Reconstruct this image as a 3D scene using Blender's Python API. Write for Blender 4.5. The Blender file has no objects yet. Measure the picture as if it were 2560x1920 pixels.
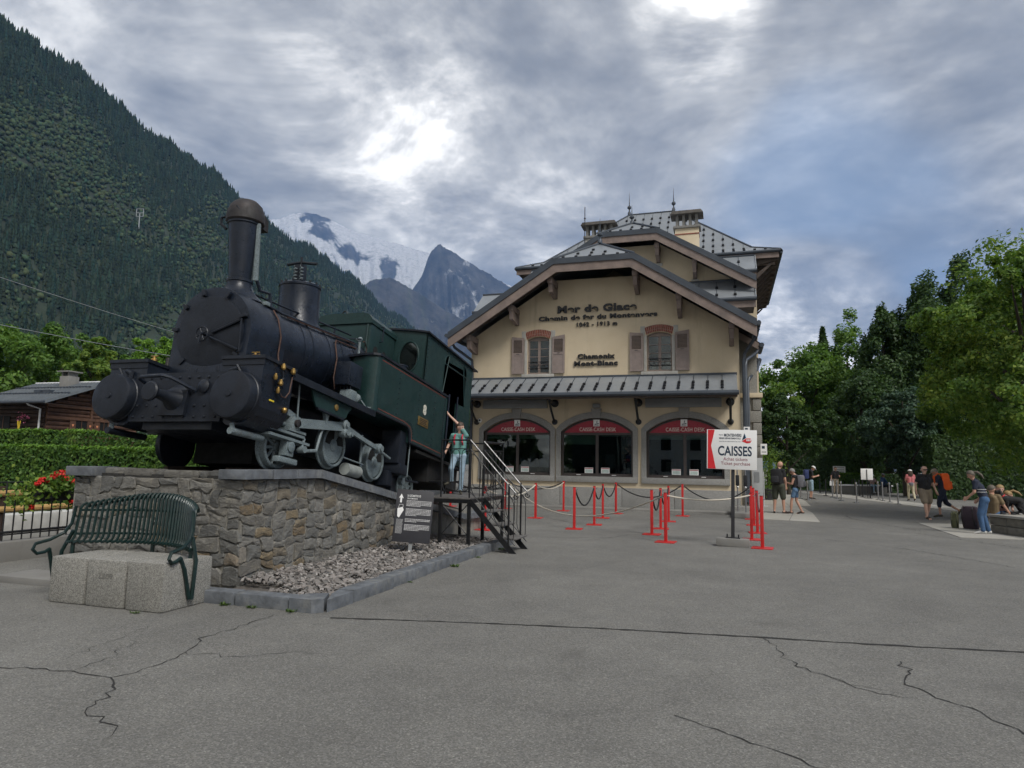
import bpy, bmesh, math, random
import numpy as np
from mathutils import Vector, Matrix, geometry
random.seed(7); RNG = np.random.default_rng(11)
R = math.radians
SC = bpy.context.scene
COL = SC.collection
# ---------------------------------------------------------------- camera
YAW, PITCH, ROLL, EYE = R(17.4), R(6.74), R(1.0), 1.57
f0 = Vector((-math.sin(YAW), math.cos(YAW), 0)); r0 = Vector((math.cos(YAW), math.sin(YAW), 0)); u0 = Vector((0, 0, 1))
fw = f0*math.cos(PITCH) + u0*math.sin(PITCH); u1 = u0*math.cos(PITCH) - f0*math.sin(PITCH)
rt = r0*math.cos(ROLL) + u1*math.sin(ROLL); up = u1*math.cos(ROLL) - r0*math.sin(ROLL)
cd = bpy.data.cameras.new('camera'); cam = bpy.data.objects.new('camera', cd); COL.objects.link(cam)
cd.sensor_width = 36; cd.lens = 36*1700/2560; cd.clip_start = .1; cd.clip_end = 60000
cam.matrix_world = Matrix(((rt.x, up.x, -fw.x, 0), (rt.y, up.y, -fw.y, 0), (rt.z, up.z, -fw.z, EYE), (0, 0, 0, 1)))
SC.camera = cam
# ---------------------------------------------------------------- world, sun, exposure
SUN_DIR = Vector((.50, -.42, .76)).normalized()          # towards the light, high behind cloud
el = math.asin(SUN_DIR.z); az = math.atan2(SUN_DIR.x, SUN_DIR.y)
W = bpy.data.worlds.new('World'); SC.world = W; W.use_nodes = True
nt = W.node_tree; nt.nodes.clear(); L = nt.links.new
def wn(t, **k):
    n = nt.nodes.new(t)
    for a, b in k.items(): setattr(n, a, b)
    return n
def wmath(op, a, b=None, c=None, clamp=False):
    n = wn('ShaderNodeMath', operation=op); n.use_clamp = clamp
    for i, v in enumerate((a, b, c)):
        if v is None: continue
        if isinstance(v, (int, float)): n.inputs[i].default_value = v
        else: L(v, n.inputs[i])
    return n.outputs[0]
def wmix(fac, a, b):
    n = wn('ShaderNodeMix', data_type='RGBA')
    if isinstance(fac, (int, float)): n.inputs[0].default_value = fac
    else: L(fac, n.inputs[0])
    for i, v in ((6, a), (7, b)):
        if isinstance(v, tuple): n.inputs[i].default_value = (*v, 1)
        else: L(v, n.inputs[i])
    return n.outputs[2]
def wnoise(vec, scale, detail, rough, dist=0, w=None):
    n = wn('ShaderNodeTexNoise', noise_dimensions='3D'); L(vec, n.inputs['Vector'])
    n.inputs['Scale'].default_value = scale; n.inputs['Detail'].default_value = detail
    n.inputs['Roughness'].default_value = rough; n.inputs['Distortion'].default_value = dist
    return n.outputs[0]
def wrange(v, a, b, c=0., d=1.):
    n = wn('ShaderNodeMapRange', interpolation_type='SMOOTHSTEP'); L(v, n.inputs[0])
    for i, x in enumerate((a, b, c, d)): n.inputs[i+1].default_value = x
    return n.outputs[0]
sky = wn('ShaderNodeTexSky', sky_type='NISHITA'); sky.sun_disc = False
sky.sun_elevation = el; sky.sun_rotation = az; sky.altitude = 1040; sky.air_density = 1.2; sky.dust_density = 1.5
skyc = wn('ShaderNodeMix', data_type='RGBA', blend_type='MULTIPLY'); skyc.inputs[0].default_value = 1
L(sky.outputs[0], skyc.inputs[6]); skyc.inputs[7].default_value = (.075, .078, .085, 1)
tc = wn('ShaderNodeTexCoord'); sep = wn('ShaderNodeSeparateXYZ'); L(tc.outputs['Generated'], sep.inputs[0])
den = wmath('ADD', wmath('MAXIMUM', sep.outputs[2], 0.0), .22)
cmb = wn('ShaderNodeCombineXYZ'); L(wmath('DIVIDE', sep.outputs[0], den), cmb.inputs[0]); L(wmath('DIVIDE', sep.outputs[1], den), cmb.inputs[1])
P0 = cmb.outputs[0]
big = wnoise(P0, .95, 2, .5, .3); mid = wnoise(P0, 2.1, 8, .65, .45); fine = wnoise(P0, 7.5, 3, .6, 0)
def lobe(px, py, w):                                     # softly brighter where the cloud thins towards the light
    d = (fw + rt*((px-1280)/1700) - up*((py-960)/1700)).normalized()
    n = wn('ShaderNodeVectorMath', operation='DOT_PRODUCT'); L(tc.outputs['Generated'], n.inputs[0]); n.inputs[1].default_value = d
    return wrange(n.outputs['Value'], math.cos(R(w)), 1.0)
thin = wmath('ADD', wmath('ADD', wmath('MULTIPLY', lobe(960, 230, 11), .36), wmath('MULTIPLY', lobe(1740, 40, 6), .62)), wmath('MULTIPLY', lobe(1960, 880, 10), .62))
thin = wmath('ADD', thin, wmath('ADD', wmath('MULTIPLY', lobe(480, 420, 26), .10), wmath('MULTIPLY', lobe(1250, 650, 14), .24)))
v = wmath('ADD', wmath('MULTIPLY', big, .50), wmath('ADD', wmath('MULTIPLY', mid, .85), wmath('MULTIPLY', fine, .38)))
v = wmath('ADD', wmath('SUBTRACT', v, .862), wmath('MULTIPLY', thin, wmath('ADD', wmath('MULTIPLY', mid, 1.3), -.25)))
shade = wrange(v, -.20, .42)
ramp = wn('ShaderNodeValToRGB'); L(shade, ramp.inputs[0]); cr = ramp.color_ramp
cr.elements[0].position = 0; cr.elements[0].color = (.150, .150, .148, 1)
cr.elements[1].position = 1; cr.elements[1].color = (.98, .95, .89, 1)
for p, c in ((.28, (.25, .246, .236)), (.52, (.36, .352, .333)), (.78, (.57, .555, .52))):
    e = cr.elements.new(p); e.color = (*c, 1)
gapn = wnoise(P0, 1.05, 3, .5, .2)
gapl = wmath('ADD', wmath('MULTIPLY', lobe(2080, 640, 15), .30), wmath('MULTIPLY', lobe(2560, 300, 26), .10))
gap = wrange(wmath('SUBTRACT', wmath('ADD', gapn, gapl), wmath('MULTIPLY', lobe(1960, 900, 11), .45)), .66, .90, 0, .5)
blue = wmix(.6, skyc.outputs[2], (.19, .265, .37))
out = wmix(gap, ramp.outputs[0], blue)
bg = wn('ShaderNodeBackground'); L(out, bg.inputs[0]); bg.inputs[1].default_value = 1.0; W.cycles.sampling_method = "MANUAL"; W.cycles.sample_map_resolution = 256
wo = wn('ShaderNodeOutputWorld'); L(bg.outputs[0], wo.inputs[0])
sd = bpy.data.lights.new('sun', 'SUN'); sd.energy = 1.5; sd.angle = R(22); sd.color = (1, .965, .91)
so = bpy.data.objects.new('sun', sd); COL.objects.link(so); so.rotation_euler = SUN_DIR.to_track_quat('Z', 'Y').to_euler(); so.location = (0, 0, 60)
SC.view_settings.view_transform = 'Standard'; SC.view_settings.look = 'None'; SC.view_settings.exposure = 1.2; SC.view_settings.gamma = 1
SC.view_settings.use_curve_mapping = False
SC.cycles.use_denoising = True; SC.cycles.max_bounces = 6; SC.cycles.volume_bounces = 0; SC.cycles.transparent_max_bounces = 12
SC.cycles.use_adaptive_sampling = True; SC.cycles.adaptive_threshold = .02
# ---------------------------------------------------------------- materials
MATS = {}
def rgb(h): # sRGB hex -> linear
    h = h.lstrip('#'); v = [int(h[i:i+2], 16)/255 for i in (0, 2, 4)]
    return tuple(x/12.92 if x <= .04045 else ((x+.055)/1.055)**2.4 for x in v)
class NT:
    def __init__(s, name):
        s.m = bpy.data.materials.new(name); s.m.use_nodes = True; s.t = s.m.node_tree; s.b = s.t.nodes['Principled BSDF']; s.tc = s.n('ShaderNodeTexCoord'); s.co = s.tc.outputs['Object']
    def n(s, t, **k):
        x = s.t.nodes.new(t)
        for a, b in k.items(): setattr(x, a, b)
        return x
    def l(s, a, b): s.t.links.new(a, b)
    def put(s, sock, v):
        if isinstance(v, tuple): sock.default_value = (*v, 1) if len(v) == 3 and sock.type == 'RGBA' else v
        elif isinstance(v, (int, float)): sock.default_value = v
        else: s.l(v, sock)
    def noise(s, scale, detail=5, rough=.55, vec=None, dist=0, stretch=None):
        x = s.n('ShaderNodeTexNoise'); vec = vec or s.co
        if stretch:
            mp = s.n('ShaderNodeMapping'); s.l(vec, mp.inputs[0]); mp.inputs['Scale'].default_value = stretch; vec = mp.outputs[0]
        s.l(vec, x.inputs['Vector']); x.inputs['Scale'].default_value = scale; x.inputs['Detail'].default_value = detail; x.inputs['Roughness'].default_value = rough; x.inputs['Distortion'].default_value = dist
        return x.outputs[0]
    def vor(s, scale, feat='F1', out='Distance', vec=None, rand=1):
        x = s.n('ShaderNodeTexVoronoi', feature=feat); s.l(vec or s.co, x.inputs['Vector']); x.inputs['Scale'].default_value = scale; x.inputs['Randomness'].default_value = rand
        return x.outputs[out]
    def rng(s, v, a, b, c=0., d=1.):
        x = s.n('ShaderNodeMapRange'); s.l(v, x.inputs[0])
        for i, y in enumerate((a, b, c, d)): x.inputs[i+1].default_value = y
        return x.outputs[0]
    def mth(s, op, a, b=0.):
        x = s.n('ShaderNodeMath', operation=op); s.put(x.inputs[0], a); s.put(x.inputs[1], b); return x.outputs[0]
    def mix(s, f, a, b, bt='MIX'):
        x = s.n('ShaderNodeMix', data_type='RGBA', blend_type=bt); s.put(x.inputs[0], f); s.put(x.inputs[6], a); s.put(x.inputs[7], b); return x.outputs[2]
    def ramp(s, v, stops):
        x = s.n('ShaderNodeValToRGB'); s.l(v, x.inputs[0]); e = x.color_ramp.elements
        e[0].position, e[0].color = stops[0][0], (*stops[0][1], 1); e[1].position, e[1].color = stops[-1][0], (*stops[-1][1], 1)
        for p, c in stops[1:-1]: q = e.new(p); q.color = (*c, 1)
        return x.outputs[0]
    def bump(s, v, strength=.3, dist=.02):
        x = s.n('ShaderNodeBump'); x.inputs['Strength'].default_value = strength; x.inputs['Distance'].default_value = dist; s.l(v, x.inputs['Height']); s.l(x.outputs[0], s.b.inputs['Normal'])
    def set(s, col=None, rough=None, metal=None, spec=None):
        if col is not None: s.put(s.b.inputs['Base Color'], col)
        if rough is not None: s.put(s.b.inputs['Roughness'], rough)
        if metal is not None: s.b.inputs['Metallic'].default_value = metal
        if spec is not None: s.b.inputs['Specular IOR Level'].default_value = spec
        return s.m
def mul(c, k): return tuple(min(1, x*k) for x in c)
def M(name, col=None, rough=.6, metal=0, var=.18, scale=5, bump=0, bscale=40, spec=.5, dirt=None, rvar=.12):
    if name in MATS: return MATS[name]
    s = NT(name); n = s.noise(scale, 6, .6)
    c = s.mix(s.rng(n, .3, .7), mul(col, 1-var), mul(col, 1+var))
    if dirt:
        c = s.mix(s.rng(s.noise(scale*.37, 8, .7, dist=.4), .52, .72, 0, dirt[1]), c, dirt[0])
    s.set(c, s.rng(s.noise(scale*2.3, 5), .3, .7, max(.02, rough-rvar), min(1, rough+rvar)), metal, spec)
    if bump: s.bump(s.noise(bscale, 4, .6), bump, .01)
    MATS[name] = s.m; return s.m
def leafmat(name, c0, c1, c2, trans=.3, scale=.35):
    if name in MATS: return MATS[name]
    s = NT(name); g = s.n('ShaderNodeNewGeometry'); s.t.nodes.remove(s.b)
    k = s.mth('ADD', s.mth('MULTIPLY', g.outputs['Random Per Island'], .55), s.mth('MULTIPLY', s.rng(s.noise(scale, 4), .3, .7), .5))
    c = s.ramp(k, [(.05, c0), (.5, c1), (.98, c2)])
    d = s.n('ShaderNodeBsdfPrincipled'); s.l(c, d.inputs['Base Color']); d.inputs['Roughness'].default_value = .55; d.inputs['Specular IOR Level'].default_value = .35
    t = s.n('ShaderNodeBsdfTranslucent'); s.l(s.mix(1., c, (1., 1.0, .55), 'MULTIPLY'), t.inputs[0])
    m = s.n('ShaderNodeMixShader'); m.inputs[0].default_value = trans; s.l(d.outputs[0], m.inputs[1]); s.l(t.outputs[0], m.inputs[2])
    s.l(m.outputs[0], s.t.nodes['Material Output'].inputs[0]); MATS[name] = s.m; return s.m
# ---------------------------------------------------------------- mesh builder
class MB:
    def __init__(s): s.v = []; s.f = []; s.mi = []; s.cur = 0
    def add(s, vs, fs):
        o = len(s.v); s.v += [tuple(v) for v in vs]; s.f += [tuple(i+o for i in f) for f in fs]; s.mi += [s.cur]*len(fs); return s
    def box(s, a, b, m=None):
        x0, y0, z0 = a; x1, y1, z1 = b
        vs = [(x0,y0,z0),(x1,y0,z0),(x1,y1,z0),(x0,y1,z0),(x0,y0,z1),(x1,y0,z1),(x1,y1,z1),(x0,y1,z1)]
        if m is not None: vs = [m @ Vector(v) for v in vs]
        return s.add(vs, [(0,3,2,1),(4,5,6,7),(0,1,5,4),(1,2,6,5),(2,3,7,6),(3,0,4,7)])
    def bbox(s, a, b, r=.02, m=None):        # bevelled box
        bm = bmesh.new(); bmesh.ops.create_cube(bm, size=1)
        c = [(a[i]+b[i])/2 for i in range(3)]; d = [b[i]-a[i] for i in range(3)]
        for v in bm.verts: v.co = Vector([c[i]+v.co[i]*d[i] for i in range(3)])
        bmesh.ops.bevel(bm, geom=list(bm.edges), offset=r, segments=2, affect='EDGES', profile=.6)
        return s.bm(bm, m)
    def bm(s, bm, m=None):
        bm.verts.index_update(); vs = [(m @ v.co) if m is not None else v.co.copy() for v in bm.verts]
        s.add(vs, [[v.index for v in f.verts] for f in bm.faces]); bm.free(); return s
    def cyl(s, p0, p1, r0, r1=None, n=12, cap=True):
        r1 = r0 if r1 is None else r1; p0 = Vector(p0); p1 = Vector(p1); d = (p1-p0).normalized()
        a = d.orthogonal().normalized(); b = d.cross(a); vs = []
        for p, r in ((p0, r0), (p1, r1)):
            for i in range(n): t = 2*math.pi*i/n; vs.append(p+(a*math.cos(t)+b*math.sin(t))*r)
        fs = [(i, (i+1) % n, n+(i+1) % n, n+i) for i in range(n)]
        if cap: fs += [tuple(range(n-1, -1, -1)), tuple(range(n, 2*n))]
        return s.add(vs, fs)
    def tube(s, pts, r, n=8, closed=False):
        pts = [Vector(p) for p in pts]; m = len(pts); rs = r if isinstance(r, (list, tuple)) else [r]*m; vs = []
        prev = None
        for i, p in enumerate(pts):
            q0 = pts[i-1] if i > 0 else (pts[-1] if closed else p); q1 = pts[i+1] if i < m-1 else (pts[0] if closed else p)
            d = (q1-q0).normalized()
            if prev is None: a = d.orthogonal().normalized()
            else:
                a = prev - d*prev.dot(d); a = a.normalized() if a.length > 1e-6 else d.orthogonal().normalized()
            prev = a; b = d.cross(a)
            for k in range(n): t = 2*math.pi*k/n; vs.append(p+(a*math.cos(t)+b*math.sin(t))*rs[i])
        fs = []
        for i in range(m if closed else m-1):
            j = (i+1) % m
            for k in range(n): fs.append((i*n+k, i*n+(k+1) % n, j*n+(k+1) % n, j*n+k))
        if not closed: fs += [tuple(range(n-1, -1, -1)), tuple(range((m-1)*n, m*n))]
        return s.add(vs, fs)
    def lathe(s, c, prof, n=24, ax=(0,0,1), cap=True):   # prof [(r, h)]
        c = Vector(c); d = Vector(ax).normalized(); a = d.orthogonal().normalized(); b = d.cross(a); vs = []
        for r, h in prof:
            for i in range(n): t = 2*math.pi*i/n; vs.append(c+d*h+(a*math.cos(t)+b*math.sin(t))*r)
        m = len(prof); fs = [(j*n+i, j*n+(i+1) % n, (j+1)*n+(i+1) % n, (j+1)*n+i) for j in range(m-1) for i in range(n)]
        if cap: fs += [tuple(range(n-1, -1, -1)), tuple(range((m-1)*n, m*n))]
        return s.add(vs, fs)
    def prism(s, poly, f, w0, w1, holes=()):   # poly in 2D, f(u,v,w)->xyz
        loops = [list(poly)]+[list(h) for h in holes]; flat = [p for l in loops for p in l]
        if holes: tri = geometry.tessellate_polygon([[Vector((p[0], p[1], 0)) for p in l] for l in loops])
        else: tri = [tuple(range(len(poly)))]
        n = len(flat); vs = [f(p[0], p[1], w0) for p in flat]+[f(p[0], p[1], w1) for p in flat]
        fs = [tuple(t) for t in tri]+[tuple(i+n for i in reversed(t)) for t in tri]; o = 0
        for l in loops:
            k = len(l); fs += [(o+i, o+n+i, o+n+(i+1) % k, o+(i+1) % k) for i in range(k)]; o += k
        return s.add(vs, fs)
    def sphere(s, c, r, u=12, v=8, sc=(1,1,1)):
        c = Vector(c); vs = [c+Vector((0, 0, r*sc[2]))]
        for j in range(1, v):
            t = math.pi*j/v
            for i in range(u): p = 2*math.pi*i/u; vs.append(c+Vector((r*sc[0]*math.sin(t)*math.cos(p), r*sc[1]*math.sin(t)*math.sin(p), r*sc[2]*math.cos(t))))
        vs.append(c-Vector((0, 0, r*sc[2]))); e = len(vs)-1
        fs = [(0, 1+i, 1+(i+1) % u) for i in range(u)]
        for j in range(v-2): fs += [(1+j*u+i, 1+(j+1)*u+i, 1+(j+1)*u+(i+1) % u, 1+j*u+(i+1) % u) for i in range(u)]
        fs += [(e, 1+(v-2)*u+(i+1) % u, 1+(v-2)*u+i) for i in range(u)]
        return s.add(vs, fs)
    def mesh(s, name, mat, smooth=True, off=None):
        me = bpy.data.meshes.new(name); vs = s.v
        if off is not None: vs = [(v[0]-off[0], v[1]-off[1], v[2]-off[2]) for v in vs]
        me.from_pydata(vs, [], s.f)
        bm = bmesh.new(); bm.from_mesh(me); bmesh.ops.recalc_face_normals(bm, faces=bm.faces); bm.to_mesh(me); bm.free()
        for m in (mat if isinstance(mat, (list, tuple)) else [mat]): me.materials.append(m)
        if max(s.mi, default=0): me.polygons.foreach_set('material_index', s.mi)
        if smooth:
            me.polygons.foreach_set('use_smooth', [True]*len(me.polygons)); me.set_sharp_from_angle(angle=R(32))
        me.update(); return me
    def build(s, name, mat, parent=None, local=False, smooth=True, at=None):
        off = None
        if parent is not None and not local: off = parent['_o'] if '_o' in parent else (0, 0, 0)
        if at is not None: off = at
        o = bpy.data.objects.new(name, s.mesh(name, mat, smooth, off)); COL.objects.link(o)
        if parent is not None: o.parent = parent
        if at is not None: o.location = at
        if parent is not None: o['_o'] = tuple(off) if off is not None else (0., 0., 0.)
        return o
def tag(o, label, cat=None, group=None, kind=None):
    if label: o['label'] = label
    if cat: o['category'] = cat
    if group: o['group'] = group
    if kind: o['kind'] = kind
    return o
def thing(name, label, cat, loc=(0,0,0), rot=(0,0,0), group=None):
    o = bpy.data.objects.new(name, None); COL.objects.link(o); o.location = loc; o.rotation_euler = rot; o.empty_display_size = .2
    o['_o'] = tuple(loc); return tag(o, label, cat, group)
def link(name, mesh, parent=None, loc=(0,0,0), rot=(0,0,0), sc=(1,1,1)):
    o = bpy.data.objects.new(name, mesh); COL.objects.link(o); o.location = loc; o.rotation_euler = rot; o.scale = sc
    if parent is not None: o.parent = parent
    return o
def dup(root, loc, rotz=None, label=None, group=None):
    r = root.copy(); COL.objects.link(r); r.location = loc
    if rotz is not None: r.rotation_euler = (r.rotation_euler[0], r.rotation_euler[1], rotz)
    if label: r['label'] = label
    if group: r['group'] = group
    for ch in list(root.children):
        c = ch.copy(); COL.objects.link(c); c.parent = r
        for g in list(ch.children):
            d = g.copy(); COL.objects.link(d); d.parent = c
    return r
TMP = bpy.data.scenes.new('scratch')
def tmp_graph(o):
    TMP.collection.objects.link(o); vl = TMP.view_layers[0]; vl.update(); return vl.depsgraph
def text_mesh(name, body, size, extrude, mat, align='CENTER', bold=0., xs=1., spacing=1.):
    cu = bpy.data.curves.new(name, 'FONT'); cu.body = body; cu.size = size; cu.extrude = extrude; cu.align_x = align; cu.align_y = 'BOTTOM_BASELINE'; cu.offset = bold; cu.space_character = spacing; cu.resolution_u = 4
    o = bpy.data.objects.new(name, cu); dg = tmp_graph(o)
    me = bpy.data.meshes.new_from_object(o.evaluated_get(dg)); bpy.data.objects.remove(o); bpy.data.curves.remove(cu)
    me.transform(Matrix.Diagonal((xs, 1, 1, 1))); me.materials.clear(); me.materials.append(mat); me.name = name
    return me
def fit_text(me, width):
    xs = [v.co.x for v in me.vertices]; k = width/(max(xs)-min(xs)); me.transform(Matrix.Diagonal((k, 1, 1, 1))); return me
def nrng(a, b): return random.uniform(a, b)
PI = math.pi
def xz(y): return lambda u, v, w: (u, w, v)       # 2D (x,z) extruded along y
def lerp(a, b, t): return tuple(a[i]+(b[i]-a[i])*t for i in range(len(a)))
# ================================================================ GROUND
def mat_asphalt():
    s = NT('asphalt')
    big_ = s.rng(s.noise(.22, 6, .6, dist=.5), .35, .7); med = s.rng(s.noise(1.6, 7, .65), .3, .72)
    agg = s.vor(105, 'F1', 'Color'); sepc = s.n('ShaderNodeSeparateColor'); s.l(agg, sepc.inputs[0])
    agg2 = s.noise(150, 3, .75)
    c = s.ramp(sepc.outputs[0], [(0, (.066, .0645, .060)), (.35, (.127, .1245, .1165)), (.75, (.193, .189, .176)), (.93, (.25, .244, .227)), (1, (.36, .352, .33))])
    c = s.mix(.45, c, s.mix(agg2, (.094, .092, .086), (.236, .231, .216)))
    c = s.mix(1., c, s.mix(big_, (.86, .86, .86), (1.16, 1.16, 1.15)), 'MULTIPLY'); c = s.mix(1., c, s.mix(med, (.88, .88, .88), (1.10, 1.10, 1.09)), 'MULTIPLY')
    st = s.rng(s.noise(.55, 8, .72, dist=1.2), .57, .75, 0, .45); c = s.mix(st, c, (.085, .083, .077)); sp2 = s.rng(s.noise(3.3, 5, .6), .70, .74, 0, .6); c = s.mix(sp2, c, (.05, .05, .048))
    s.set(c, .88, 0, .3); s.bump(s.mth('ADD', s.mth('MULTIPLY', sepc.outputs[1], .6), agg2), .5, .006); return s.m
ASPH = mat_asphalt()
def grid_ground():
    mb = MB(); xs = [-6000, -1500, -300, -60, -12, 30, 80, 400, 2000, 6000]; ys = [-400, -60, -5, 10, 30, 60, 120, 400, 2000, 9000]
    for y in ys:
        for x in xs: mb.v.append((x, y, 0.))
    n = len(xs)
    for j in range(len(ys)-1):
        for i in range(n-1): mb.f.append((j*n+i, j*n+i+1, (j+1)*n+i+1, (j+1)*n+i)); mb.mi.append(0)
    return mb
ground = tag(grid_ground().build('ground', ASPH, smooth=False), 'worn grey asphalt of the station forecourt', kind='structure')
CRK = M('crack_dark', (.022, .021, .02), .95, var=.3, scale=9)
def crack(pts, w0=.012, jit=.05, name='crack'):
    P = [Vector((*p, .004)) for p in pts]; out = []
    for a, b in zip(P, P[1:]):
        n = max(2, int((b-a).length/.07)); d = (b-a); nn = Vector((-d.y, d.x, 0)).normalized()
        out += [a+d*(i/n)+nn*(random.gauss(0, jit*.5) if i else 0) for i in range(n)]
    out.append(P[-1]); mb = MB(); m = len(out)
    for i, p in enumerate(out):
        d = out[min(i+1, m-1)]-out[max(i-1, 0)]; nn = Vector((-d.y, d.x, 0)).normalized(); w = w0*nrng(.35, 1.2)*min(1, (m-i)/6)
        mb.v += [tuple(p+nn*w*.5), tuple(p-nn*w*.5)]
    for i in range(m-1): mb.f.append((2*i, 2*i+1, 2*i+3, 2*i+2)); mb.mi.append(0)
    o = mb.build(name, CRK, ground, smooth=False); return o
crack([(-3.83, 6.23), (-2.52, 6.54), (-1.17, 6.8), (.11, 6.98), (1.31, 7.12), (2.6, 7.32), (4.5, 7.6)], .046, .010, 'paving_joint')
crack([(-6.5, 3.8), (-5.18, 3.91), (-4.85, 4.01), (-4.23, 4.01), (-4.17, 4.33), (-4.23, 4.72), (-4.44, 5.19), (-4.43, 5.77), (-4.44, 6.21)], .012)
crack([(-4.23, 4.01), (-3.99, 3.83), (-3.92, 3.61), (-3.86, 3.5), (-3.59, 3.35), (-3.39, 3.27), (-3.35, 3.15)], .016)
crack([(.31, 6.96), (.44, 6.51), (.51, 6.11), (.75, 5.88), (1.01, 5.59), (1.29, 5.54)], .012)
crack([(.50, 6.15), (.8, 5.80), (1.2, 5.6)], .007)
crack([(1.36, 6.57), (1.31, 6.15), (1.24, 5.89), (1.36, 5.72), (1.55, 5.49), (1.7, 5.08), (2.2, 4.6)], .015)
crack([(-.34, 4.66), (-.15, 4.53), (.06, 4.41), (.3, 4.26), (.4, 4.15), (.8, 3.9)], .010)
crack([(-4.23, 4.72), (-3.73, 4.77), (-3.41, 5.06), (-2.9, 5.1)], .007); crack([(-4.6, 4.01), (-4.7, 4.5), (-5.0, 5.0)], .006)
crack([(-4.15, 14.58), (-3.18, 14.86), (-2.36, 15.48), (-2.14, 16.15), (-1.3, 16.4)], .02); crack([(-2.36, 15.48), (-2.9, 14.3)], .014)
crack([(2.12, 17.19), (3.43, 15.94), (4.08, 14.72), (4.66, 13.46)], .02); crack([(1.2, 20.2), (3.0, 20.8), (4.6, 20.0), (6.0, 17.0)], .025)
crack([(4.0, 26.6), (3.9, 24.8), (4.6, 22.0), (5.0, 20.5)], .03); crack([(3.0, 27.2), (3.6, 26.9), (4.3, 27.4)], .03)
crack([(-5.2, 5.3), (-5.05, 4.6), (-4.9, 4.05)], .005); crack([(2.0, 6.0), (2.6, 5.6), (3.2, 5.5)], .006)
# pale concrete slabs
def mat_conc(name, a, b):
    s = NT(name); n = s.rng(s.noise(.9, 7, .65, dist=.4), .3, .72); c = s.mix(n, a, b); c = s.mix(s.rng(s.noise(90, 3, .7), .55, .8, 0, .5), c, mul(b, .6))
    c = s.mix(s.rng(s.noise(2.4, 8, .75, dist=1), .58, .75, 0, .4), c, mul(a, .55)); s.set(c, .85, 0, .3); s.bump(s.noise(120, 3), .25, .004); return s.m
SLAB = mat_conc('pale_slab', (.29, .28, .25), (.38, .365, .33)); CONC = mat_conc('concrete', (.17, .165, .155), (.25, .245, .23))
pav = tag(bpy.data.objects.new('pavement', None), 'pale concrete slab paving beside the station', kind='structure'); COL.objects.link(pav); pav['_o'] = (0, 0, 0)
def slab(poly, z=.012, name='slab', mat=SLAB):
    return MB().prism(poly, lambda u, v, w: (u, v, w), -.05, z).build(name, mat, pav, smooth=False)
g_ = .012
for a in ([(1.1, 22.9), (1.83, 22.74), (2.35, 27.2), (1.25, 27.2)], [(1.84+g_, 22.74), (2.69, 22.57), (3.0, 27.2), (2.36+g_, 27.2)],
          [(1.25, 27.22), (2.35, 27.22), (2.6, 32.0), (1.5, 32.0)], [(2.36+g_, 27.22), (3.0, 27.22), (3.03, 32.0), (2.61+g_, 32.0)],
          [(1.5, 32.02), (2.6, 32.02), (2.7, 37), (1.6, 37)], [(2.62, 32.02), (3.5, 32.2), (3.78, 37), (2.72, 37)],
          [(1.6, 37.02), (3.78, 37.02), (3.9, 48), (1.7, 48)]): slab(a)
for a in ([(5.61, 23.88), (5.39, 19.21), (6.73, 19.3), (6.92, 24.03)], [(6.75, 19.3), (10.5, 19.6), (10.5, 24.3), (6.94, 24.03)]): slab(a)
for i in range(9):
    t0, t1 = i/9, (i+1)/9-.004; A, B = (3.9, 56.), (9.9, 27.0); C_, D_ = (5.4, 58.), (11.2, 28.2)
    slab([lerp(A, B, t0), lerp(A, B, t1), lerp(C_, D_, t1), lerp(C_, D_, t0)])
# far terrain ------------------------------------------------------------------
def px_dir(px, py):
    d = fw + rt*((px-1280)/1700) - up*((py-960)/1700); return d
def at_dist(px, py, r):
    d = px_dir(px, py); h = math.hypot(d.x, d.y); return Vector((d.x/h*r, d.y/h*r, EYE+d.z/h*r))
def vnoise(n, seed):   # smooth 1-d/2-d value noise on a lattice
    rg = np.random.default_rng(seed); return rg.random((n, n))
def fbm(x, y, seed, octv=5, lac=2.1, gain=.5):
    tot = np.zeros_like(x); amp = 1; fr = 1
    for o in range(octv):
        g = vnoise(64, seed+o); xi = np.floor(x*fr).astype(int); yi = np.floor(y*fr).astype(int); fx = x*fr-xi; fy = y*fr-yi
        fx = fx*fx*(3-2*fx); fy = fy*fy*(3-2*fy); a = g[xi % 64, yi % 64]; b = g[(xi+1) % 64, yi % 64]; c = g[xi % 64, (yi+1) % 64]; d = g[(xi+1) % 64, (yi+1) % 64]
        tot += amp*((a*(1-fx)+b*fx)*(1-fy)+(c*(1-fx)+d*fx)*fy-.5); amp *= gain; fr *= lac
    return tot
K = 1.1573
# crest of the wooded mountainside: bearing and height, distance growing to the right as it runs up the valley
crest = [(-1500, -900, 1150), (-700, -420, 1230), (-300, -180, 1300), (0, 52, 1400), (130, 140, 1500), (300, 275, 1640), (450, 385, 1800), (600, 500, 2020), (760, 620, 2350), (900, 715, 2800), (1000, 790, 3300), (1060, 850, 3600), (1200, 960, 4000), (1400, 1080, 4300)]
def interp(tab, x):
    for a, b in zip(tab, tab[1:]):
        if x <= b[0]: t = (x-a[0])/(b[0]-a[0]); return [a[i]+(b[i]-a[i])*t for i in range(len(a))]
    return list(tab[-1])
def crest_y(px): return 9*math.sin(px*.021)+6*math.sin(px*.053+1)+4*math.sin(px*.11+2)
def hill_pt(px, t):     # t 0 toe .. 1 crest
    _, cy, rc = interp(crest, px); c = at_dist(px, cy+crest_y(px), rc); rtoe = 520+.3*(rc-1150); ratio = rtoe/rc
    q = ratio+(1-ratio)*t; z = EYE*(1-t)+c.z*(t**1.08); return Vector((c.x*q, c.y*q, z-8*(1-t)))
NU, NV = 150, 60
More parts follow.
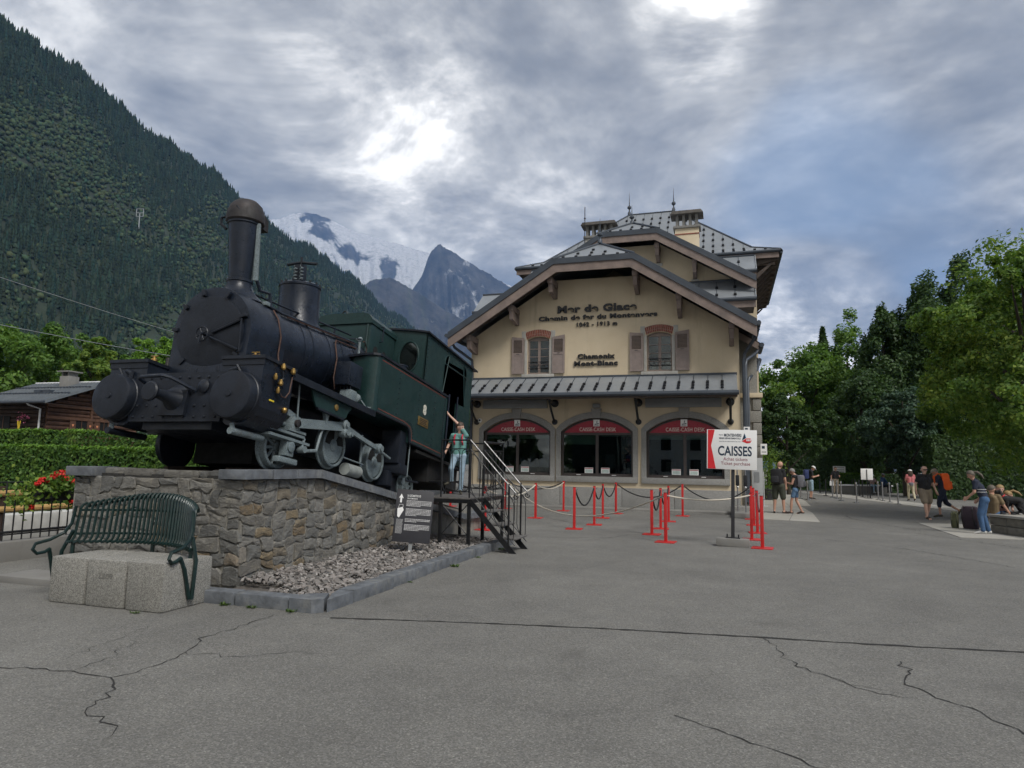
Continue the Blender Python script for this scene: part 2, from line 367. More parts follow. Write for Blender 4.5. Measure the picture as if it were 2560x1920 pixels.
us = np.linspace(-1400, 1400, NU); hp = np.array([[hill_pt(u, j/(NV-1)) for j in range(NV)] for u in us])
nz = fbm(np.repeat(np.arange(NU)[:, None], NV, 1)*.16, np.repeat(np.arange(NV)[None], NU, 0)*.16, 5, 4)
fade = np.sin(np.linspace(0, 1, NV)*math.pi)[None]**.7
hp[:, :, 2] += nz*60*fade; dirs = hp[:, :, :2]/np.linalg.norm(hp[:, :, :2], axis=2, keepdims=True); hp[:, :, :2] += dirs*(nz*90*fade)[..., None]
def grid_mesh(name, g, mat):
    a, b, _ = g.shape; me = bpy.data.meshes.new(name); idx = np.arange(a*b).reshape(a, b)
    fs = np.stack([idx[:-1, :-1], idx[1:, :-1], idx[1:, 1:], idx[:-1, 1:]], -1).reshape(-1, 4)
    me.from_pydata(g.reshape(-1, 3).tolist(), [], fs.tolist()); me.materials.append(mat); me.polygons.foreach_set('use_smooth', [True]*len(me.polygons)); me.update()
    o = bpy.data.objects.new(name, me); COL.objects.link(o); return o
SOIL = M('forest_floor', (.022, .034, .018), .95, var=.45, scale=.02)
hill = tag(grid_mesh('hillside', hp, SOIL), 'steep wooded mountainside on the left', kind='structure')
# back side of the ridge so it is not a paper sheet
bk = np.stack([hp[:, -1], hp[:, -1]*[1.25, 1.25, .75], hp[:, -1]*[1.5, 1.5, .0]], 1); tag(grid_mesh('hillside_back', bk, SOIL), 'far side of the wooded ridge', kind='structure')
# trees on the mountainside: merged into one wood ------------------------------
def tri_conifer(n=6, tiers=3):
    v = []; f = []
    for k in range(tiers):
        z0 = .08+.26*k; z1 = z0+.46 if k < tiers-1 else 1.0; r = .19*(1-.27*k); o = len(v)
        v += [(r*math.cos(2*PI*i/n+k)*(1 if i % 2 else .72), r*math.sin(2*PI*i/n+k)*(1 if i % 2 else .72), z0+(0 if i % 2 else .05)) for i in range(n)]+[(0, 0, z1)]
        f += [(o+i, o+(i+1) % n, o+n) for i in range(n)]
    return np.array(v), np.array(f)
def tri_bush(seed):
    bm = bmesh.new(); bmesh.ops.create_icosphere(bm, subdivisions=1, radius=1); rg = random.Random(seed)
    v = np.array([[c*(rg.uniform(.55, 1.4)) for c in x.co] for x in bm.verts])*[.30, .30, .42]+[0, 0, .5]; f = np.array([[q.index for q in x.verts] for x in bm.faces]); bm.free(); return v, f
def scatter(name, pts, hs, kinds, cols, temps, mat):
    V = []; F = []; C = []; off = 0
    for k, (tv, tf) in enumerate(temps):
        m = kinds == k
        if not m.any(): continue
        p = pts[m]; h = hs[m]; c = cols[m]; n = len(p); a = RNG.random(n)*6.28; ca, sa = np.cos(a), np.sin(a)
        wd = RNG.uniform(.85, 1.25, n)
        x = tv[None, :, 0]*ca[:, None]-tv[None, :, 1]*sa[:, None]; y = tv[None, :, 0]*sa[:, None]+tv[None, :, 1]*ca[:, None]
        q = np.stack([x*wd[:, None], y*wd[:, None], np.repeat(tv[None, :, 2], n, 0)], -1)*h[:, None, None]+p[:, None]
        V.append(q.reshape(-1, 3)); F.append((tf[None]+(np.arange(n)*len(tv))[:, None, None]+off).reshape(-1, 3)); C.append(np.repeat(c, len(tv), 0)); off += n*len(tv)
    V = np.concatenate(V); F = np.concatenate(F); C = np.concatenate(C)
    me = bpy.data.meshes.new(name); me.vertices.add(len(V)); me.vertices.foreach_set('co', V.ravel()); me.loops.add(F.size); me.loops.foreach_set('vertex_index', F.ravel()); me.polygons.add(len(F)); me.polygons.foreach_set('loop_start', np.arange(0, F.size, 3)); me.update(calc_edges=True)
    at = me.color_attributes.new('species', 'FLOAT_COLOR', 'POINT'); at.data.foreach_set('color', np.concatenate([C, np.ones((len(C), 1))], 1).ravel()); me.materials.append(mat)
    o = bpy.data.objects.new(name, me); COL.objects.link(o); return o
sf = NT('forest'); va = sf.n('ShaderNodeVertexColor', layer_name='species'); gm = sf.n('ShaderNodeNewGeometry')
cc = sf.mix(1., va.outputs[0], sf.mix(sf.rng(sf.noise(.12, 3), .3, .7), (.7, .7, .7), (1.3, 1.3, 1.3)), 'MULTIPLY'); FOREST = sf.set(cc, .9, 0, .1)
def hill_at(u, t):
    fu = (u+1400)/2800*(NU-1); fv = t*(NV-1); i = np.clip(fu.astype(int), 0, NU-2); j = np.clip(fv.astype(int), 0, NV-2); a = (fu-i)[:, None]; b = (fv-j)[:, None]
    return (hp[i, j]*(1-a)+hp[i+1, j]*a)*(1-b)+(hp[i, j+1]*(1-a)+hp[i+1, j+1]*a)*b
N = 40000
u = RNG.uniform(-420, 1250, N); t = RNG.random(N)**.92; n2 = 2400
u[:n2] = RNG.uniform(-300, 1250, n2); t[:n2] = RNG.uniform(.975, 1.0, n2)
pts = hill_at(u, t); dist = np.linalg.norm(pts[:, :2], axis=1)
band = fbm(u*.004+t*2.0, t*5-u*.002, 77, 4)+.28*np.exp(-((t-(.60-.00020*u))/.11)**2)-.08
decid = (band > .17+RNG.normal(0, .09, N)) & (t < .9)
gap_ = fbm(u*.011, t*7, 123, 4) > .9
keep = ~(gap_ & (t < .95)); 
hs = np.where(decid, RNG.uniform(10, 17, N), RNG.uniform(15, 27, N))*np.clip(.55+dist/2600, .7, 1.25)*.74
kinds = np.where(decid, 2+RNG.integers(0, 2, N), RNG.integers(0, 2, N))
base = np.where(decid[:, None], np.array([[.050, .074, .040]]), np.array([[.021, .036, .024]])); jit = RNG.uniform(.6, 1.35, (N, 1)); hue = RNG.normal(0, .12, N)
cols = base*jit*np.stack([1+hue, np.ones(N), 1-hue*.6], 1)
jit = None; pts, hs, kinds, cols = pts[keep], hs[keep]*RNG.choice([.6, .85, 1., 1.25], keep.sum(), p=[.2, .3, .35, .15]), kinds[keep], cols[keep]
temps = [tri_conifer(6, 3), tri_conifer(5, 4), tri_bush(1), tri_bush(2)]
wood = tag(scatter('forest', pts-np.array([0, 0, 1.5]), hs, kinds, cols, temps, FOREST), 'dense wood of dark conifers and paler broadleaf trees covering the mountainside', 'forest', kind='stuff')
# high mountains ---------------------------------------------------------------
def mat_rock():
    s = NT('alpine_rock'); at = s.n('ShaderNodeVertexColor', layer_name='cover'); sp = s.n('ShaderNodeSeparateColor'); s.l(at.outputs[0], sp.inputs[0])
    rock = s.mix(s.rng(s.noise(.006, 9, .68, stretch=(1, 1, .5)), .35, .68), (.030, .031, .033), (.115, .11, .105)); veg = s.mix(s.rng(s.noise(.01, 6), .35, .65), (.035, .06, .02), (.10, .12, .045))
    c = s.mix(sp.outputs[1], rock, veg); edge = s.mth('ADD', sp.outputs[0], s.mth('MULTIPLY', s.mth('SUBTRACT', s.noise(.0022, 9, .66, dist=.8), .5), 2.3))
    cre = s.rng(s.noise(.011, 8, .72, stretch=(1, 1, 2.6), dist=1.8), .46, .62, 0, .75); ice = s.mix(cre, (.68, .69, .70), (.34, .335, .335))
    c = s.mix(s.rng(edge, .36, .66), c, ice); s.set(c, .8, 0, .2); s.bump(s.noise(.012, 8, .7), 1., 40); return s.m
ROCK = mat_rock()
def massif(name, sky_line, r0_, depth, snow, veg, seed, rough, label, n=300, m=100):
    """terrain whose front foot stands at distance r0_ and whose crest, `depth` behind, runs at the listed bearings and heights"""
    px = np.linspace(sky_line[0][0], sky_line[-1][0], n); tt = np.linspace(0, 1, m); PXg = np.repeat(px[:, None], m, 1); T = np.repeat(tt[None], n, 0)
    cr_ = np.array([at_dist(p, interp(sky_line, p)[1], r0_+depth) for p in px]); D_ = np.stack([px-px[0], px*0], 1)
    rid = fbm(PXg*.012+T*1.2, T*3-PXg*.004, seed, 6, 2.1, .55); rd2 = 1-2*np.abs(fbm(PXg*.03+T*3, T*4-PXg*.012, seed+20, 6, 2.1, .55)); gul = np.abs(fbm(PXg*.02+T*1.2, T*.9+PXg*.002, seed+40, 5)); env = np.sin(np.clip(T*1.0, 0, 1)*PI)
    q = (r0_+depth*T)/(r0_+depth)+rough*(gul-.25)*env*.55+rough*(rd2-.6)*.10*env
    g = np.zeros((n, m, 3)); g[..., 0] = cr_[:, None, 0]*q; g[..., 1] = cr_[:, None, 1]*q
    jag = fbm(px*.09, px*0+.5, seed+60, 4)*.010+fbm(px*.35, px*0+.5, seed+70, 3)*.006
    g[..., 2] = np.maximum(-20, cr_[:, None, 2]*(T**1.15)*(1+jag[:, None]*T**4)+(rid*.9+(rd2-.55)*.42)*rough*cr_[:, None, 2]*env)
    sv, vv = np.vectorize(snow)(PXg+rid*60, T+rd2*.02, gul), np.vectorize(veg)(PXg, T, gul); cov = np.stack([sv+(rd2-.6)*-.25, vv, 0*T], -1)
    o = grid_mesh(name, g, ROCK); me = o.data; at = me.color_attributes.new('cover', 'FLOAT_COLOR', 'POINT')
    at.data.foreach_set('color', np.concatenate([np.clip(cov, 0, 1).reshape(-1, 3), np.ones((n*m, 1))], 1).ravel())
    b = np.stack([g[:, -1], g[:, -1]*[1.2, 1.2, .6], g[:, -1]*[1.4, 1.4, 0]], 1); ob = grid_mesh('mountain_back', b, ROCK); ob.parent = o
    at2 = ob.data.color_attributes.new('cover', 'FLOAT_COLOR', 'POINT'); ob['kind'] = 'structure'
    return tag(o, label, kind='structure')
def G1(x, c, w): return math.exp(-((x-c)/w)**2)
# glacier dome (left) with tongue; rock spire to the right
def snow1(p, t, g):
    lo = .70+.0006*max(0, 930-p)-.10*G1(p, 1030, 50)
    s = .5+(t-lo)*7
    s = min(s, 1.)-1.3*G1(p, 765, 42)*G1(t, 1., .035)-1.2*G1(p, 800, 26)*G1(t, .915, .035)-1.2*G1(p, 872, 34)*G1(t, .88, .05)-1.4*G1(p, 962, 34)*G1(t, .84, .06)
    return s+.35*(g-.2)
sky1 = [(300, 640), (560, 560), (640, 545), (690, 550), (735, 533), (775, 530), (815, 546), (880, 575), (960, 600), (1020, 618), (1080, 634), (1180, 668), (1330, 740), (1500, 850), (1700, 960), (2000, 1100)]
massif('glacier_mountain', sky1, 8200, 5200, snow1, lambda p, t, g: .9*(t < .45)-.2*g, 31, .13, 'glacier covered high mountain fading into cloud', n=420, m=130)
skyp = [(900, 900), (990, 790), (1030, 725), (1055, 690), (1072, 640), (1088, 616), (1100, 611), (1118, 622), (1150, 640), (1200, 672), (1260, 708), (1330, 760), (1450, 830), (1650, 980), (1800, 1100)]
massif('rocky_peak', skyp, 6900, 2600, lambda p, t, g: .25*G1(p, 1160, 60)*(t > .5), lambda p, t, g: .8*(t < .35)-.3*g, 41, .14, 'steep blue rock peak standing right of the glacier', n=260, m=110)
sky2 = [(700, 800), (850, 745), (930, 700), (975, 694), (1010, 712), (1060, 740), (1110, 775), (1160, 800), (1230, 850), (1320, 905), (1500, 1000), (1700, 1100)]
massif('rocky_ridge', sky2, 4800, 2200, lambda p, t, g: 0., lambda p, t, g: .75*(t < .72)+.3-1.6*g, 51, .10, 'nearer blue green rocky ridge below the glacier')
# haze ------------------------------------------------------------------------
hz = MB().box((-16000, -1500, -25), (14000, 20000, 5200)).build('haze', None, smooth=False); hz.data.materials.clear(); tag(hz, 'thin blue mountain haze', kind='stuff')
hm = bpy.data.materials.new('haze'); hm.use_nodes = True; ht = hm.node_tree; ht.nodes.clear(); ho = ht.nodes.new('ShaderNodeOutputMaterial'); hv = ht.nodes.new('ShaderNodeVolumePrincipled')
hv.inputs['Color'].default_value = (.24, .48, 1.0, 1); hv.inputs['Density'].default_value = 5.4e-5; hv.inputs['Anisotropy'].default_value = .0
ht.links.new(hv.outputs[0], ho.inputs['Volume']); hz.data.materials.append(hm)
# ================================================================ STATION BUILDING
def mat_stucco():
    s = NT('beige_stucco'); n = s.rng(s.noise(.8, 7, .65, dist=.3), .3, .7); c = s.mix(n, (.54, .45, .315), (.62, .53, .39))
    st = s.rng(s.noise(1.4, 6, .7, stretch=(1.6, 1.6, .16)), .56, .78, 0, .5); c = s.mix(st, c, (.27, .225, .155)); c = s.mix(s.rng(s.noise(.35, 7, .7, dist=.8), .55, .75, 0, .35), c, (.34, .30, .235))
    s.set(c, .9, 0, .2); s.bump(s.noise(55, 4, .7), .35, .01); return s.m
def mat_granite(name, a, b, sc=70):
    s = NT(name); sp = s.n('ShaderNodeSeparateColor'); s.l(s.vor(sc, 'F1', 'Color'), sp.inputs[0]); c = s.mix(sp.outputs[0], a, b); c = s.mix(s.rng(s.noise(sc*1.7, 2), .58, .7, 0, .8), c, mul(a, .35))
    c = s.mix(s.rng(s.noise(1.2, 6, .7), .45, .75, 0, .35), c, mul(a, .6)); s.set(c, .82, 0, .35); s.bump(s.mth('ADD', sp.outputs[1], s.noise(sc*.6, 4)), .35, .006); return s.m
STUC = mat_stucco(); GRAN = mat_granite('granite', (.20, .20, .19), (.36, .355, .34), 110); GRAN2 = mat_granite('rough_granite', (.15, .147, .132), (.36, .35, .32), 120)
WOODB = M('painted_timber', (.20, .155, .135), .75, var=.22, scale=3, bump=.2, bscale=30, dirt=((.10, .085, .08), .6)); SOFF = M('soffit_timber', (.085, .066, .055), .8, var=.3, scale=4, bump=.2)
SHUT = M('shutter_paint', (.235, .19, .172), .7, var=.14, scale=6); FRAMEW = M('window_frame_paint', (.22, .175, .155), .65, var=.12)
ZINC = M('zinc_sheet', (.26, .28, .30), .45, .35, var=.10, scale=1.2, dirt=((.22, .24, .26), .5)); ZDARK = M('dark_zinc', (.055, .066, .082), .5, .25, var=.2, scale=2)
IRON = M('black_iron', (.022, .023, .026), .5, .3, var=.3, scale=8, bump=.15, bscale=50); GUARD = M('snow_guard_iron', (.012, .013, .016), .6, .2)
BRICK = M('red_brick', (.235, .075, .048), .85, var=.4, scale=9, bump=.4, bscale=60); MORT = M('lime_mortar', (.40, .38, .34), .9, var=.15, scale=14, bump=.4)
LIME = M('dressed_limestone', (.38, .37, .34), .85, var=.15, scale=5, bump=.3); RED = M('cash_desk_red', (.30, .012, .030), .35, var=.06); WHITEP = M('sign_white', (.80, .80, .79), .45, var=.03, scale=2)
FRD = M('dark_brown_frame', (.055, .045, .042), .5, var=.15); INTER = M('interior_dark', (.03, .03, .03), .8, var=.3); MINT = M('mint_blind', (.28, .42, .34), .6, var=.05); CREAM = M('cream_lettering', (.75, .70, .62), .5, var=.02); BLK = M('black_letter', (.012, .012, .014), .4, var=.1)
REDT = M('print_red', (.50, .02, .03), .5, var=.03); NAVY = M('print_navy', (.012, .03, .06), .5, var=.03); GREYP = M('grey_paint', (.22, .23, .235), .55, var=.12, scale=2)
def mat_pane():
    s = NT('window_glass'); s.t.nodes.remove(s.b); fr = s.n('ShaderNodeFresnel'); fr.inputs[0].default_value = 1.52; g = s.n('ShaderNodeBsdfGlossy'); g.inputs['Roughness'].default_value = .015; g.inputs[0].default_value = (.9, .95, .95, 1)
    t = s.n('ShaderNodeBsdfTransparent'); t.inputs[0].default_value = (.55, .60, .58, 1); m = s.n('ShaderNodeMixShader'); s.l(s.rng(fr.outputs[0], 0, 1, .04, 1), m.inputs[0]); s.l(t.outputs[0], m.inputs[1]); s.l(g.outputs[0], m.inputs[2]); s.l(m.outputs[0], s.t.nodes['Material Output'].inputs[0]); return s.m
PANE = mat_pane()
B = thing('station_building', 'beige stucco mountain railway station with half hipped zinc roofs and red cash desk windows', 'building', (-4.62, 25.7, 0))
YW = 25.7; CXB = -4.62
def arc(cx, z0, hw, rise, n=14):   # from left to right over the top
    rad = (hw*hw+rise*rise)/(2*rise); cz = z0+rise-rad; a0 = math.asin(hw/rad); return [(cx+rad*math.sin(-a0+2*a0*i/n), cz+rad*math.cos(-a0+2*a0*i/n)) for i in range(n+1)]
ARC = [-7.82, -4.65, -1.40]; HW = 1.375
holes = []
for cx in ARC: holes.append([(cx-HW, 1.17)]+arc(cx, 2.87, HW, .52)+[(cx+HW, 1.17)])
WIN = [(-7.43, -6.54), (-2.74, -1.82)]
for a, b in WIN: holes.append([(a, 5.13)]+arc((a+b)/2, 6.52, (b-a)/2, .11, 8)+[(b, 5.13)])
gable = [(-9.8, 0), (.56, 0), (.56, 6.62), (-2.98, 8.86), (-6.26, 8.86), (-9.8, 6.62)]
MB().prism(gable, xz(0), YW, YW+.4, holes).build('front_wall', STUC, B, smooth=False)
MB().box((.16, YW+.4, 0), (.56, 33, 6.5)).build('side_wall', STUC, B, smooth=False); MB().box((-9.8, YW+.4, 0), (-9.4, 33, 6.5)).build('side_wall', STUC, B, smooth=False)
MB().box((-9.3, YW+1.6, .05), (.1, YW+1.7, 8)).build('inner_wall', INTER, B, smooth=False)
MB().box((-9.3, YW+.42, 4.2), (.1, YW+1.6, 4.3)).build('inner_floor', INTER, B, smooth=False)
# plinth, band, arch surrounds
x = -9.84
for w in (2.3, 1.5, 2.36, 1.9, 2.30):
    MB().bbox((x+.006, YW-.09, -.02), (x+w-.006, YW-.003, .77), .012).build('plinth_block', GRAN, B); x += w
tag(MB().box((-9.85, YW-1.05, -.05), (1.1, YW-.1, .06)).build('kerb_step', CONC, B, smooth=False), None)
for i, cx in enumerate(ARC):
    o1 = arc(cx, 2.87, HW, .52); rr = 1.19; o2 = arc(cx, 2.98, HW+.22, .64)
    lo = .97
    MB().prism([(cx-HW, lo), *o1, (cx+HW, lo), (cx+HW+.19, lo), (cx+HW+.19, 2.97), *o2[::-1][1:-1], (cx-HW-.19, 2.97), (cx-HW-.19, lo)], xz(0), YW-.05, YW+.12).build('arch_surround', GRAN, B, smooth=False)
    MB().prism([(cx-.14, 3.37), (cx+.14, 3.37), (cx+.2, 3.74), (cx-.2, 3.74)], xz(0), YW-.10, YW-.045).build('keystone', GRAN, B, smooth=False)
    MB().bbox((cx-HW-.185, YW-.085, .95), (cx+HW+.185, YW-.012, 1.17), .02).build('stone_apron', GRAN, B)
    w = MB().prism([(cx-HW+.01, 1.18)]+[(p[0], p[1]-.01) for p in o1]+[(cx+HW-.01, 1.18)], xz(0), YW+.13, YW+.2,
        [[(cx-HW+.08, 1.28), (cx-HW+.08, 2.74), (cx-.055, 2.74), (cx-.055, 1.28)], [(cx+.055, 1.28), (cx+.055, 2.74), (cx+HW-.08, 2.74), (cx+HW-.08, 1.28)]]).build('arched_window', FRD, B, smooth=False)
    MB().box((cx-HW+.02, YW-.03, 1.172), (cx+HW-.02, YW+.13, 1.215)).build('sill', FRD, w, smooth=False)
    l = [(p[0], p[1]-.06) for p in arc(cx, 2.87, HW-.07, .49)]
    lun = MB().prism([q for q in l if q[1] > 2.83]+[(cx+HW-.10, 2.83), (cx-HW+.10, 2.83)], xz(0), YW+.105, YW+.128).build('red_panel', RED, w, smooth=False)
    for s_ in (0, 1):
        a, b = (cx-HW+.08, cx-.055) if s_ == 0 else (cx+.055, cx+HW-.08)
        MB().box((a, YW+.155, 1.28), (b, YW+.162, 2.74)).build('pane', PANE, w, smooth=False)
        dz = .36 if (i == 1 and s_ == 0) else (.16 if i != 1 or s_ == 0 else .05)
        MB().box((a, YW+.215, 2.74-dz), (b, YW+.225, 2.74)).build('blind', MINT, w, smooth=False)
        c_ = (b-.26) if s_ == 0 else (a+.26)
        nn = MB().box((c_-.16, YW+.135, 1.29), (c_+.16, YW+.142, 1.5)).build('paper_notice', WHITEP, w, smooth=False)
        MB().box((c_-.15, YW+.131, 1.455), (c_+.15, YW+.134, 1.485)).build('notice_header', RED, w, smooth=False)
        MB().box((c_-.13, YW+.131, 1.31), (c_+.13, YW+.134, 1.43)).build('notice_text', M('notice_text', (.45, .55, .52), .6), w, smooth=False)
        MB().bbox((a+.05 if s_ == 0 else b-.19, YW+.17, 1.285), (a+.19 if s_ == 0 else b-.05, YW+.21, 1.5), .01).build('intercom', GREYP, w)
        MB().bbox(((a+b)/2-.10, YW+.02, 1.216), ((a+b)/2+.06, YW+.09, 1.236), .008).build('coin_tray', WHITEP, w)
    me = fit_text(text_mesh('lettering', 'CAISSE-CASH DESK', .20, .004, CREAM, spacing=1.05), 1.40); link('lettering', me, w, (cx+.02-B.location.x, YW+.102-25.7, 2.885), (R(90), 0, 0))
    lg = MB().box((cx-.02-.12, YW+.098, 3.07), (cx-.02+.12, YW+.104, 3.33)).build('logo_plate', WHITEP, w, smooth=False)
    mb = MB(); c0 = cx-.02; y_ = YW+.096
    mb.prism([(c0-.01, 3.22), (c0+.035, 3.31), (c0+.03, 3.2)], xz(0), y_, y_+.002); mb.prism([(c0-.09, 3.16), (c0+.08, 3.19), (c0+.10, 3.155), (c0-.06, 3.135)], xz(0), y_, y_+.002)
    for q in range(3): mb.box((c0-.09, y_, 3.088+q*.014), (c0+.09, y_+.002, 3.095+q*.014))
    mb.build('logo_print', NAVY, w, smooth=False)
    # things inside, seen dimly through the glass
    for q in range(5):
        xx = cx+nrng(-1.1, 1.1); hh = nrng(.3, .9)
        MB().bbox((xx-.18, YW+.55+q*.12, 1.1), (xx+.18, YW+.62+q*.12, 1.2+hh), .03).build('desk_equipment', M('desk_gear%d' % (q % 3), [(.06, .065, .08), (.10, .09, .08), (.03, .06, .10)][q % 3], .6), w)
# outdoor camera, roundel, light box
MB().lathe((-9.36, YW-.03, 3.3), [(.0, 0), (.085, 0), (.085, .03), (.05, .05), (0, .05)], 14, (0, -1, 0)).build('porthole_camera', [WHITEP], B); MB().lathe((-9.36, YW-.085, 3.3), [(0, 0), (.04, 0), (.04, .02), (0, .02)], 12, (0, -1, 0)).build('camera_lens', BLK, B)
MB().bbox((-4.78, YW-.16, 3.77), (-4.5, YW-.003, 3.92), .02).build('lamp_box', GREYP, B)
for a, b in ((-9.21, -6.58), (-2.8, -.08)): MB().bbox((a, YW-.14, 3.765), (b, YW-.004, 4.1), .01).build('lintel_panel', GREYP, B)
# first-floor windows, brick heads, shutters
def shutter(xh, side, wd=.50):
    sg = -1 if side == 'L' else 1; x0, x1 = sorted((xh, xh+sg*wd)); cx = (x0+x1)/2; tl, tr = (6.60, 6.66) if sg < 0 else (6.66, 6.60)
    if sg < 0: tl, tr = 6.64, 6.58
    else: tl, tr = 6.58, 6.66
    o = MB().prism([(x0, 5.14), (x1, 5.14), (x1, tr), (x0, tl)], xz(0), YW-.075, YW-.03, [[(x0+.07, 5.98), (x0+.07, min(tl, tr)-.08), (x1-.07, min(tl, tr)-.08), (x1-.07, 5.98)], [(x0+.07, 5.22), (x0+.07, 5.88), (x1-.07, 5.88), (x1-.07, 5.22)]]).build('shutter', SHUT, B, smooth=False)
    MB().box((x0+.07, YW-.062, 5.22), (x1-.07, YW-.045, 5.88)).build('lower_panel', SHUT, o, smooth=False)
    n = 10; zt = min(tl, tr)-.09
    for k in range(n):
        z = 5.99+(zt-5.99)*(k+.5)/n; m = Matrix.Translation((cx, YW-.052, z)) @ Matrix.Rotation(R(-38), 4, 'X')
        MB().box((-wd/2+.07, -.026, -.004), (wd/2-.07, .026, .004), m).build('slat', SHUT, o, smooth=False)
    MB().box((cx-.06, YW-.085, 5.93), (cx+.06, YW-.076, 5.945)).build('latch', IRON, o, smooth=False)
for a, b in WIN:
    cx = (a+b)/2; fr = MB().prism([(a+.005, 5.135)]+[(p[0], p[1]-.005) for p in arc(cx, 6.515, (b-a)/2-.006, .105, 8)]+[(b-.005, 5.135)], xz(0), YW+.12, YW+.17,
        [[(a+.07+k*(b-a-.02)/2, 5.2), (a+.07+k*(b-a-.02)/2, 6.47), (a+.07+k*(b-a-.02)/2+(b-a)/2-.11, 6.47), (a+.07+k*(b-a-.02)/2+(b-a)/2-.11, 5.2)] for k in (0, 1)]).build('casement_window', FRAMEW, B, smooth=False)
    for k in (0, 1):
        x0 = a+.07+k*(b-a-.02)/2; x1 = x0+(b-a)/2-.11
        for q in range(4):
            z0 = 5.2+q*1.27/4; MB().box((x0, YW+.14, z0), (x1, YW+.146, z0+1.27/4)).build('pane', PANE, fr, smooth=False)
        for q in range(1, 4): z0 = 5.2+q*1.27/4; MB().box((x0, YW+.115, z0-.011), (x1, YW+.16, z0+.011)).build('glazing_bar', FRAMEW, fr, smooth=False)
    gr = MB().tube([(a+.02, YW+.05, 5.62), (b-.02, YW+.05, 5.62)], .012, 6).tube([(a+.02, YW+.05, 5.36), (b-.02, YW+.05, 5.36)], .012, 6)
    for k in range(4):
        c = a+.16+k*(b-a-.32)/3; gr.tube([(c+.09*math.cos(t*PI/5), YW+.05, 5.49+.10*math.sin(t*PI/5)) for t in range(10)], .007, 5, True)
    gr.build('balcony_grille', IRON, fr)
    out = arc(cx, 6.80, .55, .12, 15); inn = arc(cx, 6.53, (b-a)/2+.02, .115, 15)
    for k in range(15):
        for lv in range(2):
            p0, p1, q0, q1 = inn[k], inn[k+1], out[k], out[k+1]; t0, t1 = (0, .36) if lv == 0 else (.36, 1)
            poly = [lerp(lerp(p0, q0, t0), lerp(p1, q1, t0), .10), lerp(lerp(p0, q0, t0), lerp(p1, q1, t0), .90), lerp(lerp(p0, q0, t1-.04), lerp(p1, q1, t1-.04), .90), lerp(lerp(p0, q0, t1-.04), lerp(p1, q1, t1-.04), .10)]
            MB().prism(poly, xz(0), YW-.022, YW-.001).build('brick', BRICK, B, smooth=False)
    MB().prism(inn+out[::-1], xz(0), YW-.012, YW-.0005).build('brick_mortar', MORT, B, smooth=False)
    for x0, x1, z0, z1 in ((a-.12, a-.005, 5.14, 6.50), (b+.005, b+.12, 5.14, 6.50), (a-.24, a-.07, 6.52, 6.86), (b+.07, b+.24, 6.52, 6.86)): MB().bbox((x0, YW-.024, z0), (x1, YW-.002, z1), .006).build('stone_jamb', LIME, B)
    MB().bbox((a-.22, YW-.07, 5.0), (b+.22, YW-.003, 5.125), .012).build('stone_sill', LIME, B)
    shutter(a-.135, 'L'); shutter(b+.135, 'R')
# lettering on the gable
def gable_text(t, size, z, x0, x1, bold, col=BLK):
    me = text_mesh('lettering', t, size, .02, col, bold=bold, spacing=1.12); fit_text(me, x1-x0); link('lettering', me, B, ((x0+x1)/2-B.location.x, -.035, z), (R(90), 0, 0))
gable_text('Mer de Glace', .37, 7.54, -6.22, -3.12, .020); gable_text('Chemin de fer du Montenvers', .235, 7.245, -6.97, -2.34, .012); gable_text('1042 - 1913 m', .225, 6.955, -5.45, -3.87, .007)
gable_text('Chamonix', .25, 5.685, -5.41, -3.96, .012); gable_text('Mont-Blanc', .25, 5.41, -5.53, -3.84, .012)
# ---------------- roofs
def sheet_roof(poly, name, thick=.07, mat=ZINC, parent=B):
    P = [Vector(p) for p in poly]; n = (P[1]-P[0]).cross(P[2]-P[0]).normalized(); n = n if n.z > 0 else -n; m = len(P)
    return MB().add([*P, *[p-n*thick for p in P]], [tuple(range(m)), tuple(range(2*m-1, m-1, -1))]+[(i, m+i, m+(i+1) % m, (i+1) % m) for i in range(m)]).build(name, mat, parent, smooth=False)
GM = MB().box((-.05, -.028, 0), (.05, .028, .055)).box((-.05, -.10, 0), (.05, -.045, .05)).mesh('snow_guard', GUARD, smooth=False)
def guard(parent, p, n, right, sc=1.):
    n = Vector(n).normalized(); x = Vector(right).normalized(); y = n.cross(x); m = Matrix((x, y, n)).transposed().to_4x4(); o = bpy.data.objects.new('snow_guard', GM); COL.objects.link(o); o.parent = parent
    o.matrix_local = Matrix.Translation(Vector(p)-Vector(parent['_o'])) @ m @ Matrix.Scale(sc, 4)
def rake(prof, y, d0, d1, yt, name, mat):     # board following a roof profile, perpendicular depth d0..d1
    def offs(pr, d):
        out = []
        for i, p in enumerate(pr):
            a = Vector(pr[i])-Vector(pr[i-1]) if i else Vector(pr[1])-Vector(pr[0]); b = Vector(pr[i+1])-Vector(pr[i]) if i < len(pr)-1 else a
            na = Vector((-a.y, a.x)).normalized(); nb = Vector((-b.y, b.x)).normalized(); q = (na+nb); q = q/(q.length_squared/2) if q.length > 1e-6 else na
            if i in (0, len(pr)-1): q = Vector((0, 1/abs(na.y)))
            out.append(tuple(Vector(p)-(q if q.y > 0 else -q)*d))
        return out
    A, C = offs(prof, d0), offs(prof, d1)
    for i in range(len(prof)-1):
        MB().prism([A[i], A[i+1], C[i+1], C[i]], xz(0), y, y+yt).build(name, mat, B, smooth=False)
prof1 = [(-10.37, 6.68), (-6.15, 9.36), (-3.06, 9.36), (1.14, 6.68)]
ap1 = (-4.6, 26.1, 10.36); yb = 30.6
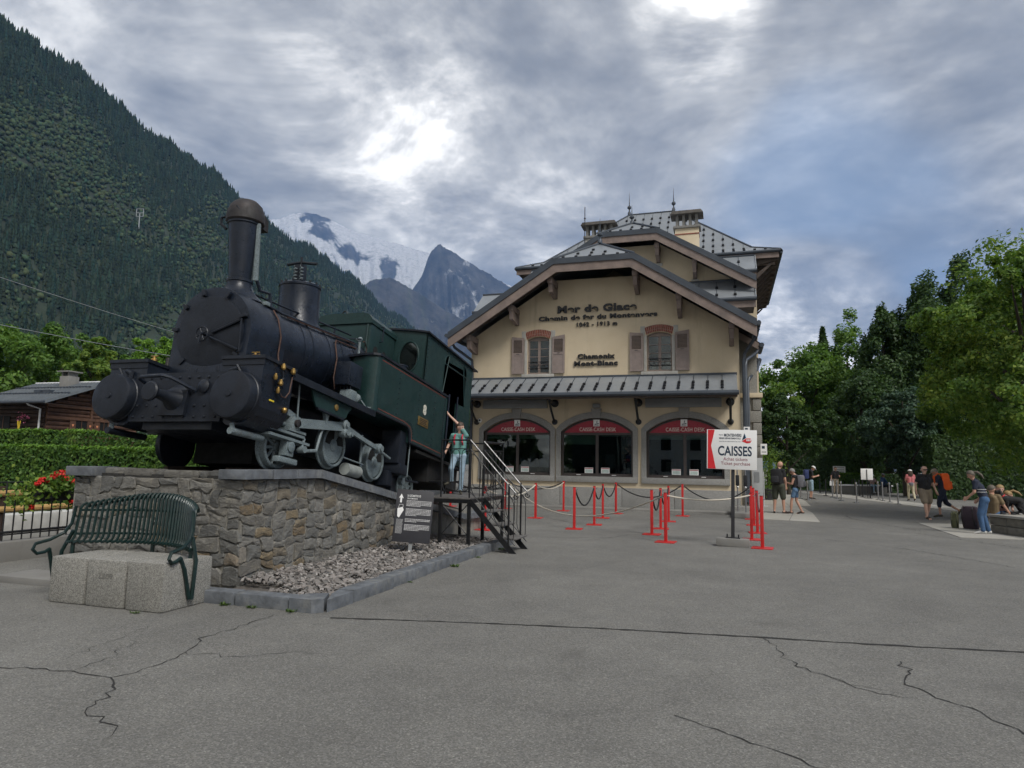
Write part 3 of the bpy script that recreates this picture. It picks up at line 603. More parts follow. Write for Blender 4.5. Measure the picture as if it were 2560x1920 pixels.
r1 = sheet_roof([(1.14, 24.5, 6.68), (-3.06, 24.5, 9.36), ap1, (-4.6, yb, 10.36), (1.14, yb, 6.68)], 'roof_slope'); r2 = sheet_roof([(-10.37, 24.5, 6.68), (-6.15, 24.5, 9.36), ap1, (-4.6, yb, 10.36), (-10.37, yb, 6.68)], 'roof_slope')
r3 = sheet_roof([(-6.15, 24.5, 9.36), (-3.06, 24.5, 9.36), ap1], 'roof_hip'); nh = Vector((0, -1.0, 1.6)).normalized(); sl = (10.36-9.36)/1.6
for x_, k in ((-5.75, 1), (-5.25, 2), (-4.72, 3), (-4.2, 2), (-3.68, 1), (-3.35, 0)):
    for q in range(max(1, k)+0): guard(r3, (x_, 24.62+q*.36, 9.36+(.12+q*.36)*sl+.0), nh, (1, 0, 0))
for a, b in (((-6.15, 24.5, 9.39), (-4.6, 26.1, 10.39)), ((-3.06, 24.5, 9.39), (-4.6, 26.1, 10.39))): MB().tube([a, b], .045, 8).build('hip_capping', ZDARK, B)
MB().tube([(-4.6, 26.1, 10.38), (-4.6, yb, 10.38)], .05, 8).build('ridge_capping', ZDARK, B)
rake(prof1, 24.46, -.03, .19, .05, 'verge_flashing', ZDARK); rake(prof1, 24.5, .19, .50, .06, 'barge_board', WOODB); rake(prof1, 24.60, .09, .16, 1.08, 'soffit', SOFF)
def bracket(x, zb, yw, yf, ztop):
    o = MB().bbox((x-.10, yf, ztop-.30), (x+.10, yw, ztop-.08), .02).build('bracket', WOODB, B)
    m = MB().prism([(yf+.06, ztop-.30), (yf+.34, ztop-.30), (yw-.12, zb+.25), (yw-.003, zb), (yw-.22, zb), (yf+.14, ztop-.62)], lambda u, v, w: (w, u, v), x-.075, x+.075).build('strut', WOODB, o, smooth=False)
    MB().bbox((x-.085, yw-.10, zb), (x+.085, yw-.003, ztop-.30), .012).build('wall_post', WOODB, o)
for x_, zb in ((-9.61, 5.98), (-7.87, 7.10), (-6.30, 8.10), (-3.07, 8.10), (-1.50, 7.10), (.31, 5.98)):
    zt = min(8.90, 6.68-.45+(x_+10.37)*.635 if x_ < CXB else 6.68-.45+(1.14-x_)*.635); bracket(x_, zb, YW, 24.72, max(zt, zb+.62))
# awning
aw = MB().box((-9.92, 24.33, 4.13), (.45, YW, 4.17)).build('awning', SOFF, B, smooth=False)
nS = 21; x0 = -9.92; w_ = (.45+9.92)/nS; na = Vector((0, -.73, 1.4)).normalized()
for k in range(nS):
    a = x0+k*w_; sh = MB().add([(a+.004, 24.28, 4.235), (a+w_-.004, 24.28, 4.235), (a+w_-.004, YW-.003, 4.965), (a+.004, YW-.003, 4.965), (a+.004, 24.30, 4.20), (a+w_-.004, 24.30, 4.20), (a+w_-.004, YW-.003, 4.93), (a+.004, YW-.003, 4.93)], [(0, 1, 2, 3), (7, 6, 5, 4), (0, 4, 5, 1), (1, 5, 6, 2), (2, 6, 7, 3), (3, 7, 4, 0)]).build('roof_sheet', ZINC, aw, smooth=False)
    MB().add([(a-.008, 24.28, 4.235), (a+.008, 24.28, 4.235), (a+.008, YW-.004, 4.965), (a-.008, YW-.004, 4.965), (a-.008, 24.28, 4.268), (a+.008, 24.28, 4.268), (a+.008, YW-.004, 4.998), (a-.008, YW-.004, 4.998)], [(0, 1, 5, 4), (1, 2, 6, 5), (2, 3, 7, 6), (3, 0, 4, 7), (4, 5, 6, 7)]).build('seam', ZDARK if k else ZINC, aw, smooth=False)
    for q in range(3): t = .14+q*.17; guard(aw, (a+w_*.0, 24.28+t*1.42, 4.25+t*.73), na, (1, 0, 0), 1.0)
MB().box((-9.95, YW-.05, 4.93), (.47, YW-.002, 5.02)).build('top_flashing', ZDARK, aw, smooth=False)
MB().tube([(-9.95, 24.22, 4.14), (.50, 24.22, 4.14)], .085, 10).build('gutter', ZDARK, aw); MB().box((-9.92, 24.27, 4.00), (.45, 24.33, 4.2)).build('fascia', SOFF, aw, smooth=False)
MB().prism([(24.3, 4.2), (25.69, 4.93), (25.69, 4.55), (24.5, 4.15)], lambda u, v, w: (w, u, v), .42, .46).build('end_cheek', ZINC, aw, smooth=False)
for x_ in (-9.5, -6.28, -3.06, .22):
    ib = MB().lathe((x_, YW-.003, 3.95), [(0, 0), (.15, 0), (.15, .05), (.09, .10), (.06, .12), (0, .12)], 16, (0, -1, 0)).lathe((x_, YW-.003, 3.23), [(0, 0), (.11, 0), (.11, .05), (.06, .08), (0, .08)], 16, (0, -1, 0)).build('iron_bracket', IRON, B)
    MB().tube([(x_, YW-.06, 3.95), (x_, 25.1, 3.97), (x_, 24.45, 4.03)], [.07, .055, .04], 8).build('arm', IRON, ib); MB().tube([(x_, YW-.06, 3.23), (x_, 25.45, 3.36), (x_, 25.1, 3.62), (x_, 24.75, 3.98)], [.05, .045, .045, .05], 8).build('stay', IRON, ib)
# skirt roof, upper gable and tall main block
def skirt(xa, xb, yt, zt, yf, zf, ng, x_first):
    s_ = sheet_roof([(xa, yf, zf), (xb, yf, zf), (xb, yt, zt), (xa, yt, zt)], 'skirt_roof', .06)
    n_ = Vector((0, -(zt-zf), (yt-yf))).normalized()
    for k in range(ng):
        xx = x_first-k*.72
        MB().tube([(xx, yf, zf+.012), (xx, yt, zt+.012)], .012, 5).build('seam', ZDARK, s_)
        for q in (.22, .62): guard(s_, (xx, yf+(yt-yf)*q, zf+(zt-zf)*q), n_, (1, 0, 0), 1.1)
    MB().tube([(xa, yf-.06, zf-.04), (xb+.02, yf-.06, zf-.04)], .08, 8).build('gutter', ZDARK, s_); MB().box((xa, yf, zf-.38), (xb, yf+.06, zf-.07)).build('fascia', WOODB, s_, smooth=False)
    MB().tube([(xa, yt, zt+.02), (xb, yt, zt+.02)], .05, 6).build('flashing', ZDARK, s_); MB().tube([(xb, yf, zf+.02), (xb, yt, zt+.02)], .03, 6).build('edge_trim', ZINC, s_)
    MB().box((xa, yf+.06, zf-.36), (xb-.06, yt, zf-.30)).build('soffit', SOFF, s_, smooth=False)
skirt(-10.75, 1.30, 29.5, 9.45, 28.2, 8.36, 14, .52)
MB().box((-10.0, 28.95, 5.5), (.75, 29.4, 8.1)).build('upper_wall', STUC, B, smooth=False)
prof2 = [(-8.87, 9.33), (-4.97, 11.65), (-2.55, 11.65), (1.35, 9.33)]; ap2 = (-3.76, 29.75, 12.42); yb2 = 33.5
for s_, e in ((1.35, -2.55), (-8.87, -4.97)): sheet_roof([(s_, 28.5, 9.33), (e, 28.5, 11.65), ap2, (-3.76, yb2, 12.42), (s_, yb2, 9.33)], 'roof_slope')
r5 = sheet_roof([(-4.97, 28.5, 11.65), (-2.55, 28.5, 11.65), ap2], 'roof_hip'); n5 = Vector((0, -.77, 1.25))
for x_, k in ((-4.6, 1), (-4.15, 1), (-3.7, 2), (-3.25, 2), (-2.85, 1)):
    for q in range(k): guard(r5, (x_, 28.66+q*.38, 11.65+(.16+q*.38)*.616), n5, (1, 0, 0))
for e in (-4.97, -2.55): MB().tube([(e, 28.5, 11.68), (ap2[0], ap2[1], ap2[2]+.03)], .045, 8).build('hip_capping', ZDARK, B)
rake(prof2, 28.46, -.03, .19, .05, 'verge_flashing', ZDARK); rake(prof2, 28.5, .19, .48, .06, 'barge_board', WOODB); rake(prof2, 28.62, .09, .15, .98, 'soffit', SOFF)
MB().prism([(-8.3, 8.8), (.8, 8.8), (.8, 9.3), (-2.55, 11.3), (-4.97, 11.3), (-8.3, 9.3)], xz(0), 29.6, 29.9).build('upper_gable_wall', STUC, B, smooth=False)
for x_, zb in ((-2.62, 10.45), (-1.08, 9.62), (-4.9, 10.45), (-6.4, 9.62)):
    zt = min(11.2, 9.33-.42+(1.35-x_)*.595, 9.33-.42+(x_+8.87)*.595); bracket(x_, zb, 29.6, 28.7, max(zt, zb+.6)); MB().bbox((x_-.16, 29.54, zb-.13), (x_+.16, 29.598, zb-.005), .01).build('corbel', LIME, B)
skirt(-9.1, 1.47, 32.0, 11.22, 30.9, 10.25, 12, .75)
MB().box((-9.0, 33.0, 0), (1.55, 41.5, 11.2)).build('main_block_wall', STUC, B, smooth=False)
MCX = -3.68; ez = 11.45
def ring(hx, hy, z): return [(MCX-hx, 37.25-hy, z), (MCX+hx, 37.25-hy, z), (MCX+hx, 37.25+hy, z), (MCX-hx, 37.25+hy, z)]
e0, e1 = ring(6.25, 5.25, ez), ring(5.1, 4.1, ez+.52); rl, rr_ = (MCX-1.22, 37.25, 15.65), (MCX+1.22, 37.25, 15.65)
mr = None
for i in range(4):
    j = (i+1) % 4; f_ = sheet_roof([e0[i], e0[j], e1[j], e1[i]], 'roof_eave', .06)
    top = [rl, rr_, rr_, rl]; q = [e1[i], e1[j]]+([rr_, rl] if i == 0 else [rr_] if i == 1 else [rl, rr_] if i == 2 else [rl]); g5 = sheet_roof(q, 'roof_slope', .06)
    if i == 0: mr, me_ = g5, f_
    MB().tube([e0[i], e1[i], top[i]], .055, 6).build('hip_capping', ZDARK, B)
    a_, b_ = Vector(e0[i]), Vector(e0[j]); MB().tube([a_-Vector((0, 0, .05)), b_-Vector((0, 0, .05))], .08, 8).build('gutter', ZDARK, B)
MB().tube([rl, rr_], .06, 6).build('ridge_capping', ZDARK, B)
s1 = (15.65-ez-.52)/4.1; n1 = Vector((0, -s1, 1)); n0 = Vector((0, -.52, 1.15))
for k in range(-13, 14):
    xx = MCX+k*.46+.1
    MB().tube([(xx, 33.15 if abs(k*.46) < 5.0 else 32.02, (ez+.53) if abs(k*.46) < 5.0 else ez+.02), (xx, 32.02, ez+.01)], .010, 5).build('seam', ZDARK, me_)
    if abs(k*.46) < 5.9: guard(me_, (xx, 32.25, ez+.12), n0, (1, 0, 0), 1.1)
    if abs(k*.46) < 5.0: guard(me_, (xx, 32.75, ez+.35), n0, (1, 0, 0), 1.1)
    ym = 33.15+min(4.1, max(0, (5.1-abs(k*.46+.1))*4.1/(5.1-1.22)))
    if ym > 33.5:
        MB().tube([(xx, 33.15, ez+.53), (xx, ym, ez+.53+(ym-33.15)*s1)], .010, 5).build('seam', ZDARK, mr); y_ = 33.5
        while y_ < ym-.15 and k > -7: guard(mr, (xx, y_, ez+.53+(y_-33.15)*s1), n1, (1, 0, 0), 1.1); y_ += .52
# eaves of the main block: boarded soffit with rafters along the right side
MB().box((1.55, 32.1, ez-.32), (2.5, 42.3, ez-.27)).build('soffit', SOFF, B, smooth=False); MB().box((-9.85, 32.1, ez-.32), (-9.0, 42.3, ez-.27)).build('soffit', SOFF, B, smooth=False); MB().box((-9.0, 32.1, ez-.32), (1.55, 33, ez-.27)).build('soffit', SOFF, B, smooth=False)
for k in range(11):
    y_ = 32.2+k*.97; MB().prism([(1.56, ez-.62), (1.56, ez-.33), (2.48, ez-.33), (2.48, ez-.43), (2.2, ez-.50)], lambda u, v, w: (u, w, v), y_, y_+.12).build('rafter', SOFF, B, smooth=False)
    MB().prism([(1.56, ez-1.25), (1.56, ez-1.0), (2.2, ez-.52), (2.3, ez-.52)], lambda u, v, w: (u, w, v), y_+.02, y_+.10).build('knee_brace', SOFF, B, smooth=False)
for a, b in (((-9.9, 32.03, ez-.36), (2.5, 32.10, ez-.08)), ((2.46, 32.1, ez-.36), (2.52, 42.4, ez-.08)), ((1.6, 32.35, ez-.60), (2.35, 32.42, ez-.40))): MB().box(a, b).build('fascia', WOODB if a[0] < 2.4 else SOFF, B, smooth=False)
MB().tube([(2.6, 32.0, ez-.1), (2.6, 42.5, ez-.1)], .085, 8).build('gutter', ZDARK, B)
# chimneys, finials, rod
def chimney(x0, x1, y0, y1, zb, zt, n):
    c = MB().bbox((x0+.08, y0+.08, zb), (x1-.08, y1-.08, zt-.85), .01).build('chimney', STUC if n == 4 else LIME, B)
    MB().box((x0+.06, y0+.06, zt-1.15), (x1-.06, y1-.06, zt-1.10)).build('brick_band', BRICK, c, smooth=False); MB().bbox((x0, y0, zt-.85), (x1, y1, zt-.74), .015).build('lower_slab', CONC, c)
    for k in range(n):
        xx = x0+.12+k*(x1-x0-.36)/(n-1)
        for yy in (y0+.1, y1-.24): MB().box((xx, yy, zt-.74), (xx+.12, yy+.14, zt-.2)).build('cap_pier', CONC, c, smooth=False)
    MB().prism([(x0-.12, zt-.2), (x1+.12, zt-.2), (x1+.02, zt-.06), (x0-.02, zt-.06)], xz(0), y0-.1, y1+.1).build('cap_slab', M('mossy_slab', (.12, .11, .10), .9, var=.3), c, smooth=False)
chimney(-2.08, -.86, 30.9, 31.7, 9.5, 13.28, 4); chimney(-6.62, -5.05, 32.7, 33.4, 11.5, 13.80, 5)
MB().tube([(-6.5, 32.5, 11.8), (-6.5, 32.5, 14.5)], .022, 6).sphere((-6.5, 32.5, 13.9), .05).build('lightning_rod', IRON, B)
for c, zt in (((-4.6, 26.08, 10.38), 11.42), ((-3.80, 29.75, 12.40), 13.28), ((MCX-1.22, 37.25, 15.62), 17.0), ((MCX+1.22, 37.25, 15.62), 17.0)):
    h = zt-c[2]; MB().lathe(c, [(.10, 0), (.09, h*.12), (.035, h*.2), (.035, h*.26), (.11, h*.32), (.11, h*.38), (.03, h*.44), (.02, h*.6), (.004, h)], 10).build('finial', ZDARK, B)
# stone pier of the rear wing, side eaves, down pipes
MB().bbox((.565, 27.6, 0), (1.24, 33, 6.6), .01).build('stone_pier', GRAN2, B)
for k in range(9): MB().bbox((.9 if k % 2 else 1.05, 27.52, .1+k*.46), (1.36, 27.9+(k % 2)*.2, .1+k*.46+.44), .03).build('quoin', GRAN2, B)
MB().bbox((.56, 27.46, 4.27), (1.42, 28.2, 4.45), .02).build('pier_cornice', STUC, B)
for k, yy in enumerate((26.9, 28.9)):
    MB().add([(.40, yy, 6.85-.30*k), (1.30, yy, 6.28-.28*k), (1.30, yy, 6.02-.28*k), (.40, yy, 6.59-.30*k)]+[(.40, yy+.07, 6.85-.30*k), (1.30, yy+.07, 6.28-.28*k), (1.30, yy+.07, 6.02-.28*k), (.40, yy+.07, 6.59-.30*k)], [(0, 1, 2, 3), (7, 6, 5, 4), (0, 4, 5, 1), (1, 5, 6, 2), (2, 6, 7, 3), (3, 7, 4, 0)]).build('side_rafter', WOODB, B, smooth=False)
    MB().add([(.4, yy, 6.9-.30*k), (1.36, yy, 6.28-.28*k), (1.36, yy+1.6, 6.28-.28*k), (.4, yy+1.6, 6.9-.30*k)], [(0, 1, 2, 3)]).add([(.4, yy, 6.84-.30*k), (1.36, yy, 6.22-.28*k), (1.36, yy+1.6, 6.22-.28*k), (.4, yy+1.6, 6.84-.30*k)], [(3, 2, 1, 0)]).build('side_eave', SOFF, B, smooth=False)
    MB().tube([(1.4, yy-.05, 6.2-.28*k), (1.4, yy+1.7, 6.2-.28*k)], .09, 8).build('gutter', ZDARK, B)
MB().tube([(1.2, 24.5, 6.58), (1.2, 30.5, 6.58)], .085, 8).build('gutter', ZDARK, B); MB().tube([(-10.42, 24.45, 6.58), (-10.42, 30.5, 6.58)], .085, 8).build('gutter', ZDARK, B)
for pts in ([(1.2, 24.9, 6.5), (1.15, 25.1, 6.25), (.76, 25.6, 5.7), (.70, 25.62, 5.45), (.70, 25.62, .4)], [(1.3, 27.0, 6.1), (1.2, 26.9, 5.9), (.80, 26.0, 5.5), (.78, 25.9, 5.3), (.78, 25.9, .3)], [(1.38, 28.9, 5.85), (1.3, 28.5, 5.5), (.95, 27.3, 5.0), (.88, 27.2, 4.85), (.88, 27.2, .3)], [(-10.42, 24.9, 6.5), (-10.3, 25.05, 6.2), (-9.75, 25.6, 5.75), (-9.72, 25.62, 5.5), (-9.72, 25.62, .3)]):
    MB().tube(pts, .058, 8).build('down_pipe', ZDARK, B)
# ================================================================ PEDESTAL OF RUBBLE STONE
def mat_rubble():
    s = NT('rubble_stone'); oi = s.n('ShaderNodeObjectInfo'); r = oi.outputs['Random']
    c = s.ramp(r, [(0, (.12, .122, .118)), (.3, (.175, .175, .165)), (.55, (.235, .23, .212)), (.84, (.16, .152, .135)), (.91, (.235, .185, .115)), (.96, (.19, .14, .085)), (1, (.29, .28, .255))])
    n = s.noise(9, 7, .7, dist=.6, stretch=(1, 1, 2.2)); c = s.mix(s.rng(n, .38, .66, 0, .75), c, (.085, .08, .072)); c = s.mix(s.rng(s.noise(5, 6, .7), .55, .72, 0, .5), c, (.33, .30, .24)); c = s.mix(s.rng(s.noise(26, 5, .7), .56, .7, 0, .4), c, (.08, .085, .07))
    s.set(c, .88, 0, .3); s.bump(s.mth('ADD', n, s.mth('MULTIPLY', s.noise(40, 5, .7), .5)), .9, .02); return s.m
RUB = mat_rubble(); MORTAR = M('wall_mortar', (.22, .208, .18), .95, var=.3, scale=7, bump=.7, bscale=35, dirt=((.10, .095, .08), .7))
COPE = M('slate_coping', (.115, .125, .138), .75, var=.35, scale=7, bump=.55, bscale=28, dirt=((.25, .25, .235), .7)); BALL = M('dark_ballast', (.03, .029, .027), .95, var=.4, scale=25, bump=.8, bscale=30)
def clip(poly, p, n):   # keep side where (q-p).n <= 0
    out = []
    for i, a in enumerate(poly):
        b = poly[(i+1) % len(poly)]; da = (a[0]-p[0])*n[0]+(a[1]-p[1])*n[1]; db = (b[0]-p[0])*n[0]+(b[1]-p[1])*n[1]
        if da <= 0: out.append(a)
        if da*db < 0: t = da/(da-db); out.append((a[0]+(b[0]-a[0])*t, a[1]+(b[1]-a[1])*t))
    return out
def cells(dom, n, asp, seed):
    """random coursed rubble: rectangles split again and again, then warped together"""
    rg = random.Random(seed); xs = [p[0] for p in dom]; ys = [p[1] for p in dom]; R_ = [(min(xs), min(ys), max(xs), max(ys))]
    while len(R_) < n:
        i = max(range(len(R_)), key=lambda k: (R_[k][2]-R_[k][0])*(R_[k][3]-R_[k][1])*rg.uniform(.25, 1.)); x0, y0, x1, y1 = R_.pop(i); f = rg.uniform(.30, .70)
        if (x1-x0)/asp > (y1-y0): c = x0+(x1-x0)*f; R_ += [(x0, y0, c, y1), (c, y0, x1, y1)]
        else: c = y0+(y1-y0)*f; R_ += [(x0, y0, x1, c), (x0, c, x1, y1)]
    ph = [rg.uniform(0, 6.28) for _ in range(6)]
    def warp(x, y): return (x+.030*math.sin(6.1*y+3.3*x+ph[0])+.018*math.sin(15*y-7*x+ph[1])+.010*math.sin(31*y+ph[4]), y+.026*math.sin(5.3*x+2.9*y+ph[2])+.018*math.sin(13*x+9*y+ph[3])+.010*math.sin(33*x+ph[5]))
    edges = [(dom[i], dom[(i+1) % len(dom)]) for i in range(len(dom))]; res = []
    for x0, y0, x1, y1 in R_:
        P = []; cut = rg.randint(0, 3) if rg.random() < .45 else -1; cs = [(x0, y0), (x1, y0), (x1, y1), (x0, y1)]
        for k in range(4):
            a, b = cs[k], cs[(k+1) % 4]; w = min(x1-x0, y1-y0)*.32
            if k == cut:
                pr = cs[k-1]; l1 = math.dist(a, pr); l2 = math.dist(a, b); P.append(lerp(a, pr, min(.45, w/l1))); P.append(lerp(a, b, min(.45, w/l2)))
            else: P.append(a)
            P.append(lerp(a, b, .5))
        P = [warp(*p) for p in P]
        for a, b in edges:
            nx, ny = (b[1]-a[1]), -(b[0]-a[0]); P = clip(P, a, (nx, ny)) if len(P) > 2 else P
        if len(P) > 2: res.append(P)
    return res
def stone_piece(poly, f, parent, gap=.010, rg=random):
    area = sum(poly[i][0]*poly[(i+1) % len(poly)][1]-poly[(i+1) % len(poly)][0]*poly[i][1] for i in range(len(poly)))/2
    if abs(area) < .004: return
    if area < 0: poly = poly[::-1]
    cx = sum(p[0] for p in poly)/len(poly); cy = sum(p[1] for p in poly)/len(poly); ring = []
    for i, a in enumerate(poly):
        b = poly[(i+1) % len(poly)]; ln = math.hypot(b[0]-a[0], b[1]-a[1])
        if ln < .03: continue
        k = 2 if ln > .14 else 1
        for q in range(k): t = (q+.18)/k if k > 1 else .22; ring.append((a[0]+(b[0]-a[0])*t, a[1]+(b[1]-a[1])*t))
        t = .84; ring.append((a[0]+(b[0]-a[0])*t, a[1]+(b[1]-a[1])*t))
    if len(ring) < 4: return
    d = rg.uniform(.006, .032); mb = MB(); n = len(ring)
    def sh(p, k, j): dx, dy = p[0]-cx, p[1]-cy; r = math.hypot(dx, dy)+1e-6; m = max(.3, (r-k)/r); return (cx+dx*m+rg.uniform(-j, j), cy+dy*m+rg.uniform(-j, j))
    r0 = [sh(p, gap, .004) for p in ring]; r1 = [sh(p, gap+.010, .006) for p in ring]; tl, tt = rg.uniform(-.06, .06), rg.uniform(-.06, .06)
    vs = [f(*p, -.03) for p in r0]+[f(*p, d*.55) for p in r0]+[f(*p, d+(p[0]-cx)*tl+(p[1]-cy)*tt+rg.uniform(-.004, .004)) for p in r1]+[f(cx+rg.uniform(-.02, .02), cy, d+rg.uniform(.0, .018))]
    fs = [(i, (i+1) % n, n+(i+1) % n, n+i) for i in range(n)]+[(n+i, n+(i+1) % n, 2*n+(i+1) % n, 2*n+i) for i in range(n)]+[(2*n+i, 2*n+(i+1) % n, 3*n) for i in range(n)]
    mb.add(vs, fs); mb.build('stone', RUB, parent, smooth=False)
PX0, PX1, PYF = -8.45, -5.70, 7.14
def topz(y): return 1.33 if y < 8.75 else max(.30, 1.33-.172*(y-8.75))
PD = thing('stone_pedestal', 'rubble stone pedestal with slate coping carrying the locomotive', 'pedestal', (-7.05, 10, 0))
core = [(PYF+.02, 0), (16.4, 0), (16.4, topz(16.4)-.02), (8.75, 1.31), (PYF+.02, 1.31)]
MB().prism(core, lambda u, v, w: (w, u, v), PX0, PX1-.02).build('mortar_core', MORTAR, PD, smooth=False)
rg = random.Random(4)
for poly in cells([(PX0, 0), (PX1, 0), (PX1, 1.33), (PX0, 1.33)], 92, 1.8, 3): stone_piece(poly, lambda u, v, w: (u, PYF+.02-w, v), PD, rg=rg)
sd_ = [(PYF, 0), (12.9, 0), (12.9, topz(12.9)), (8.75, 1.33), (PYF, 1.33)]
for poly in cells(sd_, 196, 1.55, 8): stone_piece(poly, lambda u, v, w: (PX1-.02+w, u, v), PD, rg=rg)
xx = -8.04
for w_ in (.34, .52, .16, .58, .13, .24):
    MB().bbox((xx+.012, 7.20+rg.uniform(0, .03), 1.32), (xx+w_-.012, 7.5, 1.425+rg.uniform(-.02, .02)), .03).build('stone', RUB, PD); xx += w_
MB().bbox((-8.52, 7.06, 1.32), (-8.06, 7.5, 1.445), .012).build('coping_stone', COPE, PD); MB().bbox((-6.02, 7.06, 1.325), (-5.62, 7.6, 1.445), .012).build('coping_stone', COPE, PD)
ys = [7.62, 8.16, 8.74, 9.45, 10.2, 10.95, 11.8, 12.7, 13.6, 14.6, 15.6, 16.4]
for a, b in zip(ys, ys[1:]):
    z0, z1 = topz(a), topz(b); q = .004
    MB().prism([(a+q, z0-.005), (b-q, z1-.005), (b-q, z1+.115), (a+q, z0+.115)], lambda u, v, w: (w, u, v), -6.02, -5.62).build('coping_stone', COPE, PD, smooth=False)
MB().prism([(7.22, 1.2), (7.22, 1.36), (8.75, 1.36), (16.3, topz(16.3)), (16.3, .1)], lambda u, v, w: (w, u, v), -8.3, -6.0).build('ballast_bed', BALL, PD, smooth=False)
for x_ in (-7.36, -6.34):
    MB().prism([(7.6, 1.36), (7.6, 1.46), (9.6, 1.46), (16.2, .42), (16.2, .32), (9.6, 1.36)], lambda u, v, w: (w, u, v), x_-.03, x_+.03).build('rail', M('rusty_rail', (.05, .035, .028), .7, .4, var=.3), PD, smooth=False)
MB().prism([(8.0, 1.33), (8.0, 1.43), (9.6, 1.43), (16.0, .42), (16.0, .32)], lambda u, v, w: (w, u, v), -6.89, -6.81).build('rack_rail', M('rusty_rail'), PD, smooth=False)
# kerb, gravel
KB = thing('kerb', 'low grey stone kerb around the gravel bed of the pedestal', 'kerb', (-4.1, 9, 0))
for a, b in ((-5.64, -5.12), (-5.10, -4.42)): MB().bbox((a, 6.36, -.03), (b, 6.58, .135), .022).build('kerb_stone', COPE, KB)
MB().prism([(-4.40, 6.34), (-4.12, 6.33), (-4.03, 6.42), (-4.17, 6.74), (-4.40, 6.58)], lambda u, v, w: (u, v, w), -.03, .138).build('kerb_stone', COPE, KB, smooth=False); MB().prism([(-4.00, 6.43), (-3.99, 6.95), (-4.21, 6.98), (-4.15, 6.76)], lambda u, v, w: (u, v, w), -.03, .128).build('kerb_stone', COPE, KB, smooth=False)
yk = 6.99
for w_ in (.98, 1.05, .9, 1.15, 1.0, 1.1):
    k_ = -4.0-.06*math.sin((yk-7)/6*PI); MB().bbox((k_-.21, yk, -.03), (k_, yk+w_-.008, .14+nrng(-.006, .006)), .02).build('kerb_stone', COPE, KB); yk += w_
def gravel_mesh(n, fpos, s0, s1, seed):
    rg = np.random.default_rng(seed); tv = np.array([(1, 0, 0), (-.5, .86, 0), (-.5, -.86, 0), (.5, .5, .62), (-.62, 0, .66), (.35, -.6, .6), (0, .1, -.7)]); tf = np.array([(0, 1, 3), (1, 4, 3), (1, 2, 4), (2, 5, 4), (2, 0, 5), (0, 3, 5), (3, 4, 5), (0, 6, 1), (1, 6, 2), (2, 6, 0)])
    V = []; F = []; C = []
    for i in range(n):
        p = fpos(rg); sc = rg.uniform(s0, s1)*np.array([1, rg.uniform(.6, 1), rg.uniform(.35, .8)]); q = Matrix.Rotation(rg.uniform(0, 6.28), 3, 'Z') @ Matrix.Rotation(rg.normal(0, .5), 3, 'X') @ Matrix.Rotation(rg.normal(0, .4), 3, 'Y')
        v = (tv*rg.uniform(.75, 1.2, (7, 1))*sc) @ np.array(q).T+p; F.append(tf+7*i); V.append(v)
    me = bpy.data.meshes.new('gravel'); me.from_pydata(np.concatenate(V).tolist(), [], np.concatenate(F).tolist()); return me
def gpos(r):
    y = r.uniform(6.62, 13.0); x = r.uniform(-5.68, -4.22)
    while x < -5.0 and y < 7.15: y = r.uniform(6.62, 13.0); x = r.uniform(-5.68, -4.22)
    d = min(1, (x+5.68)/1.3); k = min(1, (y-6.5)/.9); return np.array([x, y, .03+.045*k+.03*(1-d)*k+r.uniform(0, .03)])
sg = NT('gravel'); g5_ = sg.n('ShaderNodeNewGeometry'); GRAVEL = sg.set(sg.ramp(g5_.outputs['Random Per Island'], [(0, (.075, .073, .070)), (.3, (.185, .175, .165)), (.55, (.265, .24, .225)), (.8, (.155, .142, .134)), (1, (.38, .36, .34))]), .85, 0, .3)
gme = gravel_mesh(4600, gpos, .022, .058, 5); gme.materials.append(GRAVEL); tag(link('gravel', gme), 'loose pinkish grey gravel between the pedestal and the kerb', 'gravel', kind='stuff')
MB().add([(-5.7, 6.5, .02), (-4.2, 6.5, .02), (-4.2, 13.1, .06), (-5.7, 13.1, .085)], [(0, 1, 2, 3)]).build('gravel_bed', M('gravel_base', (.10, .09, .08), .95, var=.4, scale=20, bump=.6), KB, smooth=False)
WEED = leafmat('weed_leaf', (.03, .06, .01), (.06, .12, .02), (.12, .17, .04))
def weed(x, y, r, n, z=0.):
    mb = MB()
    for i in range(n):
        a = nrng(0, 6.28); l = nrng(.4, 1)*r; d = Vector((math.cos(a), math.sin(a), nrng(.3, 1.2))).normalized(); s_ = Vector((-d.y, d.x, 0)).normalized()*l*.14; b = Vector((nrng(-r, r)*.8, nrng(-r, r)*.35, 0)); mb.add([b-s_*.3, b+d*l*.6-s_, b+d*l, b+d*l*.6+s_], [(0, 1, 2, 3)])
    o = link('weed', mb.mesh('weed', WEED, False), None, (x, y, z)); tag(o, None, None, 'weeds along the kerb'); return o
wk = [(-3.97, 9.9, .08, 'tuft of green weeds at the foot of the long kerb, biggest one'), (-3.98, 12.2, .07, 'weeds at the kerb below the iron stair'), (-4.35, 6.3, .06, 'small weed at the kerb corner near the joint in the asphalt'), (-5.2, 6.33, .07, 'weeds at the kerb joint beside the granite blocks'), (-4.85, 6.32, .06, 'low weeds along the front kerb'), (-5.75, 5.68, .05, 'tiny weed under the granite bench block'), (-3.98, 8.4, .04, 'tiny weed halfway along the kerb'), (-3.99, 11.0, .05, 'small weed at the kerb left of the stair foot')]
for x_, y_, r_, lb in wk: o = weed(x_, y_, r_, int(r_*700)); o['label'] = lb; o['category'] = 'weed'
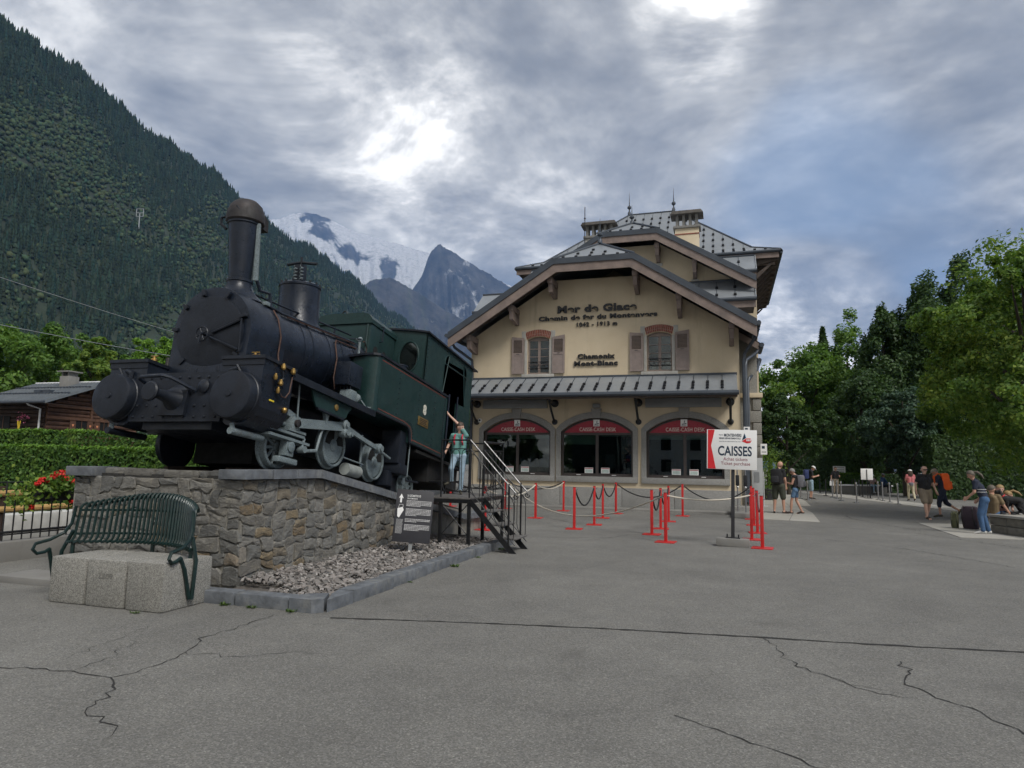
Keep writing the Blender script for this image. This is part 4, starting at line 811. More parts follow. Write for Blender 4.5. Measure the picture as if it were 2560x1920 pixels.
# ================================================================ BENCH ON GRANITE BLOCKS
GREEN = M('dark_green_iron', (.0055, .020, .018), .38, .1, var=.3, scale=12)
BN = thing('curved_bench', 'dark green metal slat bench with curved back set on three granite blocks', 'bench', (-6.3, 6.1, 0))
for i, (a, b) in enumerate(((-7.06, -6.565), (-6.53, -6.015), (-5.98, -5.50))):
    bl = MB().bbox((a, 5.78-.01*i, 0), (b, 6.46, .49+.004*i), .032).build('granite_block', GRAN2, BN)
    if i == 1:
        me = text_mesh('carved_number', '2309', .075, .001, M('carved_shadow', (.17, .165, .15), .9)); fit_text(me, .20); link('carved_number', me, bl, (-6.27+6.3, 5.767-6.1, .30), (R(90), 0, 0))
def bpt(t):   # point along the curved back, t -1..1
    a = t*.62; return Vector((-6.40+.81*math.sin(a)/math.sin(.62)+.03*t, 6.18+.32*(math.cos(a)-math.cos(.62))/(1-math.cos(.62)), 0)), Vector((math.sin(a)*.6, -math.cos(a), 0)).normalized()
nb = 33
for i in range(nb):
    t = -1+2*i/(nb-1); p, nn = bpt(t); h = 1.03+.12*math.cos(t*PI/2); zb = .60; bk = -nn   # lean back, curl over the top
    P = [p+nn*.07+Vector((0, 0, zb-.015)), p+nn*.015+Vector((0, 0, zb)), p+bk*.01+Vector((0, 0, zb+.05)), p+bk*.05+Vector((0, 0, h-.06)), p+bk*.07+Vector((0, 0, h-.02)), p+bk*.10+Vector((0, 0, h)), p+bk*.135+Vector((0, 0, h-.015)), p+bk*.15+Vector((0, 0, h-.05))]
    MB().tube(P, .0165, 6).build('back_slat', GREEN, BN)
for z, of in ((.68, .05), (.95, .075)): MB().tube([bpt(-1.02+2.04*i/16)[0]-bpt(-1.02+2.04*i/16)[1]*of+Vector((0, 0, z)) for i in range(17)], .014, 6).build('back_rail', GREEN, BN)
for t in (-1, 0, 1): p, nn = bpt(t); MB().tube([p+Vector((0, 0, .40 if t else .45)), p+Vector((0, 0, .60))], .022, 6).build('back_post', GREEN, BN)
for sx, xa in ((-1, -7.34), (1, -5.50)):
    p, nn = bpt(sx); A = [p+Vector((0, 0, 1.0)), p+Vector((sx*.02, -.02, .80)), Vector((xa-sx*.03, 6.12, .70)), Vector((xa+sx*.01, 5.98, .63)), Vector((xa+sx*.02, 5.82, .60)), Vector((xa+sx*.02, 5.79, .54)), Vector((xa+sx*.015, 5.84, .49)), Vector((xa, 5.92, .50)), Vector((xa, 5.98, .53))]
    MB().tube(A, .019, 7).build('armrest', GREEN, BN); MB().tube([(xa, 5.97, .53), (xa+sx*.02, 6.02, .40), (xa+sx*.03, 6.10, .09)], .022, 7).build('leg', GREEN, BN); MB().tube([p+Vector((sx*.01, .0, .72)), (xa+sx*.035, 6.16, .48), (xa+sx*.035, 6.13, .08)], .022, 7).build('leg', GREEN, BN)
# ================================================================ INFORMATION BOARD
IB = thing('information_board', 'dark grey information board about the locomotive standing in the gravel', 'sign', (-4.98, 10.42, .10), (R(-7), R(4), R(24)))
DK = M('board_anthracite', (.028, .028, .034), .5, var=.08)
MB().bbox((-.31, -.012, .16), (.31, .012, 1.02), .006).build('panel', DK, IB, True); MB().box((-.03, .012, -.12), (.03, .05, .8)).build('post', GREYP, IB, True, smooth=False)
pr = MB(); y_ = -.0145
pr.prism([(-.245, .80), (-.215, .80), (-.215, .88), (-.19, .87), (-.23, .945), (-.27, .87), (-.245, .88)], xz(0), y_, y_+.001)
pr.build('arrow', WHITEP, IB, True, smooth=False)
pr = MB(); pr.prism([(-.275, .70), (-.19, .73), (-.17, .68), (-.235, .55), (-.265, .57)], xz(0), y_, y_+.001); [pr.tube([(-.26, y_, .70), (-.25, y_, .765), (-.19, y_, .77), (-.185, y_, .73)], .004, 4)]; pr.build('drawing', WHITEP, IB, True, smooth=False)
for t, sz, z, w in (('LA LOCOMOTIVE N°8', .05, .905, .22), ('THE LOCOMOTIVE N°8', .03, .865, .17)): me = fit_text(text_mesh('heading', t, sz, .0006, WHITEP, bold=.0006), w); link('heading', me, IB, (-.13+w/2, -.015, z), (R(90), 0, 0))
pr = MB(); rg = random.Random(2)
for blk, (z0, n) in enumerate(((.835, 5), (.70, 6), (.535, 3), (.44, 5))):
    for k in range(n):
        z = z0-k*.021; e = .28 if k < n-1 else rg.uniform(.02, .2); x_ = -.135
        while x_ < e: w = rg.uniform(.012, .035); pr.box((x_, y_, z), (min(x_+w, e), y_+.001, z+.010)); x_ += w+.005
for k in range(14):
    z = .52-k*.017; x_ = -.275
    while x_ < -.17: w = rg.uniform(.01, .025); pr.box((x_, y_, z), (min(x_+w, -.165), y_+.001, z+.006)); x_ += w+.004
o = pr.build('printed_text', M('board_print', (.55, .55, .55), .5), IB, True, smooth=False); o['kind'] = 'stuff'
# ================================================================ IRON STAIR TO THE CAB
STI = M('stair_iron', (.018, .019, .021), .45, .4, var=.35, scale=9); HR = M('worn_steel_rail', (.11, .11, .112), .42, .7, var=.2, scale=15)
ST = thing('iron_stair', 'black wrought iron stair and landing leading up to the locomotive cab', 'stairs', (-4.6, 12.4, 0))
def bar(pts, r, name='bar', mat=STI, n=6): return MB().tube(pts, r, n).build(name, mat, ST)
FZ = .94; YF, YB, YR = 11.75, 12.5, 13.7; XL, XR, XF = -5.02, -4.46, -3.58
for x_, y_ in ((XL, YF), (XR, YF), (XR, YR), (-5.4, YR), (XR, YB)): MB().box((x_-.028, y_-.028, .05), (x_+.028, y_+.028, FZ)).build('leg', STI, ST, smooth=False)
MB().bbox((-5.45, YF-.03, FZ-.02), (XR+.03, YR+.03, FZ+.012), .006).build('landing', M('stair_plate', (.11, .105, .10), .75, var=.3, scale=12, bump=.3), ST)
for a, b in (((-5.45, YF-.035, FZ-.09), (XR+.035, YF+.0, FZ-.02)), ((XR, YF, FZ-.09), (XR+.035, YR, FZ-.02))): MB().box(a, b).build('landing_beam', STI, ST, smooth=False)
for a, b in (((XL, YF, .25), (XR, YF, .86)), ((XL, YF, .86), (XR, YF, .25)), ((XR, YB, .3), (XR, YR, .86)), ((XR, YB, .86), (XR, YR, .3))): bar([a, b], .009, 'cross_brace')
bar([(XL, YF, .28), (XR, YF, .28)], .01, 'tie_bar')
for y_ in (YF, YB):
    d = Vector((XF-XR, 0, -FZ)); MB().prism([(XR, FZ-.10), (XR, FZ+.03), (XF+.03, .0), (XF-.10, .0)], lambda u, v, w: (u, w, v), y_-.012, y_+.012).build('stringer', STI, ST, smooth=False)
for k in range(3):
    x_ = XR+.16+k*.235; z_ = FZ-.23*(k+1); MB().bbox((x_, YF+.014, z_-.015), (x_+.27, YB-.014, z_+.01), .005).build('tread', M('stair_plate'), ST)
def railing(P0, P1, htop, hmid, hbot, n, slope=False):
    P0, P1 = Vector(P0), Vector(P1)
    bar([P0+Vector((0, 0, htop)), P1+Vector((0, 0, htop))], .016, 'handrail', HR if slope else STI); bar([P0+Vector((0, 0, hmid)), P1+Vector((0, 0, hmid))], .009, 'rail'); bar([P0+Vector((0, 0, hbot)), P1+Vector((0, 0, hbot))], .009, 'rail')
    for i in range(n):
        a = P0.lerp(P1, (i+.12)/n); b = P0.lerp(P1, (i+.88)/n); m = (a+b)/2; q = (b-a)/2; e1 = [a+Vector((0, 0, hbot+.10))]; Z = lambda h: Vector((0, 0, h))
        loop = [a+Z(hbot+.12)]+[a+Z(hmid-.12)]+[m-q*math.cos(t*PI/6)+Z(hmid-.10+.09*math.sin(t*PI/6)) for t in range(1, 6)]+[b+Z(hmid-.12), b+Z(hbot+.12)]+[m+q*math.cos(t*PI/6)+Z(hbot+.10-.09*math.sin(t*PI/6)) for t in range(1, 6)]
        MB().tube(loop, .007, 5, True).build('baluster', STI, ST)
railing((XL, YF, FZ), (XR, YF, FZ), 1.06, .90, .12, 3); railing((XR, YB, FZ), (XR, YR, FZ), 1.06, .90, .12, 5); railing((XR, YR, FZ), (-5.4, YR, FZ), 1.06, .90, .12, 4)
for y_ in (YF, YB):
    railing((XR, y_, FZ), (XF-.0, y_, .0), 1.06, .90, .14, 4, True); MB().box((XF-.135, y_-.014, .12), (XF-.107, y_+.014, 1.22)).build('newel', STI, ST, smooth=False)
    e = Vector((XF, y_, 1.06)); bar([e+Vector((.055*math.cos(t*.55)*(1-t/16)-.0, 0, -.06-.055*math.sin(t*.55)*(1-t/16))) for t in range(14)], .009, 'scroll')
for p in ((XL, YF), (XR, YF), (XR, YB), (XR, YR)): bar([(p[0], p[1], FZ), (p[0], p[1], FZ+1.06)], .016, 'railing_post')
# ================================================================ RED POSTS AND ROPES
REDP = M('red_powder_coat', (.50, .022, .022), .42, var=.12, scale=5, dirt=((.30, .03, .03), .4)); CHR = M('chrome', (.55, .55, .55), .2, 1., var=.05)
POSTS = [(-5.4, 19.79), (-5.37, 23.36), (-3.61, 16.9), (-3.37, 18.33), (-3.57, 20.84), (-3.5, 22.99), (-1.66, 16.42), (-1.6, 18.04), (-1.59, 20.5), (-1.34, 23.03), (-1.22, 14.9), (.54, 16.32), (.68, 14.66), (.74, 20.41), (.73, 18.03), (.76, 22.75), (-7.51, 23.42), (-5.53, 15.64), (-9.69, 23.59)]
PLAB = ['red post between the stair foot and the first cash desk, holding white rope', 'red post against the wall between first and second cash desk', 'red post with flat base nearest below the middle cash desk, start of a black rope', 'red post second in the row below the middle cash desk', 'red post third in the row below the middle cash desk', 'red post nearest the wall under the right of the middle cash desk', 'red post left of the thick front post, before the right cash desk', 'slim red post just behind the front pair of posts', 'red post third back behind the front pair of posts', 'lone red post nearest the wall under the right cash desk', 'front red post where two white ropes meet', 'red post left of the nearest one beside the white sign', 'nearest red post right of the white sign', 'red post second from the wall in the row right of the white sign', 'red post third from the wall in the row right of the white sign', 'farthest red post of the row right of the white sign, by the wall', 'red post behind the stair near the wall, seen through the railing', 'red post standing beside the stair landing, seen through the balusters', 'red post far behind the landing, beyond the locomotive cab']
p0 = thing('barrier_post', PLAB[0], 'post', (*POSTS[0], 0), group='red rope barrier posts'); MB().bbox((-.20, -.20, 0), (.20, .20, .018), .004).build('base', REDP, p0, True); MB().bbox((-.032, -.032, .018), (.032, .032, 1.02), .006).build('column', REDP, p0, True); MB().cyl((0, 0, 1.02), (0, 0, 1.035), .036).build('cap', M('dark_red_cap', (.20, .01, .012), .4), p0, True); MB().tube([(.032, 0, .96), (.07, 0, .96), (.07, 0, .985)], .008, 6).build('hook', CHR, p0, True)
for p, lb in list(zip(POSTS, PLAB))[1:]: dup(p0, (*p, 0), nrng(-.15, .15), lb)
def rope(a, b, sag, mat, r, label, za=.97, zb=.97, group='barrier ropes'):
    A = Vector((*POSTS[a], za)) if isinstance(a, int) else Vector(a); Bq = Vector((*POSTS[b], zb)) if isinstance(b, int) else Vector(b); n = 22; d = (Bq-A).normalized(); A2 = A+d*.05; B2 = Bq-d*.05
    P = [A2.lerp(B2, i/n)-Vector((0, 0, sag*(1-(2*i/n-1)**2))) for i in range(n+1)]
    t = thing('barrier_rope', label, 'rope', tuple((A+Bq)/2-Vector((0, 0, sag))), group=group); MB().tube(P, r, 7).build('cord', mat, t)
    for q0, q1 in ((A, P[1]), (Bq, P[-2])): MB().tube([q0, q1], .017, 7).build('end_fitting', CHR, t)
BRO = M('black_rope', (.012, .012, .014), .8, var=.3, scale=60, bump=.5, bscale=120); WRO = M('hemp_rope', (.52, .48, .40), .9, var=.25, scale=80, bump=.6, bscale=150)
for a, b, s_, m_, r_, lb in ((2, 3, .42, BRO, .020, 'sagging black rope between the two nearest posts of the middle row'), (3, 4, .34, BRO, .020, 'black rope between second and third post of the middle row'), (4, 5, .36, BRO, .020, 'black rope between third and last post of the middle row'), (5, 9, .40, BRO, .020, 'long black rope along the wall below the right cash desk'),
        (9, 15, .42, BRO, .020, 'long black rope from the lone wall post to the row behind the sign'), (6, 7, .45, BRO, .020, 'black rope between the front pair and the slim post behind'), (7, 8, .42, BRO, .020, 'black rope between the slim post and the third post back'), (10, 16, .78, WRO, .018, 'long white rope sagging across the forecourt to the stair'), (10, 11, .10, WRO, .018, 'white rope from the front post to the row beside the sign'),
        (0, 1, .16, WRO, .016, 'white rope between the post by the stair and the wall'), (0, 17, .25, WRO, .018, 'white rope running from the post to the stair railing'), (1, 16, .25, BRO, .018, 'black rope along the wall below the first cash desk'), (12, 14, .35, M('red_rope', (.12, .02, .02), .7), .018, 'dark red rope sagging in the row right of the sign'), (16, 18, .3, BRO, .018, 'black rope along the wall behind the stair')): rope(a, b, s_, m_, r_, lb)
# ================================================================ TICKET SIGN
SG = thing('ticket_sign', 'white and red ticket office sign on a dark post in a concrete foot', 'sign', (.12, 14.78, 0), (0, R(1.2), R(-2)))
MB().bbox((-.32, -.15, 0), (.32, .15, .16), .02).build('concrete_foot', CONC, SG, True); MB().bbox((-.035, -.022, .16), (.035, .022, 2.25), .006).build('pole', M('dark_grey_post', (.045, .045, .05), .45, .3), SG, True)
MB().bbox((-.14, -.06, .158), (.14, .06, .178), .005).build('foot_plate', IRON, SG, True)
for x_ in (-.11, .11): MB().cyl((x_, 0, .17), (x_, 0, .24), .014, n=8).build('bolt', IRON, SG, True)
pn = MB().bbox((-.515, -.052, 1.545), (.465, -.028, 2.355), .004).build('panel', WHITEP, SG, True)
RS = M('sign_red', (.62, .022, .03), .45, var=.03)
MB().prism([(-.495, 1.55), (-.335, 1.55), (-.43, 2.02), (-.36, 2.35), (-.495, 2.35)], xz(0), -.0545, -.0525).build('red_arrow', RS, pn, True, smooth=False)
def sgt(t, sz, z, w, xc, mat, bold=0., xs=1): me = fit_text(text_mesh('lettering', t, sz, .0006, mat, bold=bold), w); link('lettering', me, pn, (xc, -.0535, z), (R(90), 0, 0))
sgt('CAISSES', .27, 1.83, .66, .035, NAVY, .006); sgt('Achat tickets', .095, 1.725, .47, .05, M('plum_print', (.22, .02, .05), .5)); sgt('Ticket purchase', .095, 1.635, .57, .05, M('plum_print'))
sgt('MONTENVERS', .085, 2.215, .34, -.005, NAVY, .002); sgt('TRAIN DU', .035, 2.235, .08, -.235, NAVY); sgt('RÉGIE DÉPARTEMENTALE', .045, 2.163, .42, -.06, NAVY, .001); sgt('HAUTE-SAVOIE MONT-BLANC', .028, 2.105, .42, -.06, NAVY)
lg = MB().prism([(.175, 2.14), (.225, 2.29), (.25, 2.19)], xz(0), -.055, -.053).build('logo_peak', NAVY, pn, True, smooth=False); MB().prism([(.225, 2.29), (.262, 2.2), (.25, 2.19)], xz(0), -.055, -.053).build('logo_snow', M('logo_blue', (.20, .45, .65), .5), pn, True, smooth=False)
MB().prism([(.17, 2.125), (.26, 2.185), (.34, 2.185), (.36, 2.135), (.335, 2.095), (.27, 2.085)], xz(0), -.055, -.053).build('logo_train', RS, pn, True, smooth=False)
for k in range(3): MB().box((.262+k*.03, -.0562, 2.13), (.284+k*.03, -.0552, 2.17)).build('logo_window', WHITEP, pn, True, smooth=False)
# ================================================================ QUEUE STANCHIONS
STN = [(4.04, 38.45), (3.85, 39.94), (5.98, 49.65), (5.82, 45.63), (7.35, 54.67), (5.84, 43.0), (5.81, 41.18), (5.67, 38.82), (6.08, 36.97), (8.16, 51.05), (7.89, 48.41), (7.82, 46.59), (7.64, 44.44), (7.77, 42.98), (7.93, 41.72), (7.82, 40.04), (7.85, 38.59), (7.81, 36.68)]
SLB = ['grey belt post beside the man looking at his phone', 'grey belt post half hidden behind the woman in denim shorts', 'dark belt post far back near the hedge', 'dark belt post beside the person with the white bag', 'farthest belt post before the low wall', 'grey belt post, third of the near left queue row', 'grey belt post, second of the near left queue row', 'grey belt post, front one of the left queue row', 'lone grey belt post in the middle of the open forecourt', 'black belt post at the far end of the right queue row', 'black belt post second from the far end of the right row', 'black belt post third from the far end of the right row', 'black belt post fourth from the far end, before the low wall', 'black belt post below the blank white sign', 'grey belt post fourth from the near end of the right row', 'grey belt post third from the near end of the right row', 'grey belt post second from the near end of the right row', 'nearest grey belt post of the right queue row']
STEEL = M('satin_steel', (.30, .30, .31), .35, .7, var=.1); BLKP = M('black_post', (.02, .02, .022), .4, .2)
protos = {}
for i, (p, lb) in enumerate(zip(STN, SLB)):
    kd = 'b' if i in (2, 3, 9, 10, 11, 12, 13) else 's'; m_ = BLKP if kd == 'b' else STEEL
    if kd not in protos:
        t = thing('belt_post', lb, 'post', (*p, 0), group='queue belt posts on the forecourt'); MB().lathe((0, 0, 0), [(0, 0), (.18, 0), (.18, .015), (.10, .035), (.04, .05), (0, .05)], 18).build('base', m_ if kd == 'b' else CHR, t, True); MB().cyl((0, 0, .04), (0, 0, .93), .032, n=12).build('pole', m_, t, True); MB().lathe((0, 0, .90), [(0, 0), (.04, 0), (.04, .085), (.035, .10), (0, .10)], 12).build('belt_head', CHR if kd == 's' else m_, t, True); protos[kd] = t
    else: dup(protos[kd], (*p, 0), 0, lb)
# ================================================================ STEAM LOCOMOTIVE (local frame: x across, y along towards the cab, z up)
def mat_loco(name, c, c2, rough, rust=.35):
    s = NT(name); n = s.noise(3.5, 8, .68, dist=.4); k = s.mix(s.rng(n, .35, .7), c, c2); k = s.mix(s.rng(s.noise(1.3, 8, .72, dist=.8), .60, .74, 0, rust), k, (.085, .05, .032))
    k = s.mix(s.rng(s.noise(14, 6, .7, stretch=(1, 1, .25)), .60, .76, 0, .12), k, (.08, .085, .09)); k = s.mix(1., k, s.mix(s.rng(s.noise(75, 4, .7), .35, .65), (.55, .55, .55), (1.45, 1.45, 1.45)), 'MULTIPLY'); s.set(k, s.rng(s.noise(6, 6, .7), .3, .7, rough-.12, rough+.20), .05, .40); s.bump(s.mth('ADD', s.noise(22, 5, .6), s.mth('MULTIPLY', s.noise(90, 3, .6), .35)), .22, .01); return s.m
LB = mat_loco('loco_black', (.0066, .0100, .0170), (.0155, .0215, .035), .30, .03); LBF = mat_loco('loco_black_matt', (.0060, .0085, .0138), (.0130, .0172, .0265), .45, .05); LG = mat_loco('loco_green', (.008, .027, .0265), (.013, .037, .036), .42, .18); LST = mat_loco('loco_grey_steel', (.125, .158, .168), (.19, .228, .24), .5, .6)
RUST = M('rusty_cap', (.020, .018, .019), .65, var=.5, scale=5, dirt=((.10, .042, .025), .15), bump=.3); BRASS = M('brass', (.42, .27, .09), .38, .85, var=.3, scale=20); COPPER = M('copper_pipe', (.075, .040, .030), .6, .4, var=.5, scale=8); PALE8 = M('pale_number', (.55, .53, .45), .6, var=.1); REDL = M('red_lining', (.22, .045, .03), .6, var=.2); VOID = M('dark_recess', (.006, .006, .006), .95, var=.1)
LO = thing('steam_locomotive', 'black and green rack steam locomotive tilted nose up on the stone pedestal', 'locomotive', (-6.85, 7.2, 2.37), (R(-8.5), 0, 0))
def lp(mb, name, mat, par=None, smooth=True): return mb.build(name, mat, par or LO, True, smooth)
yx = lambda u, v, w: (w, u, v)      # (s,t) outline extruded across x
xt = lambda u, v, w: (u, w, v)      # (x,t) outline extruded along s
B6 = R(6.5); c6, s6 = math.cos(B6), math.sin(B6)
def bf(x, s, t): return Vector((x, .35+s*c6-t*s6, 1.03+s*s6+t*c6))
BA = Vector((0, c6, s6)); BU = Vector((0, -s6, c6))
# frame and saddle
lp(MB().box((-.56, .05, -.42), (.56, 5.9, .30)), 'frame', LBF, smooth=False); lp(MB().box((-.5, 1.0, -.72), (.5, 5.6, -.42)), 'underframe', VOID, smooth=False)
lp(MB().prism([(-.63, .28), (-.65, 1.0), (.65, 1.0), (.63, .28)], xt, .36, 1.15), 'smokebox_saddle', LB, smooth=False)
# smokebox, door, boiler
sb = lp(MB().lathe(bf(0, 0, 0), [(0, 0), (.60, 0), (.655, .012), (.66, .03), (.66, .80), (.63, .81), (0, .81)], 48, BA), 'smokebox', LB)
lp(MB().lathe(bf(0, -.03, -.03), [(0, -.035), (.30, -.03), (.50, -.012), (.545, .0), (.55, .03), (0, .03)], 44, BA), 'smokebox_door', LBF)
hw = lp(MB().tube([bf(.10*math.cos(t*PI/10), -.17, -.06+.10*math.sin(t*PI/10)) for t in range(20)], .011, 6, True), 'handwheel', LBF)
for k in range(4): a = k*PI/2+.4; lp(MB().tube([bf(0, -.17, -.06), bf(.10*math.cos(a), -.17, -.06+.10*math.sin(a))], .009, 6), 'spoke', LBF, hw)
lp(MB().cyl(bf(0, -.05, -.06), bf(0, -.20, -.06), .022), 'spindle', LBF, hw); lp(MB().tube([bf(0, -.19, -.06), bf(-.02, -.20, -.20)], .012, 6), 'locking_handle', LBF, hw)
hg = lp(MB().tube([bf(.54, -.055, .16), bf(.54, -.055, -.30)], .016, 8), 'hinge_rod', LBF)
for a, b in ((bf(.54, -.065, .14), bf(.09, -.085, -.03)), (bf(.53, -.065, -.28), bf(.06, -.085, -.09))): lp(MB().tube([a, b], [.022, .016], 6), 'hinge_strap', LBF)
for a in (20, 62, 105, 140, 175, 225, 255, 292, 325): lp(MB().bbox((-.025, -.03, -.05), (.025, .03, .05), .008, Matrix.Translation(bf(.585*math.cos(R(a)), -.03, .585*math.sin(R(a))-.0)) @ Matrix.Rotation(-R(a)+PI/2, 4, 'Y')), 'door_dog', LBF)
lp(MB().lathe(bf(0, .81, 0), [(0, 0), (.635, 0), (.635, 3.1), (0, 3.1)], 48, BA), 'boiler', LB)
for s_ in (.80, 1.32, 1.56, 2.05, 2.45, 2.85, 3.15): lp(MB().lathe(bf(0, s_, 0), [(.636, 0), (.642, 0), (.642, .035), (.636, .035)], 48, BA, cap=False), 'boiler_band', LB)
# chimney
ch = lp(MB().lathe(bf(0, .48, .55), [(.40, 0), (.29, .09), (.215, .18), (.18, .26), (.178, .30), (.19, .31), (.19, .345), (.158, .36), (.226, 1.19), (.244, 1.20), (.244, 1.235), (.226, 1.25), (0, 1.25)], 36, BU), 'chimney', LB)
lp(MB().lathe(bf(0, .49, 1.78), [(0, 0), (.262, 0), (.278, .02), (.278, .10), (.265, .18), (.23, .275), (.16, .345), (.075, .378), (0, .385)], 32, BU), 'chimney_cap', RUST, ch)
lp(MB().prism([(.19, 1.77), (.33, 1.755), (.33, 1.93), (.22, 2.0)], lambda u, v, w: tuple(bf(w, .49+u, v)), -.16, .16), 'cap_lip', RUST, ch, smooth=False)
lp(MB().tube([bf(-.26, .46, 1.84), bf(-.33, .45, 1.92), bf(-.40, .44, 1.90), bf(-.40, .44, 1.80), bf(-.30, .45, 1.72)], .022, 7), 'cap_hinge', LBF, ch)
lp(MB().tube([bf(.04, .235, 1.97), bf(.10, .25, 1.88), bf(.17, .32, 1.80), bf(.24, .44, 1.78)], .016, 7), 'cap_strap', LBF, ch)
lp(MB().tube([bf(.235, .50, 1.77), bf(.175, .60, .92)], [.035, .05], 8), 'exhaust_pipe', LST, ch); lp(MB().tube([bf(.215, .60, .92), bf(.23, .66, .78), bf(.27, .84, .78), bf(.30, .86, .52)], .028, 8), 'pipe_elbow', LB, ch)
# steam dome with safety valve
dm = lp(MB().lathe(bf(0, 1.97, .50), [(.40, 0), (.345, .12), (.335, .70), (.35, .71), (.35, .745), (.335, .755), (.30, .775), (0, .785)], 36, BU), 'steam_dome', LB)
for k in range(14): a = k*2*PI/14; lp(MB().cyl(bf(.315*math.cos(a), 1.97+.315*math.sin(a), 1.27), bf(.315*math.cos(a), 1.97+.315*math.sin(a), 1.30), .018, n=6), 'bolt', LBF, dm)
sv = lp(MB().bbox((-.075, -.075, 0), (.075, .075, .34), .01, Matrix.Translation(bf(-.02, 1.97, 1.28)) @ Matrix.Rotation(B6, 4, 'X')), 'safety_valve', LBF, dm)
for x_ in (-.05, .07): lp(MB().tube([bf(x_+.03*math.cos(t*.9), 1.87+.03*math.sin(t*.9), 1.30+t*.0085) for t in range(34)], .008, 5), 'spring', LST, dm)
lp(MB().tube([bf(-.24, 1.90, 1.63), bf(-.02, 1.95, 1.665), bf(.26, 2.02, 1.645)], .026, 7), 'crossbar', LBF, dm); lp(MB().cyl(bf(0, 1.95, 1.5), bf(0, 1.95, 1.76), .02), 'valve_spindle', LBF, dm)
# handrails and pipes on the boiler
lp(MB().tube([bf(.20, .55, .70), bf(.20, 3.35, .70)], .016, 7), 'handrail', LB)
for s_ in (.9, 1.5, 2.1, 2.8): lp(MB().cyl(bf(.19, s_, .58), bf(.20, s_, .72), .018, n=8), 'handrail_stud', LB)
lp(MB().tube([bf(.44, .62, .52), bf(.475, .9, .475), bf(.475, 3.0, .475)], .022, 7), 'sand_pipe', LB); lp(MB().tube([bf(.50, 1.0, .445), bf(.50, 3.0, .445)], .011, 6), 'lubricator_pipe', COPPER); lp(MB().bbox((-.05, -.045, -.03), (.05, .045, .03), .012, Matrix.Translation(bf(.42, .58, .54))), 'pipe_union', LST)
lp(MB().tube([bf(.50, .66, .46), bf(.60, .66, .32), bf(.67, .66, .05), bf(.66, .64, -.22), bf(.72, .60, -.40), bf(.80, .55, -.45)], .013, 7), 'copper_pipe', COPPER); lp(MB().tube([bf(.54, 3.0, .36), bf(.555, 2.3, .36), bf(.60, 2.22, .28), bf(.66, 2.2, .02), bf(.64, 2.17, -.3), bf(.72, 2.1, -.52)], .013, 7), 'copper_pipe', COPPER)
# cylinder boxes with round covers
for sg_ in (-1, 1):
    ar = [(.95+.34*math.cos(t*PI/10), .02+.40*math.sin(t*PI/10)*.98) for t in range(0, -11, -1)]
    prof = [(.62, .50), (1.25, .50), (1.25, .02)]+[(.92+.33*math.cos(t*PI/10), -.0+.385*math.sin(t*PI/10)) for t in range(0, -11, -1)]+[(.59, .0)]
    cb = lp(MB().prism([(p[0]*sg_, p[1]) for p in prof], xt, 0, .64), 'cylinder_block', LB, smooth=False)
    lp(MB().box((sg_*.60 if sg_ > 0 else -1.275, -.03, .50), (1.275 if sg_ > 0 else -.60, .67, .545)), 'top_plate', LBF, cb, smooth=False); lp(MB().box((sg_*.61 if sg_ > 0 else -1.262, -.012, .42), (1.262 if sg_ > 0 else -.61, -.001, .50)), 'edge_angle', LBF, cb, smooth=False)
    lp(MB().lathe((sg_*.96, 0, -.01), [(0, 0), (.325, 0), (.325, .05), (.315, .06), (.315, .15), (.30, .185), (.27, .195), (.04, .205), (.035, .22), (0, .22)], 40, (0, -1, 0)), 'cylinder_cover', LBF, cb)
    lp(MB().tube([(sg_*.92, -.03, .37), (sg_*.80, -.06, .33), (sg_*.82, -.06, .22)], .035, 8), 'valve_lever', LBF, cb); lp(MB().tube([(sg_*.96-.06, -.07, .40), (sg_*.96+.06, -.07, .24)], .018, 6), 'lever_arm', LBF, cb)
    # oil cup, safety cock
    v_ = lp(MB().lathe((sg_*.85, .30, .545), [(.05, 0), (.06, .03), (.03, .05), (.045, .07), (.045, .10), (.02, .115), (.02, .135), (0, .135)], 14), 'oil_cup', BRASS, cb); lp(MB().tube([(sg_*.85-.06, .30, .69), (sg_*.85+.06, .30, .69)], .009, 6), 'cup_handle', BRASS, cb)
    lp(MB().lathe((sg_*.80+(.06 if sg_ < 0 else 0), .44, .545), [(.035, 0), (.03, .14), (.02, .16), (0, .16)], 10), 'pipe_stub', RUST if sg_ < 0 else BRASS, cb)
    lp(MB().cyl((sg_*.98, -.10, -.46), (sg_*.98, .53, -.44), .045, n=12), 'drain_pipe', LST if sg_ > 0 else LBF, cb); lp(MB().tube([(sg_*.98, -.04, -.46), (sg_*.96, -.06, -.36)], .03, 8), 'drain_cock', LST, cb)
    for k in range(7): lp(MB().sphere((sg_*1.252, .035, -.02+k*.075), .009, 6, 4), 'rivet', LBF, cb)
for k, (s_, t_, r_) in enumerate(((.33, .47, .034), (.55, .47, .034), (.20, .30, .028), (.32, .25, .034), (.29, .14, .026))):
    lp(MB().lathe((1.30, s_, t_-.03), [(.0, 0), (r_*.6, 0), (r_, .02), (r_, .055), (r_*.6, .07), (r_*.6, .085), (0, .085)], 10), 'brass_valve', BRASS); lp(MB().tube([(1.25, s_, t_), (1.31, s_, t_), (1.31, s_+.05, t_-.05)], .014, 6), 'valve_body', LBF)
lp(MB().tube([(1.30, .33, .42), (1.30, .36, .33), (1.30, .30, .25)], .016, 6), 'valve_pipe', LBF); lp(MB().tube([(1.30, .31, .14), (1.30, .38, .09), (1.30, .46, .09), (1.30, .53, .18), (1.30, .55, .40)], .011, 6), 'copper_pipe', COPPER)
